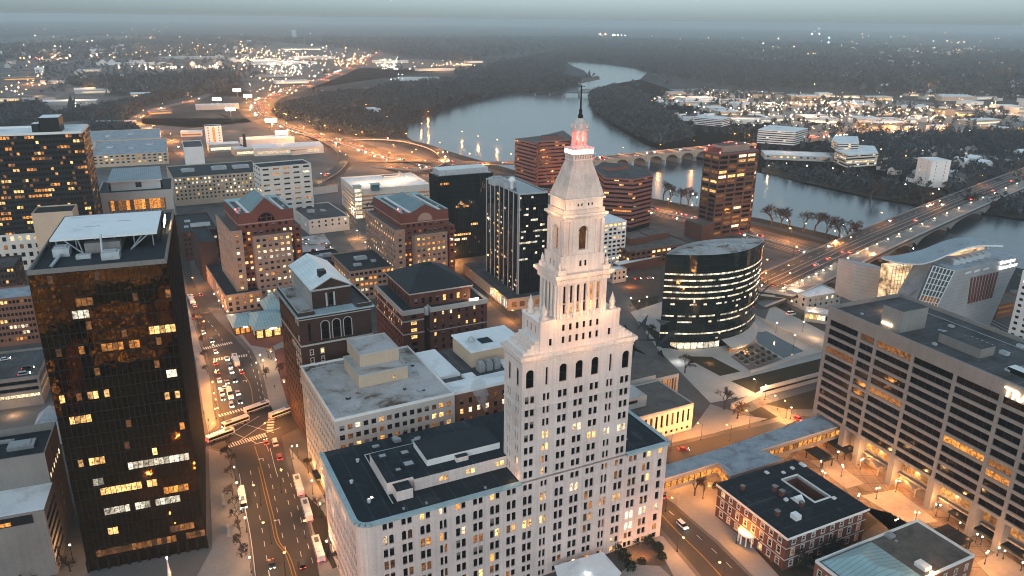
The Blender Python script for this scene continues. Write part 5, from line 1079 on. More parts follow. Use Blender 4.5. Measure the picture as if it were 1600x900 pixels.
_,SCV,TCV,_=road('curving_parkway',[(392,82),(374,104),(352,128),(318,151),(270,164),(230,175),(211,187),(220,200),(246,214),(272,228),(300,250)],20,.24,M['roadl'])
_,SRA,TRA,_=road('ramp',[(440,198,.3),(475,208,2),(505,218,5),(528,232,7),(537,247,7),(526,264,6),(500,281,3),(470,300,.4)],11,0,M['asphl'],thick=1.0,colmat=M['conclt'])
_,SLP,TLP,_=road('ramp',[(540,218,.3),(580,216,3),(630,219,7),(672,229,8),(692,241,8),(688,252,8),(662,262,7),(625,262,4),(585,258,.4)],13,0,M['asphl'],thick=1.4,colmat=M['conclt'])
_,SBA,TBA,_=road('bridge_approach',[(560,252,.4),(640,250,3),(700,252,8),(800,254,12),(926,243,13)],18,0,M['asphl'],thick=1.2)
road('river_road',[(1080,322),(1190,351),(1260,368),(1330,388)],9,.22,M['asph'])
road('park_road',[(640,196),(600,200),(540,205),(500,214)],9,.22,M['asphl'])
for k,P in enumerate(([(45,160),(110,125),(160,104)],[(60,152),(130,112),(170,100)],[(85,155),(100,145),(128,140)])): road('rail_yard_track',P,14,.2,M['roadl'])
_,SFH,TFH,_=road('far_bank_highway',[(1132,222),(1180,226),(1240,222),(1300,212),(1380,206),(1460,206),(1560,211),(1700,222)],30,.24,M['roadl'])
road('far_bank_road',[(1300,230),(1400,222),(1440,235),(1480,262),(1600,268)],14,.24,M['roadl'])
road('avenue',[(0,140),(50,120),(75,105),(62,92)],16,.2,M['asphl'])
# main avenue in front of the black tower (two legs and a crossing)
SOUTH=[(560,1120),(497,990),(450,900),(436,830),(420,760),(405,706)]
def poly_road(name,pts,z,mt): return tri_sheet(name,pts,z,mt)
poly_road('avenue',[(400,900),(392,835),(381,780),(368,722),(362,705),(330,700),(326,680),(343,668),(342,640),(337,600),(324,556),(309,515),(297,470),(288,430),(270,380),(290,380),(303,440),(314,468),(338,498),(363,524),(386,549),(402,578),(415,630),(423,652),(482,636),(484,660),(440,682),(448,720),(464,768),(482,824),(499,900),(620,1250),(480,1250)],.08,M['asph'])
def mline(pts,w,mt,dash=None,z=.10):
    S=smooth([U(*p,z) for p in pts],5); n=len(S); T=[]
    for i in range(n):
        d=(S[min(n-1,i+1)]-S[max(0,i-1)]); d.normalize(); T.append(Vector((-d.y,d.x,0)))
    stripe(MK,S,T,0,w,0,mt,dash)
mline([(466,910),(452,868),(436,845),(428,810),(418,770),(408,730),(398,697)],.3,M['painty'])
mline([(460,910),(447,868),(431,845),(423,810),(413,770),(404,730)],.25,M['painty'])
mline([(399,900),(391,835),(380,780),(374,740)],.25,M['paint'])
for P in([(421,900),(410,830),(400,780),(391,735)],[(447,862),(436,812),(427,765),(418,715)],[(471,870),(458,815),(447,770),(436,722)],[(489,880),(474,825),(460,775),(447,730)]): mline(P,.22,M['paint'],(3,5))
mline([(422,700),(429,728),(434,745)],.22,M['paint'])
mline([(397,694),(414,690)],.4,M['paint']); mline([(414,690),(420,705)],.25,M['paint'])
mline([(396,640),(393,610),(386,592),(374,578),(364,566)],.35,M['painty'])
for P in([(388,548),(395,566)],[(404,580),(410,610),(417,640)],[(392,568),(402,598),(408,630)],[(352,540),(340,520),(322,498)]): mline(P,.22,M['paint'],(3,5))
def zebra(a,b,depth,n):
    A=U(*a,.1);Bq=U(*b,.1);d=Bq-A;u=d.normalized();v=Vector((-u.y,u.x,0));L_=d.length
    for i in range(n):
        c=A+u*(L_*(i+.5)/n);hw=L_/n*.28
        MK.poly([c-u*hw-v*depth/2,c+u*hw-v*depth/2,c+u*hw+v*depth/2,c-u*hw+v*depth/2],M['paint'])
zebra((355,697),(416,679),3.6,16); zebra((317,545),(363,535),3.2,14); zebra((333,562),(387,555),3.2,14); zebra((425,649),(421,675),3,6); zebra((341,650),(392,636),2.6,12)
for a,b in(((372,690),(425,654)),((360,678),(405,650)),((355,672),(400,692)),((372,660),(428,676)),((391,686),(438,668))): mline([a,((a[0]+b[0])/2,(a[1]+b[1])/2),b],.3,M['paint'])
def arrow(p,rz):
    c=U(*p,.105); ca,sa=cos(rz),sin(rz); w=lambda x,y:(c.x+ca*x-sa*y,c.y+sa*x+ca*y,.105)
    MK.poly([w(-.15,-1.6),w(.15,-1.6),w(.15,.6),w(-.15,.6)],M['paint']); MK.poly([w(-.15,.2),w(-.15,.6),w(-1.2,.6),w(-1.2,.2)],M['paint']); MK.poly([w(-1.2,1),w(-2,.4),w(-1.2,-.3)],M['paint'])
for p in((411,717),(436,813),(385,595)): arrow(p,radians(22))
# right-hand streets
poly_road('side_street',[(1030,822),(1031,775),(1050,790),(1120,850),(1175,905),(1330,1050),(1200,1050),(1100,905)],.08,M['asph'])
mline([(1033,803),(1060,832),(1100,871),(1140,915)],.3,M['painty']); mline([(1045,798),(1085,833),(1125,869),(1160,905)],.2,M['paint'],(3,5))
poly_road('side_street',[(985,735),(985,706),(1041,700),(1120,681),(1203,662),(1255,650),(1290,655),(1262,668),(1170,700),(1041,728)],.08,M['asph'])
poly_road('side_street',[(1160,612),(1182,612),(1250,655),(1228,664),(1195,650)],.10,M['plaza'])
poly_road('side_street',[(1185,455),(1290,510),(1285,520),(1190,468)],.08,M['asph'])
poly_road('side_street',[(715,430),(728,425),(830,510),(812,512)],.08,M['asph'])
poly_road('side_street',[(528,345),(545,340),(575,380),(620,420),(600,420),(550,385)],.08,M['plaza'])
# pavements with real kerbs
SIDE=[[(300,915),(332,856),(326,702),(357,710),(376,780),(388,840),(396,915)],[(326,678),(318,640),(305,560),(286,470),(272,400),(276,400),(292,470),(311,535),(327,585),(333,640),(338,664)],[(452,700),(487,742),(536,830),(560,930),(505,930),(486,824),(468,768)],[(370,520),(395,548),(409,578),(421,630),(430,648),(482,632),(482,560),(450,520)],[(1020,840),(1035,838),(1100,915),(1060,915)],[(1040,778),(1054,788),(1124,848),(1180,903),(1260,960),(1290,960),(1130,790),(1120,755),(1045,748)],[(985,700),(1041,694),(1120,676),(1110,640),(1085,668),(1000,690)]]
for P in SIDE: tri_sheet('pavement',P,.22,M['side'],thick=.2)
tri_sheet('plaza',[(1237,716),(1262,690),(1330,672),(1420,720),(1640,850),(1640,960),(1540,960),(1440,812),(1350,793)],.14,M['plaza'])
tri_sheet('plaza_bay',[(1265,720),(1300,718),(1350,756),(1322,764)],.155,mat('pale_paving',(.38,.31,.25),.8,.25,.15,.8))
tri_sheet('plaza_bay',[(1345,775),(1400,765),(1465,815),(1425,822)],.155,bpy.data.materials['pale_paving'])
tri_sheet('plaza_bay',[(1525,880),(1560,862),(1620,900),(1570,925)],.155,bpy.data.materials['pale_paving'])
tri_sheet('brick_square',[(428,548),(452,540),(476,560),(480,628),(452,640),(440,600)],.24,M['brickpave'])
tri_sheet('brick_square',[(372,514),(440,505),(450,530),(420,545),(392,540)],.24,M['brickpave'])
tri_sheet('square_path',[(394,548),(408,545),(432,600),(447,632),(455,638),(430,645),(420,610),(410,580)],.245,M['side'])
tri_sheet('lawn',[(475,770),(505,800),(540,880),(520,890),(490,830)],.24,M['lawn'])
# glass tower's podium garden
M['deck']=mat('pale_deck',(.40,.385,.36),.9,.18,.06,.7)
tri_sheet('podium_deck',[(985,488),(1028,546),(1110,630),(1165,620),(1290,582),(1290,520),(1205,476),(1195,500),(1040,470)],.16,M['deck'])
tri_sheet('lawn',[(1067,557),(1112,558),(1157,581),(1125,588)],.2,M['lawn']); tri_sheet('lawn',[(1142,596),(1285,560),(1288,592),(1185,617)],.2,M['lawn']); tri_sheet('lawn',[(1000,505),(1030,520),(1030,538)],.2,M['lawn'])
tri_sheet('lawn',[(1195,632),(1285,606),(1285,640),(1230,640)],.2,M['lawn']); tri_sheet('lawn',[(985,470),(1030,462),(1025,490),(1000,494)],.14,M['lawn']); tri_sheet('lawn',[(1170,645),(1190,636),(1215,652),(1190,660)],.2,M['lawn'])
tri_sheet('paved_court',[(1142,558),(1180,536),(1222,562),(1172,580)],.22,mat('court_paving',(.2,.15,.135),.9,.2,.2,1)); tri_sheet('pool',[(1180,520),(1198,518),(1256,549),(1224,560),(1184,536)],.24,M['gdk'])
tri_sheet('lawn',[(1140,785),(1165,775),(1228,870),(1290,900),(1230,915),(1180,860)],.26,M['lawn']); tri_sheet('lawn',[(1352,802),(1372,815),(1318,862),(1290,852)],.2,M['lawn'])  # last strip's dark sheet stands in for the shade beside the porch
tri_sheet('terrace',[(960,905),(985,882),(1030,885),(1075,925),(950,940)],.2,M['side']); tri_sheet('lawn',[(925,860),(1000,835),(1033,850),(1040,885),(985,880)],.22,M['soil'])
tri_sheet('museum_court',[(1082,670),(1110,632),(1165,650),(1200,655),(1120,676)],.24,M['side'])
tri_sheet('parking_lot',[(463,372),(506,365),(525,392),(470,404)],.1,M['roofgry']); tri_sheet('parking_lot',[(860,345),(1030,345),(1030,300),(930,292),(860,300)],.06,M['soil'])
tri_sheet('river_garden',[(1300,440),(1345,418),(1400,392),(1440,396),(1400,415),(1340,440),(1320,452)],.15,M['lawn'])
tri_sheet('parking_lot',[(975,430),(1035,415),(1030,460),(985,468)],.1,M['soil'])
MK.build('road_markings',kind='structure')
# ================================================================== bridges
MK2=MB()
def hbridge():
    A=U(1225,434,9);Bq=U(1388,359.5,10);C=U(1600,273.5,10);E=U(1760,216,10); e=empty('highway_bridge',(A.x,A.y,0),0,label='wide highway bridge with lamp-lined promenade crossing the river at the right',cat='bridge')
    S=smooth([U(1160,462,.5),U(1195,448,5),A,Bq,C,E],8); n=len(S); T=[]
    for i in range(n):
        d=S[min(n-1,i+1)]-S[max(0,i-1)]; d.z=0; d.normalize(); T.append(Vector((-d.y,d.x,0)))
    o0=Vector((A.x,A.y,0)); 
    def strip(q,l,r,dz,mt,th=0):
        for i in range(n-1):
            a,b,c,d=S[i]+T[i]*l,S[i+1]+T[i+1]*l,S[i+1]+T[i+1]*r,S[i]+T[i]*r; k=Vector((0,0,dz)); P=[p+k-o0 for p in(a,b,c,d)]; q.poly(P[::-1],mt)
            if th:
                t=Vector((0,0,-th)); q.poly([P[0],P[1],P[1]+t,P[0]+t],mt); q.poly([P[2],P[3],P[3]+t,P[2]+t],mt); q.poly([p+t for p in P],mt)
    w=15
    q=MB(); strip(q,w,-w-9,0,M['asphl'],1.8); q.build('deck',e)
    for of in(w,w-.5,-w+4,0): q=MB(); strip(q,of+.25,of-.25,.95,M['conc'],.95); q.build('parapet',e)
    q=MB(); strip(q,-w+3.5,-w-8.5,.25,M['conc'],.2); q.build('promenade',e)
    q=MB(); strip(q,-w-8.5,-w-9,1.3,M['conclt'],1.3); q.build('parapet',e)
    for of in(-9,-5,5,9): stripe(MK2,S,T,of,.3,.03,M['paint'],(6,8) if abs(of)==9 else None)
    for i in range(10,n,2):
        q=MB(); c=S[i]-o0; t=T[i]; d=Vector((t.y,-t.x,0))
        P=[c+t*(w-2)+d*1.2,c+t*(w-2)-d*1.2,c-t*(w+6)-d*1.2,c-t*(w+6)+d*1.2]; q.prism([(p.x,p.y) for p in P][::-1],0,c.z-1.8,M['conc']); q.build('pier',e)
        if i<n-2:
            q=MB(); N_=8; c2=S[i+2]-o0
            for k in range(N_):
                f0,f1=k/N_,(k+1)/N_; p0=c.lerp(c2,f0)-t*(w+9.2); p1=c.lerp(c2,f1)-t*(w+9.2); z0_=2+5.5*(1-(2*f0-1)**2)**.5; z1_=2+5.5*(1-(2*f1-1)**2)**.5
                q.poly([(p0.x,p0.y,z0_),(p1.x,p1.y,z1_),(p1.x,p1.y,8.3),(p0.x,p0.y,8.3)],M['conc'])
            q.build('arch',e)
    return S,T,w
SFB,TFB,wFB=hbridge(); MK2.build('road_markings',kind='structure')
def abridge():
    A=U(900,272,0);E=U(1132,246,0); d=(E-A); Ln=d.length; u=d.normalized(); v=Vector((-u.y,u.x,0)); e=empty('stone_arch_bridge',A,atan2(u.y,u.x),label='old stone bridge with a row of dark round arches over the river',cat='bridge')
    n=9; sp=Ln/n; Hd=13.0; wd=22
    q=MB(); q.box(0,Ln,-.3,wd+.3,Hd-.9,Hd,M['beige'],top=M['asphl'],bottom=True); q.build('deck',e)
    for y in(-.5,wd+.1): q=MB(); q.box(0,Ln,y,y+.4,Hd-.9,Hd+1.1,M['beige'],bottom=True); q.build('parapet',e)
    for i in range(n+1): q=MB(); x=i*sp; q.prism([(x-2,0),(x,-2.6),(x+2,0),(x+2,wd),(x,wd+2.6),(x-2,wd)],0,6,M['conc']); q.box(x-1.6,x+1.6,-.9,wd+.9,6,Hd+1.4,M['beige']); q.build('pier',e)
    for i in range(n):
        q=MB(); x0=i*sp+1.8; x1=(i+1)*sp-1.8; r=(x1-x0)/2; c=(x0+x1)/2; hh=min(r,8.2); N_=14; zb=3.2
        for k in range(N_):
            a,b=pi-pi*k/N_,pi-pi*(k+1)/N_; xa,xb=c+r*cos(a),c+r*cos(b); za,zb_=zb+hh*sin(a),zb+hh*sin(b)
            for y in(0,wd): q.poly([(xa,y,za),(xb,y,zb_),(xb,y,Hd-.9),(xa,y,Hd-.9)],M['beige'])
            q.poly([(xa,0,za),(xa,wd,za),(xb,wd,zb_),(xb,0,zb_)],M['concdk'])
        q.build('arch',e)
    q=MB()
    for y in(7,11,15): q.box(0,Ln,y-.15,y+.15,Hd+.02,Hd+.04,M['paint'])
    q.build('lane_marking',e)
    return A,u,v,Ln,Hd,wd
BBR=abridge()
def rbridge():
    A=U(836,150,0);E=U(928,150.5,0); d=E-A; Ln=d.length; u=d.normalized(); e=empty('truss_rail_bridge',A,atan2(u.y,u.x),label='dark steel truss railway bridge upstream on the wide river',cat='bridge')
    q=MB(); q.box(0,Ln,0,6,7,8.5,M['blackmetal'],bottom=True); q.build('deck',e)
    n=4
    for i in range(n):
        for y in(0,6):
            q=MB(); s=Ln*i/n; t=Ln*(i+1)/n; m=9; top=22 if i in(2,) else 17
            for k in range(m):
                a=s+(t-s)*k/m; b=s+(t-s)*(k+1)/m; za=8.5+(top-8.5)*(sin(pi*k/m)**.5 if k else 0); zb=8.5+(top-8.5)*(sin(pi*(k+1)/m)**.5 if k<m-1 else 0)
                q.tube((a,y,za),(b,y,zb),.5,.5,M['blackmetal'],4); q.tube((b,y,8.5),(b,y,zb+.01),.35,.35,M['blackmetal'],4); q.tube((a,y,8.5),(b,y,zb),.3,.3,M['blackmetal'],4)
            q.build('truss',e)
    for i in range(n+1): q=MB(); q.box(Ln*i/n-2,Ln*i/n+2,-1,7,0,7,M['concdk']); q.build('pier',e)
rbridge()
# ================================================================== footbridge, museum, science centre
e=empty('covered_footbridge',(*U(1100,740,0).xy,0),0,label='long covered footbridge with amber windows and a worn blue-grey roof',cat='footbridge'); o0=Vector(e.location)
z1=10.5; P=[(1030,752),(1041,727),(1120,703),(1200,676),(1273,651),(1318,650),(1320,664),(1187,705),(1202,708),(1224,719),(1140,745),(1122,724)]
W_=[U(*p,z1)-o0 for p in P]; 
def side_wall(q,a,b,z0,z1_,wz0,wz1,n,wm,fm,wins):
    a=Vector((a[0],a[1]));b=Vector((b[0],b[1]));d=b-a;Ln=d.length;d.normalize();nn=Vector((d.y,-d.x))
    Pp=lambda x,z,k=0:(a.x+d.x*x-nn.x*k,a.y+d.y*x-nn.y*k,z)
    q.poly([Pp(0,z0),Pp(Ln,z0),Pp(Ln,wz0),Pp(0,wz0)],wm); q.poly([Pp(0,wz1),Pp(Ln,wz1),Pp(Ln,z1_),Pp(0,z1_)],wm)
    for i in range(n): 
        x0,x1=Ln*i/n+.25,Ln*(i+1)/n-.25; wins.append((Pp((x0+x1)/2,wz0,.15),atan2(d.y,d.x),x1-x0,wz1-wz0))
    for i in range(n+1): x=min(max(Ln*i/n,.25),Ln-.25); q.poly([Pp(x-.25,wz0),Pp(x+.25,wz0),Pp(x+.25,wz1),Pp(x-.25,wz1)],fm)
q=MB(); bw=[]
pp=[(p.x,p.y) for p in W_]
for i in range(len(pp)):
    a,b=pp[i],pp[(i+1)%len(pp)]; L_=hypot(a[0]-b[0],a[1]-b[1]); side_wall(q,b if False else a,b,5.2,z1,6.6,9.0,max(1,int(L_/2.6)),M['conc'],M['mull'],bw)
q.build('wall',e)
q=MB(); q.prism(pp,z1,z1+.35,M['conclt'],top=M['roofblue']); q.build('roof',e); q=MB(); q.prism(pp,4.9,5.2,M['conc'],bottom=True); q.build('floor_slab',e)
for pos,ang,w_,h_ in bw: 
    o=bpy.data.objects.new('window',winmesh(round(w_,1),round(h_,1),'pane','amber')); COL.objects.link(o); o.parent=e; o.location=pos; o.rotation_euler=(0,0,ang)
for p in((1062,751),(1105,728),(1190,690),(1235,680),(1280,665),(1150,728)):
    c=U(*p,z1)-o0; q=MB(); q.box(c.x-.5,c.x+.5,c.y-.5,c.y+.5,0,4.9,M['conc']); q.build('column',e)
# museum behind the tower
B=Bld('stone_museum','low pale museum with tall narrow windows and brown roofs behind the stone tower','museum',(985,655),(1084,631),(955,595),base=(1082,671),bc='FR',hd=63,d=26,w=34)
W,D,H=B.w,B.d,B.h
B.ring(0,W,0,D,0,H,cols(W,11,1.3,1),cols(D,7,1.3,1),[(1.2,2.6),(5.0,11)],M['cream'],lambda f,i,j:'dim' if (i+j)%4==0 else 'dark','strip',.35); B.roof(0,W,0,D,H,M['rooftan'],.4,.3,M['conclt'])
q=MB(); q.box(-12,14,8,D+6,H-.2,H+5,M['conclt'],top=M['roofgry']); q.box(4,9,7.9,8.05,H+2.4,H+3.8,M['blackmetal']); B.part('penthouse',q)
q=MB(); q.box(-6,34,D+2,D+34,0,H+2,M['conclt'],top=M['rooftan']); q.box(2,24,D+10,D+26,H+2,H+6.5,M['conclt'],top=M['rooftan']); q.box(34,W+14,D+2,D+20,0,H,M['conclt'],top=M['rooftan']); B.part('rear_wing',q)
for i in range(8): B.wins.append(((W+1+i*1.6,D+1.97,3),0,1.1,8,'pane','amber' if i%2 else 'dim'))
B.finish(60)
# science centre with wave roof
a0=U(1392,465,8); e=empty('wave_roof_centre',(a0.x,a0.y,0),0,label='glass museum with a curved wave roof, lit atrium and leaning metal wings by the river',cat='museum'); O=Vector(e.location)
Q=lambda x,y,z: tuple(U(x,y,z)-O)
def slab(q,pts,off,mt,top=None):   # front polygon extruded by off
    P=[Vector(p) for p in pts]; o=Vector(off); n=len(P); q.poly(P,mt)
    for i in range(n): j=(i+1)%n; q.poly([P[j],P[i],P[i]+o,P[j]+o],top or mt)
    q.poly([p+o for p in P][::-1],mt)
back=Vector((sin(radians(-25)),cos(radians(-25)),0))
M['panel']=seamed('grey_metal_panels',(.40,.385,.38),2.2,.45,'Z',.85)
def vpl(A,B_):      # vertical plane through two points: where a line of sight meets it
    A=Vector(A);B_=Vector(B_);d=B_-A;nn=Vector((d.y,-d.x,0)).normalized()
    def f(x,y):
        r=RM@Vector(((x-800)/F,-(y-450)/F,-1)); c=CAM-O; t=(A-c).dot(nn)/r.dot(nn); return c+r*t
    return f
sp_=vpl(Q(1338,413,33),Q(1391,422,33)); q=MB(); slab(q,[sp_(1331,470),sp_(1386,478),sp_(1391,422),sp_(1338,413)],back*14,M['panel']); q.build('stone_wing',e)
mp_=vpl(Q(1492,422,46),Q(1596,401,46)); q=MB(); slab(q,[mp_(1457,484),mp_(1545,512),mp_(1574,446),mp_(1596,401),mp_(1492,422)],back*24,M['panel'],M['roofblue']); q.build('metal_wing',e)
for i in range(9):
    f=i/8; x=1517+f*40; q=MB(); P_=[mp_(x,434-f*9),mp_(x+2.6,433.5-f*9),mp_(x-3-f*5,474-f*9),mp_(x-5.6-f*5,474.5-f*9)]; slab(q,[p-back*.35 for p in P_][::-1],back*.3,M['redstone']); q.build('rusty_panel',e)
q=MB()
for i in range(3): c=mp_(1508+i*14,429-i*3)-back*.2; slab(q,[c,mp_(1508+i*14+9,428-i*3-2)-back*.2,mp_(1508+i*14+9,425-i*3-2)-back*.2,mp_(1508+i*14,426-i*3)-back*.2],back*.15,M['white'])
q.build('ledge',e)
M['atr']=emis('atrium_glow',(1,.62,.32),.62,.12,.6,1.0)
ap_=vpl(Q(1394,416,41),Q(1455,405,43)); q=MB(); slab(q,[ap_(1388,474),ap_(1440,474),ap_(1460,408),ap_(1395,418)],back*8,M['atr']); q.build('atrium_glass',e)
q=MB()
for i in range(13): f=i/12; q.tube(ap_(1388+52*f,474)-back*.2,ap_(1395+67*f,416-12*f)-back*.2,.16,.16,M['steel'],4)
for i in range(11): f=i/10; q.tube(ap_(1388,474).lerp(ap_(1395,416),f)-back*.2,ap_(1440,474).lerp(ap_(1462,404),f)-back*.2,.13,.13,M['steel'],4)
q.build('glazing_bar',e)
gp=mp_
q=MB(); slab(q,[gp(1432,478),gp(1461,483),gp(1491,422.5),gp(1460,412)],back*1.5,M['gatr']); q.build('sloped_glass',e)
q=MB()
for i in range(7): f=i/6; q.tube(gp(1432+29*f,478+5*f)-back*.2,gp(1458+33*f,415+8*f)-back*.2,.3,.3,M['white'],4)
for i in range(8): f=i/7; q.tube(gp(1432+26*f,478-63*f)-back*.15,gp(1461+30*f,483-60*f)-back*.2,.28,.28,M['white'],4)
q.build('glazing_bar',e)
q=MB(); slab(q,[gp(1433,476),gp(1460,481),gp(1467,467),gp(1439,461)],back*.1,M['amber']); o=q.build('lobby_glow',e); o.location=tuple(-back*.12)
cp_=vpl(Q(1452,409,43),Q(1545,386,50)); q=MB(); slab(q,[cp_(1455,408),cp_(1545,388),cp_(1540,385),cp_(1470,401)],back*2,M['atr']); q.build('clerestory',e)
fr=[(1377,402,45.5),(1400,409,45.5),(1434,412,47),(1458,407,48.5),(1482,397,51.5),(1510,387,54.5),(1535,383,55.5),(1568,383.5,54.5)]
bk=[(1379,400.5,45.5),(1405,398,46.5),(1440,390,48.5),(1460,382,50.5),(1480,375,53.5),(1503,371,56.5),(1532,373,56.5),(1566,381.5,54.5)]
fs=smooth([Q(*p) for p in fr],4); bs=smooth([Q(*p) for p in bk],4); q=MB()
for i in range(len(fs)-1):
    for k in range(4):
        A=[fs[i].lerp(bs[i],k/4),fs[i+1].lerp(bs[i+1],k/4),fs[i+1].lerp(bs[i+1],(k+1)/4),fs[i].lerp(bs[i],(k+1)/4)]; q.poly(A,M['bluegrey_metal'] if k!=1 or (i//3)%2 else M['roofblue'])
        t=Vector((0,0,-.9)); q.poly([p+t for p in A][::-1],M['white'])
    t=Vector((0,0,-.9)); q.poly([fs[i]+t,fs[i+1]+t,fs[i+1],fs[i]],M['white']); q.poly([bs[i+1]+t,bs[i]+t,bs[i],bs[i+1]],M['white'])
q.build('wave_roof',e)
q=MB()
for i in range(6):
    c=Vector(Q(1492+i*9.5,410-i*2.3,47)); q.box(c.x-1.8,c.x+1.8,c.y-1.8,c.y+1.8,46.0,48.6,M['duct'])
q.build('roof_unit',e)
def text(body,size,loc,rot,mt,parent,name='sign_letters'):
    fc=bpy.data.curves.new(name,'FONT'); fc.body=body; fc.size=size; fc.extrude=.08; fc.align_x='LEFT'; t=bpy.data.objects.new(name,fc); COL.objects.link(t); dg=bpy.context.evaluated_depsgraph_get(); me=bpy.data.meshes.new_from_object(t.evaluated_get(dg)); bpy.data.objects.remove(t); me.materials.clear(); me.materials.append(mt); me.polygons.foreach_set('material_index',[0]*len(me.polygons)); o=bpy.data.objects.new(name,me); COL.objects.link(o); o.parent=parent; o.location=loc; o.rotation_euler=rot; return o
p0=mp_(1561,413)-back*.6; p1=mp_(1586,408); d=(p1-p0)
text('Connecticut',3.0,p0,(pi/2,0,atan2(d.y,d.x)),M['signw'],e); text('Science Center',3.0,p0+Vector((0,0,-3.2))-back*.1,(pi/2,0,atan2(d.y,d.x)),M['signw'],e)
# far right edge white tower and kiosk
block('white_edge_tower','white apartment tower cut off at the right edge','apartment tower',(1598,424),(1680,470),(1640,415),z=52,hd=155,wall='white',roof='roofwht',nF=10,nR=6,ww=2,fl=3.3,wh=1.5,pl=.05,seed=91,d=20)
block('brown_river_garage','brown terraced riverside garage with amber lit decks behind the metal museum wing','parking garage',(1560,478),(1602,466),(1566,436),z=9,hd=66,wall='brickor',roof='rooftan',nF=1,nR=1,strip=True,fl=3.4,wh=1.6,pl=.8,seed=97,litk=('amber','dim'),depth=.6,d=50)
block('white_kiosk_hall','low pale hall with white roof beside the bridge ramp','hall',(1262,466),(1325,462),(1256,452),z=9,hd=66,wall='conclt',roof='roofwht',nF=6,nR=3,pl=.2,seed=92,d=18)
block('glazed_kiosk','small lit kiosk with white canopy roof beside the concrete slab','kiosk',(1258,488),(1292,499),(1268,480),z=6,hd=110,wall='conclt',roof='roofwht',nF=6,nR=3,ww=2.2,wh=3.0,fl=5,pl=.9,seed=93,d=10,litk=('pale','warm'))
block('low_brown_block','low brown office block with two rooftop plant rooms near the brown tower','office building',(985,395),(1085,382),(978,380),z=14,hd=62,wall='brownstone',roof='rooftan',nF=12,nR=8,ww=3,pl=.2,seed=94,d=40,pen=[(.2,.5,.4,.75,5),(.55,.9,.5,.8,4.5)])
block('white_balcony_flats','white balcony apartment block peeking out right of the belfry','apartment building',(944,350),(970,345),(940,336),z=34,hd=62,wall='white',roof='roofwht',nF=5,nR=5,ww=2.6,fl=3.2,wh=1.6,pl=.15,seed=95,w=20,d=24)
q=MB(); 
e=empty('elevated_walkway',(*U(1000,415).xy,0),0,label='white roofed elevated walkway leading to the lens shaped tower',cat='walkway'); O=Vector(e.location)
A,Bq=U(962,412,8)-O,U(1048,394,8)-O; d=(Bq-A).normalized(); v=Vector((-d.y,d.x,0))*3; q.prism([(p.x,p.y) for p in(A-v,Bq-v,Bq+v,A+v)],7.4,8,M['conclt'],top=M['roofwht'],bottom=True); q.build('roof',e)
q=MB(); v*=.9; q.prism([(p.x,p.y) for p in(A-v,Bq-v,Bq+v,A+v)],4,7.4,M['brownstone'],bottom=True); q.build('wall',e)
for f in(.1,.4,.7): c=A.lerp(Bq,f); q=MB(); q.box(c.x-.5,c.x+.5,c.y-.5,c.y+.5,0,4,M['conc']); q.build('column',e)
block('walkway_stair_house','small white stair house where the elevated walkway begins','stair house',(958,424),(978,420),(955,415),z=9,hd=62,wall='conclt',roof='roofwht',nF=3,nR=2,pl=0,seed=96,d=8)
# white canopy at the foot of the tower
a=U(918,885,5); e=empty('white_canopy',(a.x,a.y,0),radians(27),label='flat white entrance canopy at the foot of the pale tower',cat='canopy')
P=[U(*p,5)-Vector((a.x,a.y,0)) for p in((866,884),(942,862),(971,895),(940,935),(880,930))]; R_=Matrix.Rotation(-radians(27),3,'Z'); P=[R_@p for p in P]
q=MB(); q.prism([(p.x,p.y) for p in P],4.5,5,M['white'],top=M['roofwht'],bottom=True); q.build('roof',e)
for p in P[:4]: q=MB(); q.box(p.x*.85-.2,p.x*.85+.2,p.y*.85-.2,p.y*.85+.2,0,4.5,M['steel']); q.build('column',e)
# market pavilion with pale green roofs
def pav(label,FL,FR,BL,z,rise,glow,kind='hip'):
    B=Bld('glazed_pavilion',label,'pavilion',FL,FR,BL,z=z,hd=62,group='green roofed pavilions'); W,D,H=B.w,max(B.d,6),B.h
    B.facade((0,0),(W,0),0,H,cols(W,4,W/4*.7,.2),[(.6,H-.8)],M['brickdk'],.4,lambda i,j:glow); B.facade((W,0),(W,D),0,H,[],[],M['brickdk']); B.facade((W,D),(0,D),0,H,[],[],M['brickdk']); B.facade((0,D),(0,0),0,H,cols(D,3,D/3*.7,.2),[(.6,H-.8)],M['brickdk'],.4,lambda i,j:glow)
    q=MB(); q.frustum((-1,W+1,-1,D+1),(W*.25,W*.75,D*.42,D*.58),H,H+rise,M['copperl']); B.part('hipped_roof',q)
    q=MB(); q.box(W*.4,W*.6,-1.6,-1.2,H-.4,H+.1,M['lampw']); B.part('sign_light',q); B.finish(12)
pav('green roofed pavilion with red glowing front on the brick square',(366,512),(398,505),(360,492),5,3,'amber'); pav('green roofed pavilion with bright entrance lights at the square',(398,516),(452,505),(398,488),6,4.5,'warm')
B=Bld('stepped_glass_pyramid','stepped pale green pyramid skylight behind the pavilions','skylight pavilion',(416,488),(446,483),(415,470),z=9,hd=62); W,D,H=B.w,B.d,B.h
q=MB(); q.box(0,W,0,D,0,H,M['brickdk']); B.part('wall',q); q=MB(); q.frustum((-.5,W+.5,-.5,D+.5),(W*.38,W*.62,D*.38,D*.62),H,H+6,M['copperl']); q.frustum((W*.33,W*.67,D*.33,D*.67),(W*.48,W*.52,D*.48,D*.52),H+6.2,H+9,M['copperl']); B.part('pyramid_roof',q)
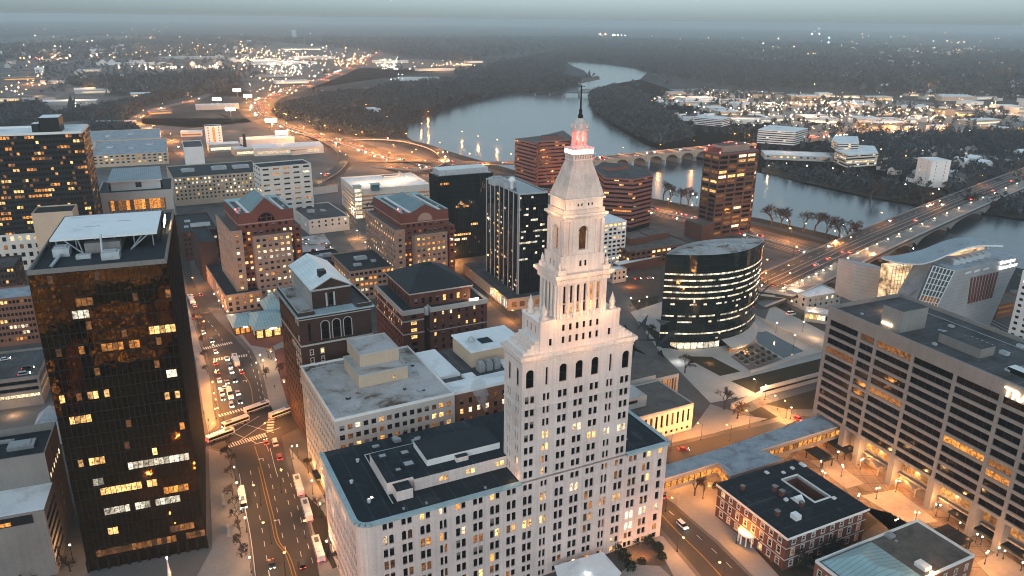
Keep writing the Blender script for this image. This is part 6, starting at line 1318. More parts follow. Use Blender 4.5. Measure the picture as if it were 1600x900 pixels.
# garden deck walls below the lens tower
for P,h in(([(1180,498),(1285,548)],2.2),([(1187,620),(1284,594)],5.0),([(1142,640),(1187,620)],3.0),([(1172,583),(1285,552)],1.6)):
    a,b=U(*P[0]),U(*P[1]); d=b-a; e=empty('terrace_wall',a,atan2(d.y,d.x),label={2.2:'white garden wall curving from the lens tower towards the slab',5.0:'high warm-lit retaining wall under the podium lawn',3.0:'short retaining wall by the tree below the podium lawn',1.6:'low white wall along the paved court and pool'}[h],cat='wall')
    q=MB(); q.box(0,d.length,-.4,.4,0,h,M['conclt']); q.build('wall',e)
    if h>4: q=MB(); q.box(1,d.length-1,-.45,-.41,2.2,3.2,M['blackmetal']); q.build('recess_band',e)  # black strip laid on the wall face
k=0
for i in range(5):
    for j in range(4):
        if (i,j) in((0,3),(4,0)): continue
        f,g=(i+.6)/5.2,(j+.6)/4.2; p=U(1142,558).lerp(U(1180,536),f).lerp(U(1172,580).lerp(U(1222,562),f),g); k+=1
        o=empty('planter',p,.4,label='square planter with dark shrub in the paved court below the lens tower',cat='planter',group='planters in the paved court'); q=MB(); q.box(-1.3,1.3,-1.3,1.3,.2,.9,M['conc']); q.build('tub',o); q=MB(); q.lathe(0,0,[(1.1,.9),(1.3,1.5),(.8,2.2),(.1,2.4)],M['ever'],7); q.build('shrub',o)
# plaza canopies
for p,a,b,lab in(((1281,709),10,6.5,'square black canopy beside the covered footbridge'),((1315,695),11,7,'square black canopy tucked against the slab building'),((1490,835),10,7,'square black canopy behind the tan annex'),((1558,838),34,6,'long black canopy along the slab building at the right edge')):
    c=U(*p,4); e=empty('black_canopy',(c.x,c.y,0),radians(90-155.6),label=lab,cat='canopy',group='black canopies on the plaza'); q=MB(); q.box(-a/2,a/2,-b/2,b/2,3.5,4.1,M['blackmetal'],top=M['roofblk'],bottom=True); q.build('roof',e)
    for x in(-a/2+.6,a/2-.6):
        for y in(-b/2+.6,b/2-.6): q=MB(); q.box(x-.15,x+.15,y-.15,y+.15,0,3.5,M['mull']); q.build('post',e)
A=U(1350,714,3.4);Bq=U(1498,797,3.4); d=(Bq-A); Ln=d.length
e=empty('vaulted_walkway',(A.x,A.y,0),atan2(d.y,d.x),label='row of brown barrel-vaulted canopies in front of the slab building',cat='walkway')
for i in range(5):
    q=MB(); s=Ln/5; x0=i*s+.4; x1=(i+1)*s-.4
    for k in range(8): 
        f0,f1=k/8,(k+1)/8; q.poly([(x0+(x1-x0)*f0,-2.5,3.2+2*sin(pi*f0)),(x0+(x1-x0)*f1,-2.5,3.2+2*sin(pi*f1)),(x0+(x1-x0)*f1,2.5,3.2+2*sin(pi*f1)),(x0+(x1-x0)*f0,2.5,3.2+2*sin(pi*f0))],M['beige'])
    q.box(x0,x1,2.5,2.9,3.0,3.3,M['beige'],bottom=True); q.build('vault',e)
    for x in(x0+.2,): 
        for y in(-2.4,2.4): q=MB(); q.box(x-.2,x+.2,y-.2,y+.2,0,3.2,M['beige']); q.build('post',e)
text('TRAVELERS',4.6,(TP.loc((1581,611),TP.h-3.2)[0],-.35,TP.h-3.7),(pi/2,0,0),M['lampw'],TP.e)
# ================================================================== vegetation
def inpoly(x,y,P):
    c=False; n=len(P); j=n-1
    for i in range(n):
        xi,yi=P[i]; xj,yj=P[j]
        if (yi>y)!=(yj>y) and x<(xj-xi)*(y-yi)/(yj-yi)+xi: c=not c
        j=i
    return c
RW=[tuple(U(*p).xy) for p in RIVER]
def samp(P,n,avoid=True,seed=1):
    P=[tuple(U(*p).xy) for p in P]; r=random.Random(seed); xs=[p[0] for p in P]; ys=[p[1] for p in P]; out=[]; tries=0
    while len(out)<n and tries<n*30:
        tries+=1; x=r.uniform(min(xs),max(xs)); y=r.uniform(min(ys),max(ys))
        if inpoly(x,y,P) and not (avoid and inpoly(x,y,RW)): out.append((x,y))
    return out
def forest(name,pts,hmin,hmax,wid,ntri,mt,label=None,cat='forest'):
    """leafless crowns: upright twig fans over a thin stem, one mesh"""
    n=len(pts); 
    if not n: return
    pts=np.array(pts); k=ntri
    h=RN.uniform(hmin,hmax,n)*RN.choice([.7,1,1.15],n); w=wid*RN.uniform(.6,1.3,n)
    ang=RN.uniform(0,2*pi,(n,k)); r0=RN.uniform(0,.95,(n,k))**.6; zc=RN.uniform(.22,1,(n,k)); rad=np.sqrt(np.clip(1-((zc-.58)/.45)**2,.05,1))*r0
    cx=pts[:,0,None]+np.cos(ang)*rad*w[:,None]/2; cy=pts[:,1,None]+np.sin(ang)*rad*w[:,None]/2; cz=zc*h[:,None]
    s=(w[:,None]*RN.uniform(.10,.24,(n,k)))
    def off(): return np.stack([RN.normal(0,1,(n,k)),RN.normal(0,1,(n,k)),RN.normal(0,1.1,(n,k))],-1)*s[...,None]
    C=np.stack([cx,cy,cz],-1); V=np.stack([C+off(),C+off(),C+off()],2).reshape(-1,3); V[:,2]=np.maximum(V[:,2],.2)
    m=n*k; me=bpy.data.meshes.new(name); me.vertices.add(m*3); me.loops.add(m*3); me.polygons.add(m)
    me.vertices.foreach_set('co',V.astype('f').ravel()); me.loops.foreach_set('vertex_index',np.arange(m*3,dtype='i')); me.polygons.foreach_set('loop_start',np.arange(0,m*3,3,dtype='i')); me.update(); me.validate(); me.materials.append(mt)
    o=bpy.data.objects.new(name,me); COL.objects.link(o); tag(o,label,cat,kind='stuff')
def fr(name,polys,dens,hmin,hmax,wid,ntri,label,seed=1):
    P=[]
    for i,q in enumerate(polys): P+=samp(q,int(dens[i] if isinstance(dens,(list,tuple)) else dens),True,seed+i)
    forest(name,P,hmin,hmax,wid,ntri,M['forest'],label)
fr('riverside_woods',[[(921,152),(960,141),(985,146),(1005,160),(1040,183),(1062,200),(1078,216),(1030,226),(988,209),(958,194),(933,176)],[(560,156),(600,140),(700,131),(800,132),(870,124),(905,131),(872,146),(800,145),(722,161),(650,186),(625,194),(590,180)],[(700,116),(770,103),(900,75),(1100,85),(1240,105),(1300,142),(1150,137),(1020,115),(990,105),(940,99),(886,96),(880,118),(800,125)]],[2600,6500,6500],10,17,14,34,'dense leafless woods along both banks of the river',3)
fr('riverside_woods',[[(428,174),(455,166),(520,150),(560,146),(585,158),(560,170),(500,184),(455,190),(436,185)],[(470,186),(560,176),(640,200),(630,215),(560,214),(500,205)],[(60,190),(200,165),(262,146),(300,139),(330,138),(305,147),(258,157),(216,168),(196,182),(190,195),(130,188)],[(130,205),(205,200),(222,215),(160,218)],[(0,170),(60,165),(90,185),(0,200)]],[1300,900,2200,220,600],8,14,11,30,'leafless woods and scrub around the curving highways',13)
fr('distant_woods',[[(0,70),(150,55),(420,60),(560,66),(700,80),(760,95),(640,90),(560,76),(420,66),(150,56)],[(-300,40),(1900,40),(1900,62),(-300,60)],[(500,60),(900,58),(1300,70),(1600,80),(1600,100),(1300,100),(1100,84),(900,74),(700,98)],[(1200,95),(1650,85),(1650,160),(1420,152),(1300,140)],[(-100,75),(300,60),(420,70),(300,88),(-100,100)],[(100,130),(360,118),(380,135),(330,148),(270,146),(180,150)]],[1500,9000,7500,5000,1800,900],9,19,30,9,'far dark woodland fading into the haze',23)
fr('suburb_trees',[[(990,150),(1100,142),(1300,152),(1450,165),(1700,185),(1700,330),(1600,312),(1420,300),(1290,268),(1200,240),(1110,205)],[(60,90),(380,75),(400,120),(300,140),(60,150)],[(1190,264),(1290,275),(1420,301),(1600,320),(1600,342),(1540,333),(1420,317),(1310,296)],[(1330,215),(1640,205),(1640,300),(1480,296),(1380,270)]],[900,900,240,800],7,13,9,30,'bare trees scattered among the suburban lots across the river',33)
def bare_tree(seed,h):
    R=random.Random(seed); tr=MB(); cr=MB()
    def grow(p,d,L_,r,lv):
        q=p+d*L_; (tr if lv<2 else cr).tube(p,q,r,r*.68,M['bark'] if lv<2 else M['twig'],6 if lv<2 else 3,False)
        if lv>=4:
            for _ in range(2):
                b=p+d*L_*R.uniform(.4,1.0); t=(d+Vector((R.uniform(-1,1),R.uniform(-1,1),R.uniform(-.3,.9)))).normalized()*R.uniform(.5,1.1); w=t.orthogonal().normalized()*.055; cr.poly([b-w,b+w,b+t],M['twig'])
        if lv>=5: return
        for i in range(3 if lv<4 else 3):
            a=d.orthogonal().normalized(); a.rotate(Matrix.Rotation(R.uniform(0,2*pi),3,d)); nd=(d*.9+a*R.uniform(.45,.85)+Vector((0,0,.12))).normalized()
            grow(p+d*L_*R.uniform(.6,1.0),nd,L_*R.uniform(.6,.82),max(.035,r*.6),lv+1)
    grow(Vector((0,0,0)),Vector((R.uniform(-.05,.05),R.uniform(-.05,.05),1)).normalized(),h*.29,h*.03,0)
    return tr.mesh('trunk'),cr.mesh('crown')
TV=[bare_tree(s,10) for s in(1,2,3,4)]
def tree(p,h,label,group=None,v=None,z=0):
    c=p if isinstance(p,Vector) else U(*p); i=(v if v is not None else random.randrange(4)); e=empty('bare_tree',(c.x,c.y,z),random.uniform(0,6.28),label=label,cat='tree',group=group); e.scale=(h/7.2,)*3
    for nm,me in zip(('trunk','crown'),TV[i]): o=bpy.data.objects.new(nm,me); COL.objects.link(o); o.parent=e
    return e
def rank(n): return (['nearest','second nearest','third nearest','fourth nearest','fifth nearest','sixth nearest','seventh nearest','eighth nearest','ninth nearest','tenth nearest'][n] if n<10 else '%dth nearest'%(n+1))
def trees(lst,h,where,group):
    for i,p in enumerate(sorted(lst,key=lambda p:-p[1])): tree(p,h*random.uniform(.85,1.15),'bare tree %s, %s'%(where,rank(i)),group)
trees([(1046,318),(1063,322),(1075,326),(1036,314)],20,'on the near river bank between the brown towers','trees on the near river bank')
trees([(1220,356),(1232,358),(1272,366),(1310,373),(1323,375),(1205,354),(1255,362),(1335,380),(1290,372)],19,'on the river bank right of the brown tower','trees on the river bank by the highway')
trees([(1360,312),(1440,320),(1450,322),(1405,316),(1520,330)],19,'on the far grassy bank beyond the highway bridge','trees on the far river bank')
trees([(1345,428),(1362,418),(1380,408),(1395,402),(1335,438),(1410,404),(1350,420)],9,'in the lamp-lit garden between the bridge and the wave roof','trees in the riverside garden')
trees([(355,703),(358,716),(361,730),(363,748),(364,775),(368,796),(372,815),(376,835),(377,855),(378,872)],5.5,'in a round planter beside the black tower','pavement trees by the black tower')
trees([(500,800),(512,830),(520,860),(530,890),(482,740)],6.5,'on the pavement by the pale tower block','pavement trees by the pale tower')
trees([(1196,815),(1170,790),(1208,850),(1235,885),(1192,862),(1145,768),(1100,768),(1085,775)],8,'in the clubhouse garden','trees in the clubhouse garden')
trees([(1131,640),(1070,583),(1152,655),(1012,530)],10,'on the lens tower terrace','trees below the lens shaped tower')
trees([(1300,862),(1330,838),(1280,880)],7,'between the clubhouse and the tan annex','trees behind the clubhouse')
trees([(310,505),(314,520),(318,540),(322,562),(325,585)],6,'along the left pavement of the curving street','trees on the curving street')
trees([(375,505),(385,515),(420,560),(437,585),(416,592),(449,612)],6.5,'on the brick square','trees on the brick square')
trees([(85,890),(98,880),(110,893)],7,'in the lamp-lit court left of the black tower','trees in the lit court')
def shrub(p,r,h,label,group):
    c=U(*p); e=empty('evergreen_shrub',(c.x,c.y,.2),random.uniform(0,6),label=label,cat='shrub',group=group); q=MB(); R=random.Random(int(c.x*10))
    for k in range(420):
        t,ph=R.uniform(0,2*pi),R.uniform(0,1); rr=r*R.uniform(.55,1.05)*(1-ph*.55); b=Vector((rr*cos(t),rr*sin(t),h*ph)); s=r*.16
        q.poly([b+Vector((R.uniform(-s,s),R.uniform(-s,s),R.uniform(-s,s)*1.2)) for _ in range(3)],M['ever'])
    q.build('foliage',e); q=MB(); q.tube((0,0,-.1),(0,0,h*.5),.1,.06,M['bark'],5); q.build('stem',e)
for i,(p,r,h) in enumerate([((962,858),3,3.5),((975,872),2.6,3),((990,848),2.5,2.6),((1012,846),2.5,2.4),((1028,858),2.4,2.2),((1034,872),2,2),((985,888),2.4,2.4),((1003,880),1.8,1.8)]): shrub(p,r,h,'dark clipped evergreen beside the pale tower forecourt, %s'%rank(i),'evergreens by the forecourt')
for i,(p,r,h) in enumerate([((1118,763),1.6,2.4),((1140,790),2.0,1.8),((1160,778),2,2),((1245,885),3,4),((1262,878),2.6,3.4),((1180,838),1.8,1.6),((1215,882),2,2)]): shrub(p,r,h,'dark evergreen in the clubhouse garden, %s'%rank(i),'evergreens by the clubhouse')
for i,(p,r,h) in enumerate([((20,885),6,9),((48,893),6,8),((66,880),4,6)]): shrub(p,r,h,'large dark evergreen tree in the lower left corner, %s'%rank(i),'evergreens in the corner')
# ================================================================== vehicles
def car_proto(col,kind='sedan'):
    e=empty('parked_car'); L_,Wd,Hh={'sedan':(4.6,1.85,1.45),'suv':(4.8,1.95,1.8),'van':(5.6,2.05,2.3),'truck':(8.0,2.4,3.3)}[kind]; p=M['car_'+col]; hw=Wd/2; q=MB()
    x0,x1=-L_/2,L_/2; bel=Hh*(.58 if kind=='sedan' else .52); f={'sedan':(.22,.62,.12),'suv':(.04,.66,.14),'van':(.02,.74,.13),'truck':(.0,.72,.06)}[kind]
    body=[(x0,.35),(x1-.1,.35),(x1,.55),(x1-.05,bel*.9),(x1-L_*.25,bel),(x0+.05,bel*1.02),(x0,.7)]
    for s in(-1,1): 
        P=[(x,s*hw,z) for x,z in body]; q.poly(P if s<0 else P[::-1],p)
    for i in range(len(body)): a=body[i];b=body[(i+1)%len(body)]; q.poly([(a[0],hw,a[1]),(b[0],hw,b[1]),(b[0],-hw,b[1]),(a[0],-hw,a[1])][::-1],p)
    rx0=x0+f[0]*L_; rx1=x0+f[1]*L_; gx0=rx0-L_*f[2]*.6; gx1=rx1+L_*f[2]; gx0=max(gx0,x0+.05); t=hw*.82
    q.box(rx0,rx1,-t,t,Hh-.08,Hh,p); q.build('body',e)
    g=MB(); lo=[(gx0,hw*.94,bel),(gx1,hw*.94,bel),(gx1,-hw*.94,bel),(gx0,-hw*.94,bel)]; hi=[(rx0,t,Hh-.08),(rx1,t,Hh-.08),(rx1,-t,Hh-.08),(rx0,-t,Hh-.08)]
    for i in range(4): j=(i+1)%4; g.poly([lo[j],lo[i],hi[i],hi[j]],p if kind=='truck' and i!=1 else M['gdk'])
    g.build('window',e)
    for x in(x0+L_*.19,x1-L_*.19):
        for s in(-1,1): w=MB(); w.tube((x,s*(hw-.22),.33),(x,s*(hw+.02),.33),.33,.33,M['tyre'],10); w.tube((x,s*(hw+.021),.33),(x,s*(hw+.03),.33),.2,.2,M['steel'],8); w.build('wheel',e)
    for s in(-1,1): w=MB(); w.box(x1-.04,x1+.03,s*hw*.72-.2,s*hw*.72+.2,.58,.78,M['headl']); w.build('headlight',e); w=MB(); w.box(x0-.04,x0+.02,s*hw*.76-.17,s*hw*.76+.17,.72,.92,M['taill']); w.build('taillight',e)
    return e
def bus_proto():
    e=empty('city_bus'); q=MB(); q.box(-6,6,-1.27,1.27,.4,3.05,M['car_white']); q.box(-6.01,6.01,-1.28,1.28,.5,.95,M['car_blue']); q.build('body',e); q=MB(); q.box(-3.5,-.5,-.8,.8,3.05,3.3,M['car_white']); q.box(2,4.5,-.7,.7,3.05,3.25,M['car_grey']); q.build('roof_unit',e)
    for s in(-1,1): q=MB(); q.box(-5.6,5.4,s*1.285-.01,s*1.285+.01,1.45,2.5,M['dark']); q.build('window',e)
    q=MB(); q.box(6.0,6.03,-1.15,1.15,1.2,2.7,M['dark']); q.build('windshield',e)
    for x in(-3.6,3.7):
        for s in(-1,1): w=MB(); w.tube((x,s*1.0,.5),(x,s*1.3,.5),.5,.5,M['tyre'],10); w.build('wheel',e)
    for s in(-1,1): w=MB(); w.box(6,6.05,s*.95-.2,s*.95+.2,.7,.95,M['headl']); w.build('headlight',e); w=MB(); w.box(-6.05,-6,s*1.0-.15,s*1.0+.15,.9,1.6,M['taill']); w.build('taillight',e)
    return e
PRO={}; USED=set()
def vehicle(pos,rz,kind,col,label,group,z=.1,cat=None):
    k=(kind,col)
    if k not in PRO: PRO[k]=bus_proto() if kind=='bus' else car_proto(col,kind)
    o=PRO[k]
    if k in USED: o=dup(o)
    USED.add(k); o.location=(pos.x,pos.y,z+pos.z); o.rotation_euler=(0,0,rz); tag(o,label,cat or {'bus':'bus','truck':'truck','van':'van'}.get(kind,'car'),group); o.name={'bus':'city_bus','truck':'box_truck','van':'van'}.get(kind,'car'); return o
def hd_px(a,b): d=U(*b)-U(*a); return atan2(d.y,d.x)
ST=hd_px((465,880),(425,720))            # up the avenue, away from the viewer
def near(lst,where,group):
    for i,(p,up,kind,col,extra) in enumerate(sorted(lst,key=lambda q:-q[0][1])):
        rz=(ST if up else ST+pi) if isinstance(up,bool) else up
        vehicle(U(*p),rz,kind,col,'%s %s %s%s'%({'car_':''}.get(col,col),{'sedan':'car','suv':'tall car','truck':'box truck','bus':'city bus','van':'van'}[kind],extra or where,'' if extra else ', '+rank(i)),group)
NL=hd_px((395,640),(366,560)); NL2=hd_px((350,550),(318,490))
near([((416,693),True,'sedan','red','waiting with red tail lights just past the zebra crossing'),((430,694),True,'van','white','stopped with tail lights behind the crossing'),((437,716),True,'suv','red','following the white van up the avenue'),((425,884),False,'sedan','black','with bright headlights in the lower avenue'),((472,884),True,'suv','black','with orange lamp beside the last bus')],'on the avenue','cars on the avenue')
near([((378,583),NL,'sedan','red','with tail lights beside the white bus'),((355,562),NL+pi,'sedan','silver',0),((360,574),NL+pi,'suv','grey',0),((362,582),NL+pi,'sedan','silver',0),((340,583),NL,'sedan','black',0),((337,569),NL,'sedan','red',0),((343,596),NL+pi,'sedan','silver',0),((355,599),NL+pi,'sedan','grey',0),((367,596),NL+pi,'suv','black',0),((350,608),NL+1.6,'sedan','white','turned across the lane'),((347,616),NL+pi,'suv','silver',0),((348,624),NL+pi,'sedan','black',0),((372,616),NL+pi,'sedan','silver',0),((375,629),NL+pi,'suv','black',0),((362,635),NL+pi,'suv','silver',0),((360,619),NL+pi,'truck','white','with a lit cargo box in the queue')],'in the queue below the avenue crossing','cars queuing at the lights')
near([((318,521),NL2+pi,'sedan','silver',0),((331,534),NL2+pi,'suv','grey',0),((337,551),NL2+pi,'sedan','silver',0),((303,497),NL2,'suv','red',0),((304,479),NL2,'suv','silver',0),((300,464),NL2,'sedan','white',0),((314,462),NL2,'sedan','black',0)],'on the curving street below the gabled tower','cars on the curving street')
CR=hd_px((380,655),(430,637)); CR2=hd_px((420,655),(450,645))
for p,rz,lab in(((402,641),CR,'blue and white city bus crossing the junction, farthest of the crossing buses'),((369,664),CR+pi,'blue and white city bus turning left across the junction'),((441,649),CR,'white city bus leaving the junction to the right'),((345,685),CR,'white city bus nearest the black tower at the junction'),((467,764),ST,'white city bus at the kerb, first in the row of three'),((480,803),ST,'silver topped city bus in the middle of the kerbside three'),((498,864),ST,'city bus nearest the viewer beside the pale tower block'),((379,783),ST+pi,'city bus parked on the black tower side of the avenue'),((369,567),NL,'white city bus passing the queue of cars'),((299,471),NL2,'city bus farthest up the curving street')): vehicle(U(*p),rz,'bus','white',lab,'buses at the junction')
S3=hd_px((1040,790),(1130,870))
near([((1066,823),S3,'suv','white','driving on the side street by the pale tower'),((1068,704),S3+1.1,'sedan','red','moving behind the covered footbridge'),((1247,656),S3,'sedan','red','with red lights in the bright street by the slab'),((1034,776),S3+pi,'sedan','grey','half hidden at the corner of the pale tower')],'x','cars on the side streets')
near([((8,568),0.6,'sedan','white','parked on the open deck, left one'),((42,576),.5,'suv','black','parked on the open deck by its edge'),((39,582),.5,'suv','silver','parked beside the black one on the open deck')],'x','cars on the parking deck')
for o in bpy.data.objects:
    if o.get('group')=='cars on the parking deck': o.location=U(*{'left':(8,562),'edge':(44,576),'besi':(38,585)}[('left' if 'left one' in o['label'] else 'edge' if 'its edge' in o['label'] else 'besi')],14.0); o.location.z=13.8
near([((468,376),.3,'suv','silver',0),((474,382),.3,'sedan','white',0),((505,382),.3,'suv','white',0),((478,376),.3,'sedan','silver',0),((512,388),.3,'sedan','grey',0),((490,392),.3,'sedan','black',0)],'in the small lot below the white office','cars in the small lot')
near([((880,340),.2,'sedan','white',0),((893,338),.2,'sedan','silver',0),((960,362),.2,'sedan','silver',0),((975,434),.3,'sedan','white',0),((997,437),.3,'sedan','red',0),((1016,436),.3,'sedan','white',0),((1236,492),.3,'van','white','parked by the lit kiosk')],'in the brown lots before the river','cars in the riverside lots')
# highway traffic: simple bodies with lamps
def hcar(col):
    e=empty('highway_car'); q=MB(); q.box(-2.3,2.3,-.95,.95,.4,1.0,M['car_'+col]); q.frustum((-1.6,1.2,-.9,.9),(-1.1,.5,-.75,.75),1.0,1.6,M['gdk'],M['car_'+col]); q.build('body',e)
    q=MB(); q.box(2.3,2.4,-.9,.9,.5,.95,M['headl']); q.build('headlight',e); q=MB(); q.box(-2.4,-2.3,-.9,.9,.6,1.05,M['taill']); q.build('taillight',e); return e
HC=[hcar(c) for c in('white','black','silver','red')]; hi=[0]
def traffic(S,T,n,offs,label,group,zr=.25,t0=0,t1=1,seed=1,sc=1.0):
    R=random.Random(seed)
    for k in range(n):
        f=(t0+(t1-t0)*R.random())*(len(S)-1); i=min(len(S)-2,int(f)); p=S[i].lerp(S[i+1],f-i); of,dr=R.choice(offs); p=p+T[i]*of; d=(S[i+1]-S[i])*dr
        if d.dot(p-CAM)<0: lab=label+' with white headlights, coming nearer'
        else: lab=label+' with red tail lights, driving away'
        h=hi[0]; o=HC[h] if h<4 else dup(HC[R.randrange(4)]); hi[0]+=1; o.location=(p.x,p.y,p.z+zr-.2); o.rotation_euler=(0,0,atan2(d.y,d.x)); o.scale=(sc,)*3; tag(o,lab,'car',group)
rev=-1
traffic(S91,T91,110,[(-5,1),(-9,1),(-13,1),(5,-1),(9,-1),(13,-1)],'small car on the wide curving riverfront highway','cars on the riverfront highway',t0=0,t1=.52,seed=2,sc=1.25)
traffic(S91,T91,34,[(-5,1),(-9,1),(5,-1),(9,-1)],'car on the straight riverside stretch of highway','cars on the riverside stretch',t0=.52,t1=.9,seed=3)
traffic(SRA,TRA,8,[(-1.5,-1)],'car on the short S-shaped exit ramp','cars on the exit ramp',seed=4); traffic(SLP,TLP,8,[(2,1)],'car on the loop ramp above the river','cars on the loop ramp',seed=5); traffic(SCV,TCV,12,[(3,1),(-3,-1)],'car on the narrow curving parkway left of the highway','cars on the parkway',seed=6)
traffic(SFH,TFH,40,[(5,1),(9,1),(-5,-1),(-9,-1)],'car on the far bank highway across the river','cars on the far bank highway',seed=19,sc=1.3); traffic(SFB,TFB,22,[(-7,1),(-3,1),(7,-1),(3.5,-1),(11,-1)],'car on the wide highway bridge','cars on the highway bridge',seed=7,t0=.25); traffic(SBA,TBA,10,[(3,1),(-3,-1)],'car on the road leading to the stone bridge','cars on the bridge approach',seed=8)
A,u,v,Ln,Hd,wd=BBR; traffic([A+u*(Ln*f)+v*11+Vector((0,0,Hd)) for f in np.linspace(0,1,8)],[v]*8,16,[(4,-1),(7,-1),(-4,1),(-7,1)],'car on the old stone arch bridge','cars on the stone bridge',seed=9)
# ================================================================== lamps and their light
LD={}
COLS={'p':(1,.43,.13),'o':(1,.36,.075),'w':(1,.54,.24),'c':(.95,.95,.92),'r':(1,.08,.06)}
def light(p,pw,c='o',r=.3,spot=False,tgt=None):
    k=(c,round(pw),r,spot)
    if k not in LD:
        l=bpy.data.lights.new('lamp_glow','SPOT' if spot else 'POINT'); l.energy=pw; l.color=COLS[c]; l.shadow_soft_size=r; LD[k]=l
        if spot: l.spot_size=radians(90); l.spot_blend=.6
    o=bpy.data.objects.new('lamp_glow',LD[k]); COL.objects.link(o); o.location=p
    if tgt is not None: o.rotation_euler=(Vector(tgt)-Vector(p)).to_track_quat('-Z','Y').to_euler()
    return o
def lamp_proto(h,kind,mt):
    e=empty('street_lamp'); q=MB(); q.tube((0,0,0),(0,0,h),.12,.07,M['blackmetal'],6); q.lathe(0,0,[(.25,0),(.22,.6),(.12,.8)],M['blackmetal'],8); q.build('pole',e)
    if kind=='arm': q=MB(); q.tube((0,0,h-.1),(1.8,0,h+.25),.06,.05,M['blackmetal'],5); q.build('arm',e); q=MB(); q.box(1.5,2.4,-.2,.2,h+.12,h+.3,M['steel'],bottom=False); q.lathe(1.95,0,[(.36,h-.12),(.42,h+.0),(.3,h+.12)],M[mt],8); q.build('lamp_head',e)
    elif kind=='twin':
        q=MB(); q.tube((-.7,0,h-.2),(.7,0,h-.2),.06,.06,M['blackmetal'],5); q.build('arm',e)
        for s in(-.7,.7): q=MB(); q.lathe(s,0,[(.08,h-.2),(.2,h-.08),(.25,h+.1),(.2,h+.28),(.06,h+.36)],M[mt],8); q.build('globe',e)
    else: q=MB(); q.lathe(0,0,[(.1,h),(.22,h+.1),(.28,h+.3),(.22,h+.5),(.08,h+.6)],M[mt],8); q.build('globe',e)
    return e
LP={}; LU=set()
def lamp(p,h,kind,mt,lab,grp,pw=0,z=0,rz=None,lc=None):
    k=(h,kind,mt)
    if k not in LP: LP[k]=lamp_proto(h,kind,mt)
    o=LP[k] if k not in LU else dup(LP[k]); LU.add(k); c=p if isinstance(p,Vector) else U(*p,z)
    o.location=(c.x,c.y,c.z); o.rotation_euler=(0,0,rz if rz is not None else random.uniform(0,6.28)); tag(o,lab,'street lamp',grp)
    if pw: light((c.x,c.y,c.z+h+(1.2 if kind!='arm' else -.6)) if kind!='arm' else (c.x+2*cos(o.rotation_euler.z),c.y+2*sin(o.rotation_euler.z),c.z+h-.5),pw,lc or {'lampo':'o','lampw':'w','lampc':'c','lampb':'w','lampbo':'o'}[mt])
    return o
def lamps(lst,h,kind,mt,where,grp,pw=0,z=0,top=False,lc=None):
    for i,p in enumerate(sorted(lst,key=lambda q:-q[1])):
        if top:       # pixel of the lamp head
            g=U(p[0],p[1],z+h); g.z=z
        else: g=U(*p,z)
        lamp(g,h,kind,mt,'lit %s %s, %s'%({'arm':'sodium street lamp' if mt=='lampo' else 'street lamp','twin':'twin-globe lamp','globe':'globe lamp'}[kind],where,rank(i)),grp,pw,lc=lc)
K=LAMP
lamps([(1347,718),(1317,728),(1287,738),(1372,763),(1342,774),(1433,801),(1401,812),(1466,789),(1543,863),(1519,875),(1403,752)],5,'twin','lampw','on the wide plaza by the slab building','plaza lamps',3100*K,top=True,lc='p')
lamps([(1310,707),(1283,722),(1301,717),(1500,818),(1527,836),(1535,840),(1561,857),(1570,862),(1598,880),(1512,845)],3.2,'globe','lampw','under the black plaza canopies','canopy lamps',230*K,top=True,lc='p')
for f in(.1,.3,.5,.7,.9): p=U(1350,714,3).lerp(U(1498,797,3),f); light((p.x,p.y,2.6),500*K,'o'); 
for f in(.05,.25,.45,.65,.85): p=U(1300,700,3).lerp(U(1560,850,3),f); light((p.x+4,p.y+3,3),450*K,'o')
lamps([(375,780),(383,810),(366,731),(370,755),(390,872),(396,905)],6,'globe','lampw','on the black tower pavement','lamps beside the black tower',1500*K,top=True)
lamps([(458,718),(466,717),(489,773),(502,810),(512,870)],6,'globe','lampw','on the pavement beside the white block','lamps by the white block',1700*K)
lamps([(333,558),(346,604),(329,690),(322,520),(312,490),(304,450)],8,'arm','lampo','on the left kerb by the queue of cars','lamps on the left kerb',8500*K)
lamps([(334,612),(339,640),(338,655),(336,630)],5,'globe','lampo','in the tree planters by the queue','planter lamps',5500*K)
lamps([(350,490),(357,498),(364,505),(343,481),(336,470),(408,568),(412,576),(402,580),(424,562),(432,575),(445,610)],4.5,'globe','lampw','round the brick square','lamps round the brick square',1300*K)
lamps([(425,520),(378,512),(440,518)],4,'globe','lampw','in front of the green pavilions','pavilion lamps',1200*K)
lamps([(350,660),(430,668),(455,650),(418,690)],8,'arm','lampo','at the bus junction','junction lamps',6500*K)
lamps([(440,770),(408,790),(424,850),(478,842),(447,905)],9,'arm','lampo','over the lower avenue','avenue lamps',2600*K)
lamps([(1098,780),(1150,850),(1058,862),(1130,905),(1040,800)],7,'arm','lampo','on the side street by the clubhouse','side street lamps',4200*K)
lamps([(1095,688),(1170,668),(1140,690),(1228,653),(1048,705)],8,'arm','lampo','along the street behind the covered footbridge','museum street lamps',7500*K)
lamps([(1195,625),(1215,640),(1235,655),(1180,615)],7,'arm','lampw','along the bright sloping street by the slab','bright street lamps',6000*K)
lamps([(80,862),(60,895),(115,880)],7,'globe','lampw','in the court left of the black tower','court lamps',2200*K)
lamps([(1099,752)],6,'globe','lampw','under the covered footbridge beside the bare tree','footbridge lamp',2600*K)
lamps([(1212,520),(1235,485),(1254,518),(1268,500),(1010,478),(998,485),(985,480),(1240,540)],6,'globe','lampw','round the lens tower garden','garden lamps',1000*K)
lamps([(620,452),(700,420),(740,438),(762,458),(785,478),(803,500),(714,408),(706,415),(770,470)],7,'arm','lampo','in the tree-lined street by the striped glass tower','lamps in the glass tower street',8000*K)
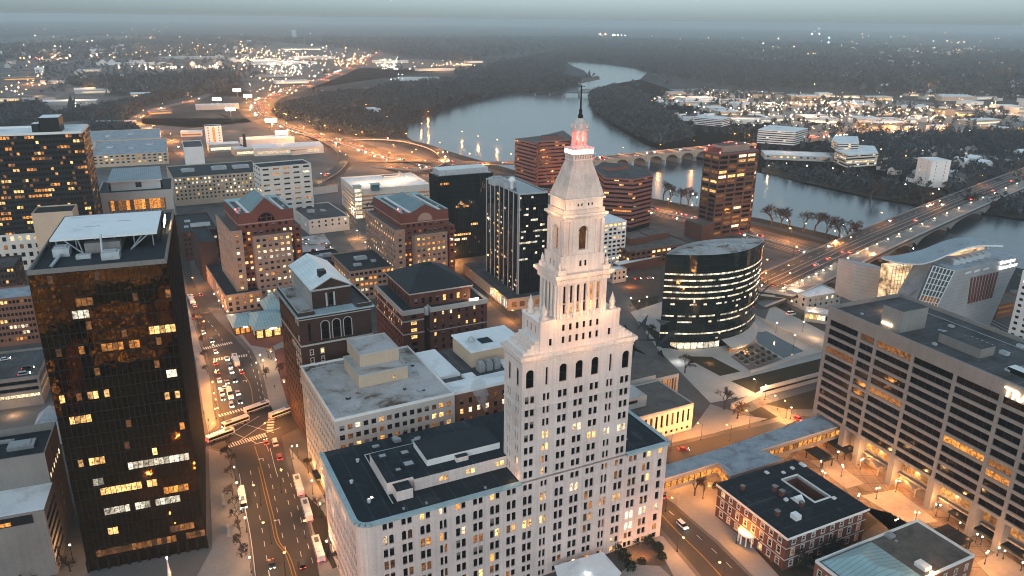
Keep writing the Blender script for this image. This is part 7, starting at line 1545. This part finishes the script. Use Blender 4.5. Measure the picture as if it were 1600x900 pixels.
lamps([(560,372),(575,392),(540,355),(548,338),(590,410),(515,352)],7,'arm','lampw','in the lane by the parking garage','lamps in the garage lane',7000*K)
# highways and bridges
def along(S,T,n,of,h,mt,where,grp,pw,t0=0,t1=1):
    P=[]
    for k in range(n):
        f=(t0+(t1-t0)*(k+.5)/n)*(len(S)-1); i=min(len(S)-2,int(f)); p=S[i].lerp(S[i+1],f-i)+T[i]*of; P.append((p,atan2(-T[i].y*of,-T[i].x*of)))
    P.sort(key=lambda q:q[0].length)
    for j,(p,rz) in enumerate(P): lamp(p,h,'arm',mt,'lit %s street lamp %s, %s'%('white' if mt=='lampb' else 'sodium',where,rank(j)),grp,pw,rz=rz)
along(S91,T91,26,22,13,'lampbo','on the outer edge of the riverfront highway','highway lamps',58000*K,0,.55); along(S91,T91,20,-20,13,'lampbo','on the inner edge of the riverfront highway','highway lamps',58000*K,.05,.55)
along(S91,T91,12,16,11,'lampbo','on the riverside stretch of highway','riverside highway lamps',26000*K,.55,.95)
along(SCV,TCV,9,10,10,'lampbo','on the curving parkway','parkway lamps',60000*K,.1); along(SLP,TLP,6,7.5,9,'lampbo','on the loop ramp','ramp lamps',20000*K); along(SRA,TRA,4,6.5,9,'lampw','on the exit ramp','ramp lamps',16000*K); along(SBA,TBA,6,10,9,'lampbo','on the road to the stone bridge','bridge road lamps',16000*K)
along(SFB,TFB,12,15.5,10,'lampbo','on the far side of the highway bridge','highway bridge lamps',6500*K,.15); along(SFB,TFB,6,0,9,'lampbo','on the median of the highway bridge','highway bridge lamps',4000*K,.2)
along(SFB,TFB,40,-16,2.2,'lampb','of the promenade along the highway bridge','promenade lamps',0,.3)
for k in range(10):
    f=.3+.65*k/10; i=int(f*(len(SFB)-1)); p=SFB[i]+TFB[i]*-18; light((p.x,p.y,p.z+2.5),700*K,'w')
P91=[A+u*(Ln*f)+v*22+Vector((0,0,Hd)) for f in(.1,.35,.6,.85)]
for j,p in enumerate(P91): lamp(p,9,'arm','lampo','lit sodium street lamp on the stone arch bridge, '+rank(j),'stone bridge lamps',15000*K)
lamps([(1200,268),(1228,264),(1260,268),(1277,271),(1316,278),(1338,284),(1387,294),(1413,298),(1440,305),(1465,306),(1300,272)],7,'globe','lampb','along the far river bank','far bank lamps',2600*K)
lamps([(1048,308),(1082,312),(1088,318),(1229,355),(1258,360),(1316,362),(1400,398),(1425,400),(1390,404),(1374,408),(1352,416),(1340,424),(1322,430),(1330,418),(1306,436)],6,'globe','lampb','along the near river walk','river walk lamps',1200*K)
lamps([(692,168),(620,178),(585,176),(572,171),(556,173),(645,178),(668,182),(630,187),(604,190),(660,201),(668,206),(590,196),(565,198),(540,190),(512,174),(500,172),(475,170),(610,207),(720,215),(745,222),(775,228)],9,'arm','lampbo','in the riverside park beyond the highway','park lamps',14000*K)
# floods on the buildings
def wl(B,x,y,z,pw,c='w',r=.6): p=B.wp(x,y,z); light(p,pw,c,r)
for x,y in((60,-5),(70.4,-6),(81,-5),(59.5,14),(81.5,14)): wl(TW,x,y,104,800*K,'w')
for x,y in((63,-3.5),(77.8,-3.5),(60,4.5)): wl(TW,x,y,122.5,900*K,'w')
for x in(62,70.4,79): wl(TW,x,-4,91,800*K,'w')
for x in(54,70,87): wl(TW,x,-6,81,700*K,'w')
wl(TW,70.4,-1.5,142,420*K,'r'); wl(TW,74.5,5,142,300*K,'r'); wl(TW,66,4,142,260*K,'r'); wl(TW,70.4,-2.2,138.6,300*K,'w')
wl(TW,49,2,39.5,160*K,'w')
light(FLD,2600*K,'w'); light(BHF,900*K,'w'); p=TP.wp(TP.loc((1381,474),TP.h+2)[0]+3,TP.loc((1381,474),TP.h+2)[1]-2,TP.h+1.6); light(p,900*K,'w')
for x in(10,26,40): light(U(*((1400,1425,1455)[(10,26,40).index(x)],(440,440,430)[(10,26,40).index(x)]),18),1200*K,'w')
for i,e in enumerate((bx_ for bx_ in (20,45,70,95,118))): p=TP.wp(e,2.5,4); light(p,1200*K,'o')
for px in((1060,748),(1105,735),(1150,722),(1220,695),(1270,680)): p=U(*px,4.2); light(p,2600*K,'o')
light(U(1060,560,2.5),700*K,'c'); light(U(1110,563,2),500*K,'w'); light(U(1165,545,3),1600*K,'w')
for px in((500,750),(478,700),(488,725)): light(U(*px,4),1500*K,'o')
light(U(985,862,2.5),700*K,'w'); light(U(1005,866,1.5),500*K,'o'); light(U(918,895,5.5),120*K,'c')
light(U(30,390,6),3000*K,'w'); light(U(20,640,3),1500*K,'w'); light(U(1275,520,4),1200*K,'w'); light(U(40,470,3),600*K,'o')
light(U(215,330,14),2500*K,'o'); light(U(540,320,8),1500*K,'w'); light(U(870,400,6),1500*K,'o'); light(U(940,390,4),2600*K,'o'); light(U(985,440,4),2600*K,'o'); light(U(1000,400,5),1800*K,'o')
# light that fills the streets south of the frame, seen mirrored in the black glass
for px in((300,980),(360,1060),(430,1040),(250,1100),(330,1180),(420,1200),(200,1000)): light(U(*px,7),3000*K,'o')
# ================================================================== the far city
def fbox(name,label,cat,p,w,d,h,rz,wall,roof,grp,lit=None):
    c=U(*p); e=empty(name,(c.x,c.y,0),rz,label=label,cat=cat,group=grp); q=MB(); q.box(-w/2,w/2,-d/2,d/2,0,h-.4,wall); q.build('wall',e); q=MB(); q.box(-w/2-.3,w/2+.3,-d/2-.3,d/2+.3,h-.4,h,wall,top=roof,bottom=True); q.build('roof',e)
    if lit: q=MB(); q.box(-w*.45,w*.45,-d/2-.05,-d/2-.01,h*.25,h*.6,M[lit]); q.build('window',e)
    return e
R=random.Random(77); GZ=radians(27)
spec=[(223,142,290,70,9,'long pale warehouse with a bright front beside the parkway'),(270,125,330,40,9,'long white lit shed beyond the warehouse'),(170,122,90,40,8,'small white shed by the rail yard'),(110,163,100,40,8,'low pale depot with lamps by the rail yard'),(210,101,250,40,8,'row of white lit stores, farther left'),(300,92,260,50,9,'white flat warehouse with grey roof in the meadows'),(470,78,210,60,10,'wide white warehouse near the head of the highway'),(440,100,260,60,10,'lit white superstore left of the highway'),(490,92,180,50,10,'second lit store left of the highway bend'),(400,96,180,50,9,'pale shed among the lit lots'),(610,98,140,50,10,'white depot right of the highway'),(690,110,190,36,9,'long white lit sheds by the pond'),(740,98,70,40,9,'small pale works at the wooded point'),(425,120,110,36,9,'grey warehouse on the inner side of the bend'),(455,130,90,36,8,'dark shed on the inner side of the bend'),(340,170,80,30,9,'small pale works by the parkway'),(450,238,90,40,10,'pale industrial building before the highway'),(418,224,70,30,9,'grey works before the highway ramps'),(350,235,40,22,10,'lit pale annexe by the narrow hotel'),(820-215,178,70,40,12,'glass-roofed boathouse in the riverside park')]
for x,y,w,d,h,l in spec: fbox('warehouse',l,'warehouse',(x,y),w,d,h,GZ+R.uniform(-.1,.1),M[R.choice(('white','conclt','cream'))],M['roofwht' if R.random()<.7 else 'roofgry2'],None,'pale' if R.random()<.5 else None)
LB=random.Random(5)
for i,(x,y,w_,d_,h_) in enumerate([(300,212,30,20,7),(395,240,50,24,9),(410,222,30,18,6),(250,178,40,18,6),(180,196,60,26,7),(215,205,40,20,6),(150,210,50,20,7),(60,160,60,30,8),(20,158,70,30,8),(85,130,60,24,8),(140,112,70,26,8),(30,125,80,30,8),(250,150,120,40,8),(470,240,30,14,6),(505,300,26,16,8),(730,262,24,14,6),(590,190,30,16,8),(625,176,26,14,6),(560,180,40,14,5)]):
    fbox('low_building','small %s low building among the lots before the curving highways'%LB.choice(('pale','grey','white-roofed')),'low building',(x,y),w_,d_,h_,GZ+LB.uniform(-.3,.3),M[LB.choice(('conclt','beige','cream','brickor'))],M[LB.choice(('roofwht','roofgry','roofblue','roofgry2'))],'low buildings before the highways',LB.choice((None,'warm','pale','amber')))
for (px,py,pw,c) in[(440,232,3e4,'o'),(470,225,2e4,'o'),(400,215,2e4,'w'),(360,205,1.6e4,'w'),(310,200,1e4,'w'),(280,212,1e4,'w'),(520,300,4e3,'o'),(640,245,2.5e4,'o'),(600,235,2e4,'o'),(160,190,2e4,'o'),(210,192,1.6e4,'o'),(60,150,3e4,'w'),(700,258,8e3,'o'),(760,268,8e3,'o')]: p=U(px,py); light((p.x,p.y,14),pw*K,c,1)
for i in range(58):
    t=R.random(); x=1010+R.random()*640; y=150+R.random()**1.3*(40+ (x-1010)*.03); w=R.uniform(25,110)*(1.2 if y<165 else .8); d=R.uniform(20,50)
    fbox('warehouse','pale flat-roofed warehouse among the lit lots across the river','warehouse',(x,y),w,d,R.uniform(6,11),R.uniform(-.2,.5),M[R.choice(('white','conclt','beige'))],M[R.choice(('roofwht','roofwht','roofgry2'))],'warehouses across the river',R.choice((None,'pale','warm','cool')))
HM=[]
for i,(wl_,rf_) in enumerate((('white','roofgry2'),('cream','roofblk2'),('conclt','rooftan'),('white','roofwht'))):
    q=MB(); q.box(-6,6,-4.5,4.5,0,5.5,M[wl_]); q.poly([(-6,-4.5,5.5),(-6,4.5,5.5),(-6,0,8.6)][::-1],M[wl_]); q.poly([(6,-4.5,5.5),(6,4.5,5.5),(6,0,8.6)],M[wl_]); r_=M[rf_]
    q.poly([(-6.4,-5,5.4),(6.4,-5,5.4),(6.4,0,8.7),(-6.4,0,8.7)],r_); q.poly([(6.4,5,5.4),(-6.4,5,5.4),(-6.4,0,8.7),(6.4,0,8.7)],r_); q.box(-2,-.5,-4.55,-4.5,1.5,3,M['warm']); HM.append(q.mesh('suburban_house'))
def houses(poly,n,seed,label,grp,s=1.0):
    for (x,y) in samp(poly,n,True,seed):
        o=bpy.data.objects.new('suburban_house',HM[R.randrange(4)]); COL.objects.link(o); o.location=(x,y,0); o.rotation_euler=(0,0,GZ+R.choice((0,pi/2))+R.uniform(-.2,.2)); k=s*R.uniform(.8,1.4); o.scale=(k,k,k); tag(o,label,'house',grp)
houses([(1330,75),(1620,80),(1620,200),(1480,165),(1320,140)],150,5,'pale little house among the bare suburban trees at the right','houses in the right-hand suburb',1.6)
houses([(-20,85),(150,75),(400,66),(390,110),(60,140)],70,6,'pale little house or shed in the left-hand meadows','houses in the left-hand meadows',1.8)
houses([(985,148),(1090,150),(1110,195),(1050,188)],26,7,'small house behind the woods on the right bank','houses behind the woods')
houses([(1320,240),(1600,225),(1600,300),(1420,285)],40,8,'small house near the far end of the highway bridge','houses by the bridge end')
# named offices on the far bank
band_bld('striped_white_office','white office slab with dark window bands on the far bank right of the brown tower','office building',[(1185,203),(1243,206.5),(1262,201),(1203,196)],24,6,M['white'],M['gdk'],.45,M['roofwht'],.08,101,('amber','pale'),maxn=20,z0=5)
band_bld('striped_white_office','smaller white banded office left of the brown tower on the far bank','office building',[(1085,183),(1128,187),(1141,184),(1098,179)],17,4,M['white'],M['gdk'],.45,M['roofwht'],.12,102,('amber','pale'),maxn=20,z0=5,pen=[(1108,181,16,10,5,.5)],penm=M['white'])
for z_,pp in((18,[(1305,235),(1325,243),(1372,240),(1366,229),(1312,226)]),(26,[(1300,219),(1310,225),(1342,224),(1340,214),(1304,213)])): band_bld('terraced_office','terraced pale office with lit bands on the far bank, %s tier'%('lower' if z_<20 else 'upper'),'office building',pp,z_,4 if z_<20 else 3,M['cream'],M['gdk'],.5,M['roofwht'],.4,103,('warm','pale'),maxn=20,z0=3 if z_<20 else 17)
block('low_white_roofs','long low white-roofed garage below the striped office on the far bank','garage',(1195,242),(1290,262),(1200,234),z=6,hd=100,wall='conclt',roof='roofwht',nF=12,nR=4,ww=3,wh=2,fl=4,pl=.5,seed=104,d=40)
block('white_cube_tower','plain white apartment cube on the far bank at the right','apartment tower',(1457,252),(1494,256),(1461,250),z=30,hd=80,wall='white',roof='roofwht',nF=2,nR=2,ww=.8,pl=.02,seed=105,d=24)
block('white_cube_annex','low white annexe beside the plain white cube','low building',(1439,250),(1456,252),(1441,246),z=10,hd=80,wall='cream',roof='roofwht',nF=4,nR=2,pl=.1,seed=106,d=15)
along(SFH,TFH,14,17,12,'lampbo','on the far bank highway','far bank highway lamps',30000*K)
for i,(px,py,hh,lab) in enumerate([(425,197,20,'bright white billboard on a tall post beside the highway bend'),(441,216,18,'bright double billboard nearest the ramps'),(361,176,18,'glowing white billboard among the trees left of the highway'),(340,159,18,'glowing white billboard by the parkway'),(371,144,18,'farthest white billboard between parkway and highway'),(388,152,16,'small lit billboard on the inner verge of the highway')]):
    c=U(px,py+7); e=empty('billboard',(c.x,c.y,0),radians(10),label=lab,cat='billboard'); q=MB(); q.tube((0,0,0),(0,0,hh-7),.6,.6,M['steel'],6); q.build('post',e); q=MB(); q.box(-9,9,-.5,.5,hh-7,hh,M['blackmetal'],bottom=True); q.build('frame',e); q=MB(); q.box(-8.5,8.5,-.6,-.51,hh-6.5,hh-.5,M['lampw']); q.build('lit_panel',e)
c=U(384,240); e=empty('brick_chimney',(c.x,c.y,0),0,label='tall brown brick chimney standing behind the long tan block',cat='chimney'); q=MB(); q.lathe(0,0,[(2.6,0),(1.8,24),(2.1,24.5),(2.1,25.5)],M['brickdk'],10); q.build('stack',e)
for xx,yy in((.25,.5),(.55,.4),(.8,.6)): p=GAR.wp(GAR.w*xx,GAR.d*yy,GAR.h+7); light(p,9000*K,'w',1)
# roofs south of the frame that the black glass mirrors
for (x,y,w_,d_,h_,l) in((-70,30,34,30,34,'pinkstone'),(-20,0,36,30,26,'brickor'),(-120,70,26,30,30,'brick'),(-100,-50,40,34,48,'beige'),(-40,-90,44,34,60,'cream'),(-160,10,34,34,40,'conc')):
    e=empty('street_block',(x,y,0),GZ,label={'pinkstone':'pink block across the avenue, mirrored in the black glass','brickor':'orange brick block down the avenue, mirrored in the glass','brick':'red brick block on the corner, mirrored in the glass','beige':'beige office block down the avenue, mirrored in the black glass','cream':'cream tower south of the view, mirrored in the black glass','conc':'concrete block west of the avenue, mirrored in the glass'}[l],cat='office building'); q=MB(); q.box(-w_/2,w_/2,-d_/2,d_/2,0,h_,M[l],top=M['roofgry2']); q.build('wall',e); q=MB()
    for i in range(int(w_/4)):
        for j in range(int(h_/4)):
            if R.random()<.75: q.box(-w_/2+1+i*4,-w_/2+3+i*4,d_/2+.02,d_/2+.05,1.5+j*4,3.5+j*4,M['warm']); q.box(w_/2+.02,w_/2+.05,-d_/2+1+(i*4)%(d_-3),-d_/2+3+(i*4)%(d_-3),1.5+j*4,3.5+j*4,M['amber'])
    tag(q.build('window',e),kind='stuff')
# far lamps: a sea of them, one object
FL_=MB()
M['farw']=emis('far_white_light',(1,.74,.46),16); M['faro']=emis('far_orange_light',(1,.42,.13),14); M['farc']=emis('far_cool_light',(.85,.95,1),14); M['farr']=emis('far_red_light',(1,.08,.05),10)
def fl(px,py,s=1.0,m='farw'):
    if py<36: return
    c=U(px,py,7); D=(c-CAM).length; r=D*s*.62/1200
    r=min(r,14); z=max(c.z,r+1)
    p=[(c.x+r,c.y,z),(c.x,c.y+r,z),(c.x-r,c.y,z),(c.x,c.y-r,z),(c.x,c.y,z+r),(c.x,c.y,z-r)]
    for a,b,d in((0,1,4),(1,2,4),(2,3,4),(3,0,4),(1,0,5),(2,1,5),(3,2,5),(0,3,5)): FL_.poly([p[a],p[b],p[d]],M[m])
def cl(cx,cy,sx,sy,n,w='wwo',s=1.0,seed=0):
    r=random.Random(seed+cx*7+cy)
    for i in range(int(n*(.75 if cx<900 or cy<130 else .5))): fl(cx+r.gauss(0,sx),cy+r.gauss(0,sy),s*r.choice((.4,.5,.6,.75,.9,1.35)),{'w':'farw','o':'faro','c':'farc','r':'farr'}[r.choice(w)])
for a in[(75,90,22,2,45,'wwor'),(45,130,22,6,30,'oow'),(62,105,5,8,16,'oow'),(20,145,20,3,14,'wo'),(225,82,30,2.5,60,'wwo'),(240,105,24,1.5,50,'wwwc'),(330,104,30,2,60,'www'),(280,130,25,1.5,28,'ww'),(165,87,14,1.5,16,'owr'),(238,57,8,1.5,10,'o'),(300,70,40,8,60,'wwo'),(380,80,6,12,36,'oow'),(350,53,15,1,5,'o'),(450,105,22,8,150,'wwwc'),(420,92,25,8,90,'wwoo'),(500,88,40,5,110,'wwoo'),(540,98,15,3,50,'oow'),(610,100,12,5,70,'wwc'),(600,93,6,1,8,'w'),(690,99,30,3,24,'wwo'),(720,101,22,1,24,'oow'),(755,105,10,3,14,'w'),(420,125,18,4,20,'woo'),(440,140,25,3,24,'wo'),(200,75,90,10,60,'wwo'),(100,75,90,14,40,'wo'),(560,178,20,3,10,'oo'),(135,140,4,4,5,'o'),(115,163,10,2,6,'w'),(400,75,60,6,60,'wow'),(30,45,30,1,5,'o'),(210,50,30,2,5,'w'),
 (1060,62,5,1,8,'wo'),(960,55,14,.4,12,'c'),(950,54,8,.5,8,'wo'),(1395,42,18,.8,20,'ow'),(1480,41,16,1.2,28,'oow'),(1530,45,7,1.2,14,'o'),(1290,45,10,.5,5,'w'),(1270,84,5,1.5,10,'ow'),(1275,115,10,2,10,'cw'),(1225,72,10,2,5,'wo'),(1400,92,60,14,90,'wwco'),(1480,85,40,14,110,'wwoo'),(1560,100,30,14,70,'woo'),(1500,92,20,4,50,'ow'),(1565,122,22,2,34,'oow'),(1450,145,25,3,40,'oow'),(1400,110,50,14,60,'wco'),(1250,160,70,8,150,'wwoc'),(1130,150,50,5,60,'wwo'),(1330,170,60,9,190,'wwoc'),(1430,180,60,8,130,'wwoo'),(1530,170,40,8,90,'wwo'),(1180,175,50,7,80,'wwc'),(1100,165,30,6,34,'wo'),(1050,155,25,5,34,'wo'),(1380,200,60,6,50,'wwo'),(1260,190,60,5,50,'ww'),(1590,230,20,10,10,'ow'),(1420,240,30,12,16,'ow'),(1480,225,40,15,18,'wo'),(1300,60,150,12,60,'wco'),(1200,90,60,20,14,'w'),(700,45,200,5,8,'w')]: cl(*a)
FL_.build('distant_city_lights',label='countless small street and car park lights of the far suburbs',cat='city lights',kind='stuff')
# lit car parks: real lamps high over the lots
for (px,py,pw,c) in[(450,100,9e4,'w'),(480,92,1e5,'w'),(420,95,9e4,'w'),(430,112,7e4,'w'),(390,98,8e4,'w'),(610,102,8e4,'w'),(330,105,9e4,'w'),(300,104,8e4,'w'),(240,105,9e4,'w'),(225,83,1.4e5,'w'),(80,90,1.2e5,'o'),(560,97,9e4,'o'),(140,142,4e4,'o'),(115,163,2e4,'w'),(45,132,5e4,'o'),(380,85,9e4,'o'),(690,112,7e4,'w'),(720,101,8e4,'o'),(1250,160,7e4,'w'),(1290,165,7e4,'w'),(1330,172,6e4,'w'),(1380,178,6e4,'w'),(1430,185,5e4,'w'),(1210,165,5e4,'w'),(1180,175,5e4,'w'),(1130,150,6e4,'w'),(1100,160,4e4,'w'),(1060,158,4e4,'o'),(1480,180,5e4,'w'),(1530,170,6e4,'w'),(1580,178,6e4,'w'),(1450,145,7e4,'o'),(1260,190,4e4,'w'),(1340,200,3e4,'w'),(1400,200,3e4,'w'),(1500,90,1.5e5,'o'),(1565,122,9e4,'o'),(1420,95,1e5,'w'),(1150,190,3e4,'w'),(1230,240,1.2e4,'w'),(330,180,2e4,'w'),(400,225,1.2e4,'o'),(345,230,6e3,'w')]:
    p=U(px,py); light((p.x,p.y,22),pw*K*(2.2 if px<900 else 1.5),c,2)
# sky haze
q=MB(); q.box(-26000,26000,-3000,26000,-1,183,None or M['dark'],bottom=True); o=q.build('haze',kind='stuff',label='pale blue evening haze over the whole valley',cat='haze')
m=bpy.data.materials.new('haze'); m.use_nodes=True; nt=m.node_tree; nt.nodes.clear(); out=nt.nodes.new('ShaderNodeOutputMaterial'); pv=nt.nodes.new('ShaderNodeVolumePrincipled'); pv.inputs['Color'].default_value=(.90,.98,1.0,1); pv.inputs['Density'].default_value=HAZE; pv.inputs['Anisotropy'].default_value=.0; nt.links.new(pv.outputs[0],out.inputs['Volume']); o.data.materials[0]=m
# steam from a roof vent, a lit mast by the black tower
bm=bmesh.new(); R_s=random.Random(3); b0=U(760,640,44)
for i in range(9): bmesh.ops.create_icosphere(bm,subdivisions=2,radius=.8+i*.28,matrix=Matrix.Translation(b0+Vector((-i*.35+R_s.uniform(-.5,.5),R_s.uniform(-.5,.5),i*1.1))))
me=bpy.data.meshes.new('steam'); bm.to_mesh(me); bm.free(); o=bpy.data.objects.new('steam',me); COL.objects.link(o); tag(o,'thin white steam plume rising from a vent by the pale tower','steam',kind='stuff'); m=bpy.data.materials.new('steam'); m.use_nodes=True; nt=m.node_tree; nt.nodes.clear(); out=nt.nodes.new('ShaderNodeOutputMaterial'); pv=nt.nodes.new('ShaderNodeVolumePrincipled'); pv.inputs['Color'].default_value=(.95,.95,.95,1); pv.inputs['Density'].default_value=.16; nt.links.new(pv.outputs[0],out.inputs['Volume']); me.materials.append(m)
c=U(266,905); e=empty('lit_mast',(c.x,c.y,0),0,label='slim white lit mast on the pavement at the foot of the black tower',cat='mast'); q=MB(); q.lathe(0,0,[(.7,0),(.55,2.5),(.3,5),(.18,8)],M['white'],8); q.build('shaft',e); q=MB(); q.lathe(0,0,[(.22,8),(.26,8.5),(.05,9)],M['lampw'],8); q.build('lamp_head',e); light((c.x+1.5,c.y-1,3),160*K,'w')
for px,lab in(((349,783),'long dark bench on the pavement beside the black tower, farther one'),((357,832),'long dark bench on the pavement beside the black tower, nearer one')):
    c=U(*px); e=empty('bench',(c.x,c.y,.22),ST,label=lab,cat='bench'); q=MB(); q.box(-4,4,-.5,.5,.35,.5,M['steel'],bottom=True); q.build('seat',e)
    for x in(-3.4,0,3.4): q=MB(); q.box(x-.2,x+.2,-.45,.45,0,.35,M['concdk']); q.build('leg',e)
# people
def person(p,rz,label,stride=.25):
    me=bpy.data.meshes.new('person'); V=[(0,0,.95),(0,0,1.15),(0,0,1.38),(0,0,1.5),(0,0,1.62),(0,0,1.74),(0,.1,.9),(stride,.1,.5),(stride*.8,.1,.05),(stride*.8+.14,.1,.04),(0,-.1,.9),(-stride*.4,-.1,.5),(-stride*1.2,-.1,.06),(-stride*1.2+.14,-.1,.04),(0,.2,1.4),(-.08,.25,1.12),(.06,.25,.88),(0,-.2,1.4),(.1,-.25,1.12),(.2,-.22,.9)]
    E_=[(0,1),(1,2),(2,3),(3,4),(4,5),(0,6),(6,7),(7,8),(8,9),(0,10),(10,11),(11,12),(12,13),(2,14),(14,15),(15,16),(2,17),(17,18),(18,19)]
    me.from_pydata(V,E_,[]); o=bpy.data.objects.new('person',me); COL.objects.link(o); sm=o.modifiers.new('skin','SKIN'); o.modifiers.new('sub','SUBSURF').render_levels=1
    rad=[.15,.15,.17,.07,.1,.09,.1,.075,.055,.045,.1,.075,.055,.045,.07,.05,.04,.07,.05,.04]
    for i,r_ in enumerate(rad): me.skin_vertices[0].data[i].radius=(r_,r_)
    me.skin_vertices[0].data[0].use_root=True; me.materials.append(M['cloth']); c=U(*p); o.location=(c.x,c.y,.24); o.rotation_euler=(0,0,rz); tag(o,label,'person'); return o
person((429,607),1.9,'person in a dark coat walking on the path across the brick square'); person((319,648),.3,'person standing in dark clothes at the left kerb by the bus stop'); person((326,660),2,'person in dark coat waiting near the junction corner'); person((534,888),1,'person in dark coat on the pavement by the pale tower block'); person((1096,845),2.4,'person walking on the pavement of the side street by the clubhouse')
# ================================================================== camera, sky, render
cam=bpy.data.cameras.new('camera'); co=bpy.data.objects.new('camera',cam); COL.objects.link(co); SC.camera=co
co.matrix_world=Matrix.Translation(CAM)@RM.to_4x4(); cam.lens=27; cam.sensor_width=36; cam.clip_start=1; cam.clip_end=90000
w=bpy.data.worlds.new('World'); SC.world=w; w.use_nodes=True; N=w.node_tree.nodes; L=w.node_tree.links
sky=N.new('ShaderNodeTexSky'); sky.sky_type='NISHITA'; sky.sun_disc=False; sky.sun_elevation=radians(SUN_EL); sky.sun_rotation=radians(SUN_ROT); sky.altitude=100; sky.air_density=1.3; sky.dust_density=1.0; sky.ozone_density=1.5
hs=N.new('ShaderNodeHueSaturation'); hs.inputs['Saturation'].default_value=.22; L.new(sky.outputs[0],hs.inputs['Color'])
tn=N.new('ShaderNodeMix'); tn.data_type='RGBA'; tn.blend_type='MULTIPLY'; tn.inputs['Factor'].default_value=1; tn.inputs['B'].default_value=(*SKY_TINT,1); L.new(hs.outputs[0],tn.inputs['A'])
# overcast: the cloud deck is brighter overhead than at the horizon
tc=N.new('ShaderNodeTexCoord'); sp=N.new('ShaderNodeSeparateXYZ'); L.new(tc.outputs['Generated'],sp.inputs[0]); mr=N.new('ShaderNodeMapRange'); mr.inputs['To Min'].default_value=SKY_HOR; mr.inputs['To Max'].default_value=1.2; L.new(sp.outputs['Z'],mr.inputs['Value'])
t2=N.new('ShaderNodeMix'); t2.data_type='RGBA'; t2.blend_type='MULTIPLY'; t2.inputs['Factor'].default_value=1; L.new(tn.outputs['Result'],t2.inputs['A']); L.new(mr.outputs[0],t2.inputs['B']); L.new(t2.outputs['Result'],N['Background'].inputs['Color'])
N['Background'].inputs['Strength'].default_value=SKY_STR
sl=bpy.data.lights.new('sun','SUN'); sl.energy=SUN_STR; sl.angle=radians(50); sl.color=(1,.90,.86); so=bpy.data.objects.new('sun',sl); COL.objects.link(so)
so.rotation_euler=Vector((sin(radians(SUN_ROT))*cos(radians(SUN_EL)),cos(radians(SUN_ROT))*cos(radians(SUN_EL)),sin(radians(SUN_EL)))).to_track_quat('Z','Y').to_euler()
SC.render.engine='CYCLES'; c=SC.cycles; c.use_denoising=True; c.max_bounces=5; c.diffuse_bounces=2; c.glossy_bounces=3; c.transmission_bounces=2; c.volume_bounces=0; c.transparent_max_bounces=4; c.sample_clamp_indirect=3; c.sample_clamp_direct=0; c.use_light_tree=True; c.filter_width=1.05; c.caustics_reflective=False; c.caustics_refractive=False
try: c.denoiser='OPENIMAGEDENOISE'; c.denoising_input_passes='RGB_ALBEDO_NORMAL'; c.denoising_prefilter='ACCURATE'
except Exception: pass
vs=SC.view_settings; vs.view_transform='Standard'; vs.look='None'; vs.exposure=EXPO; vs.gamma=1; vs.use_curve_mapping=False
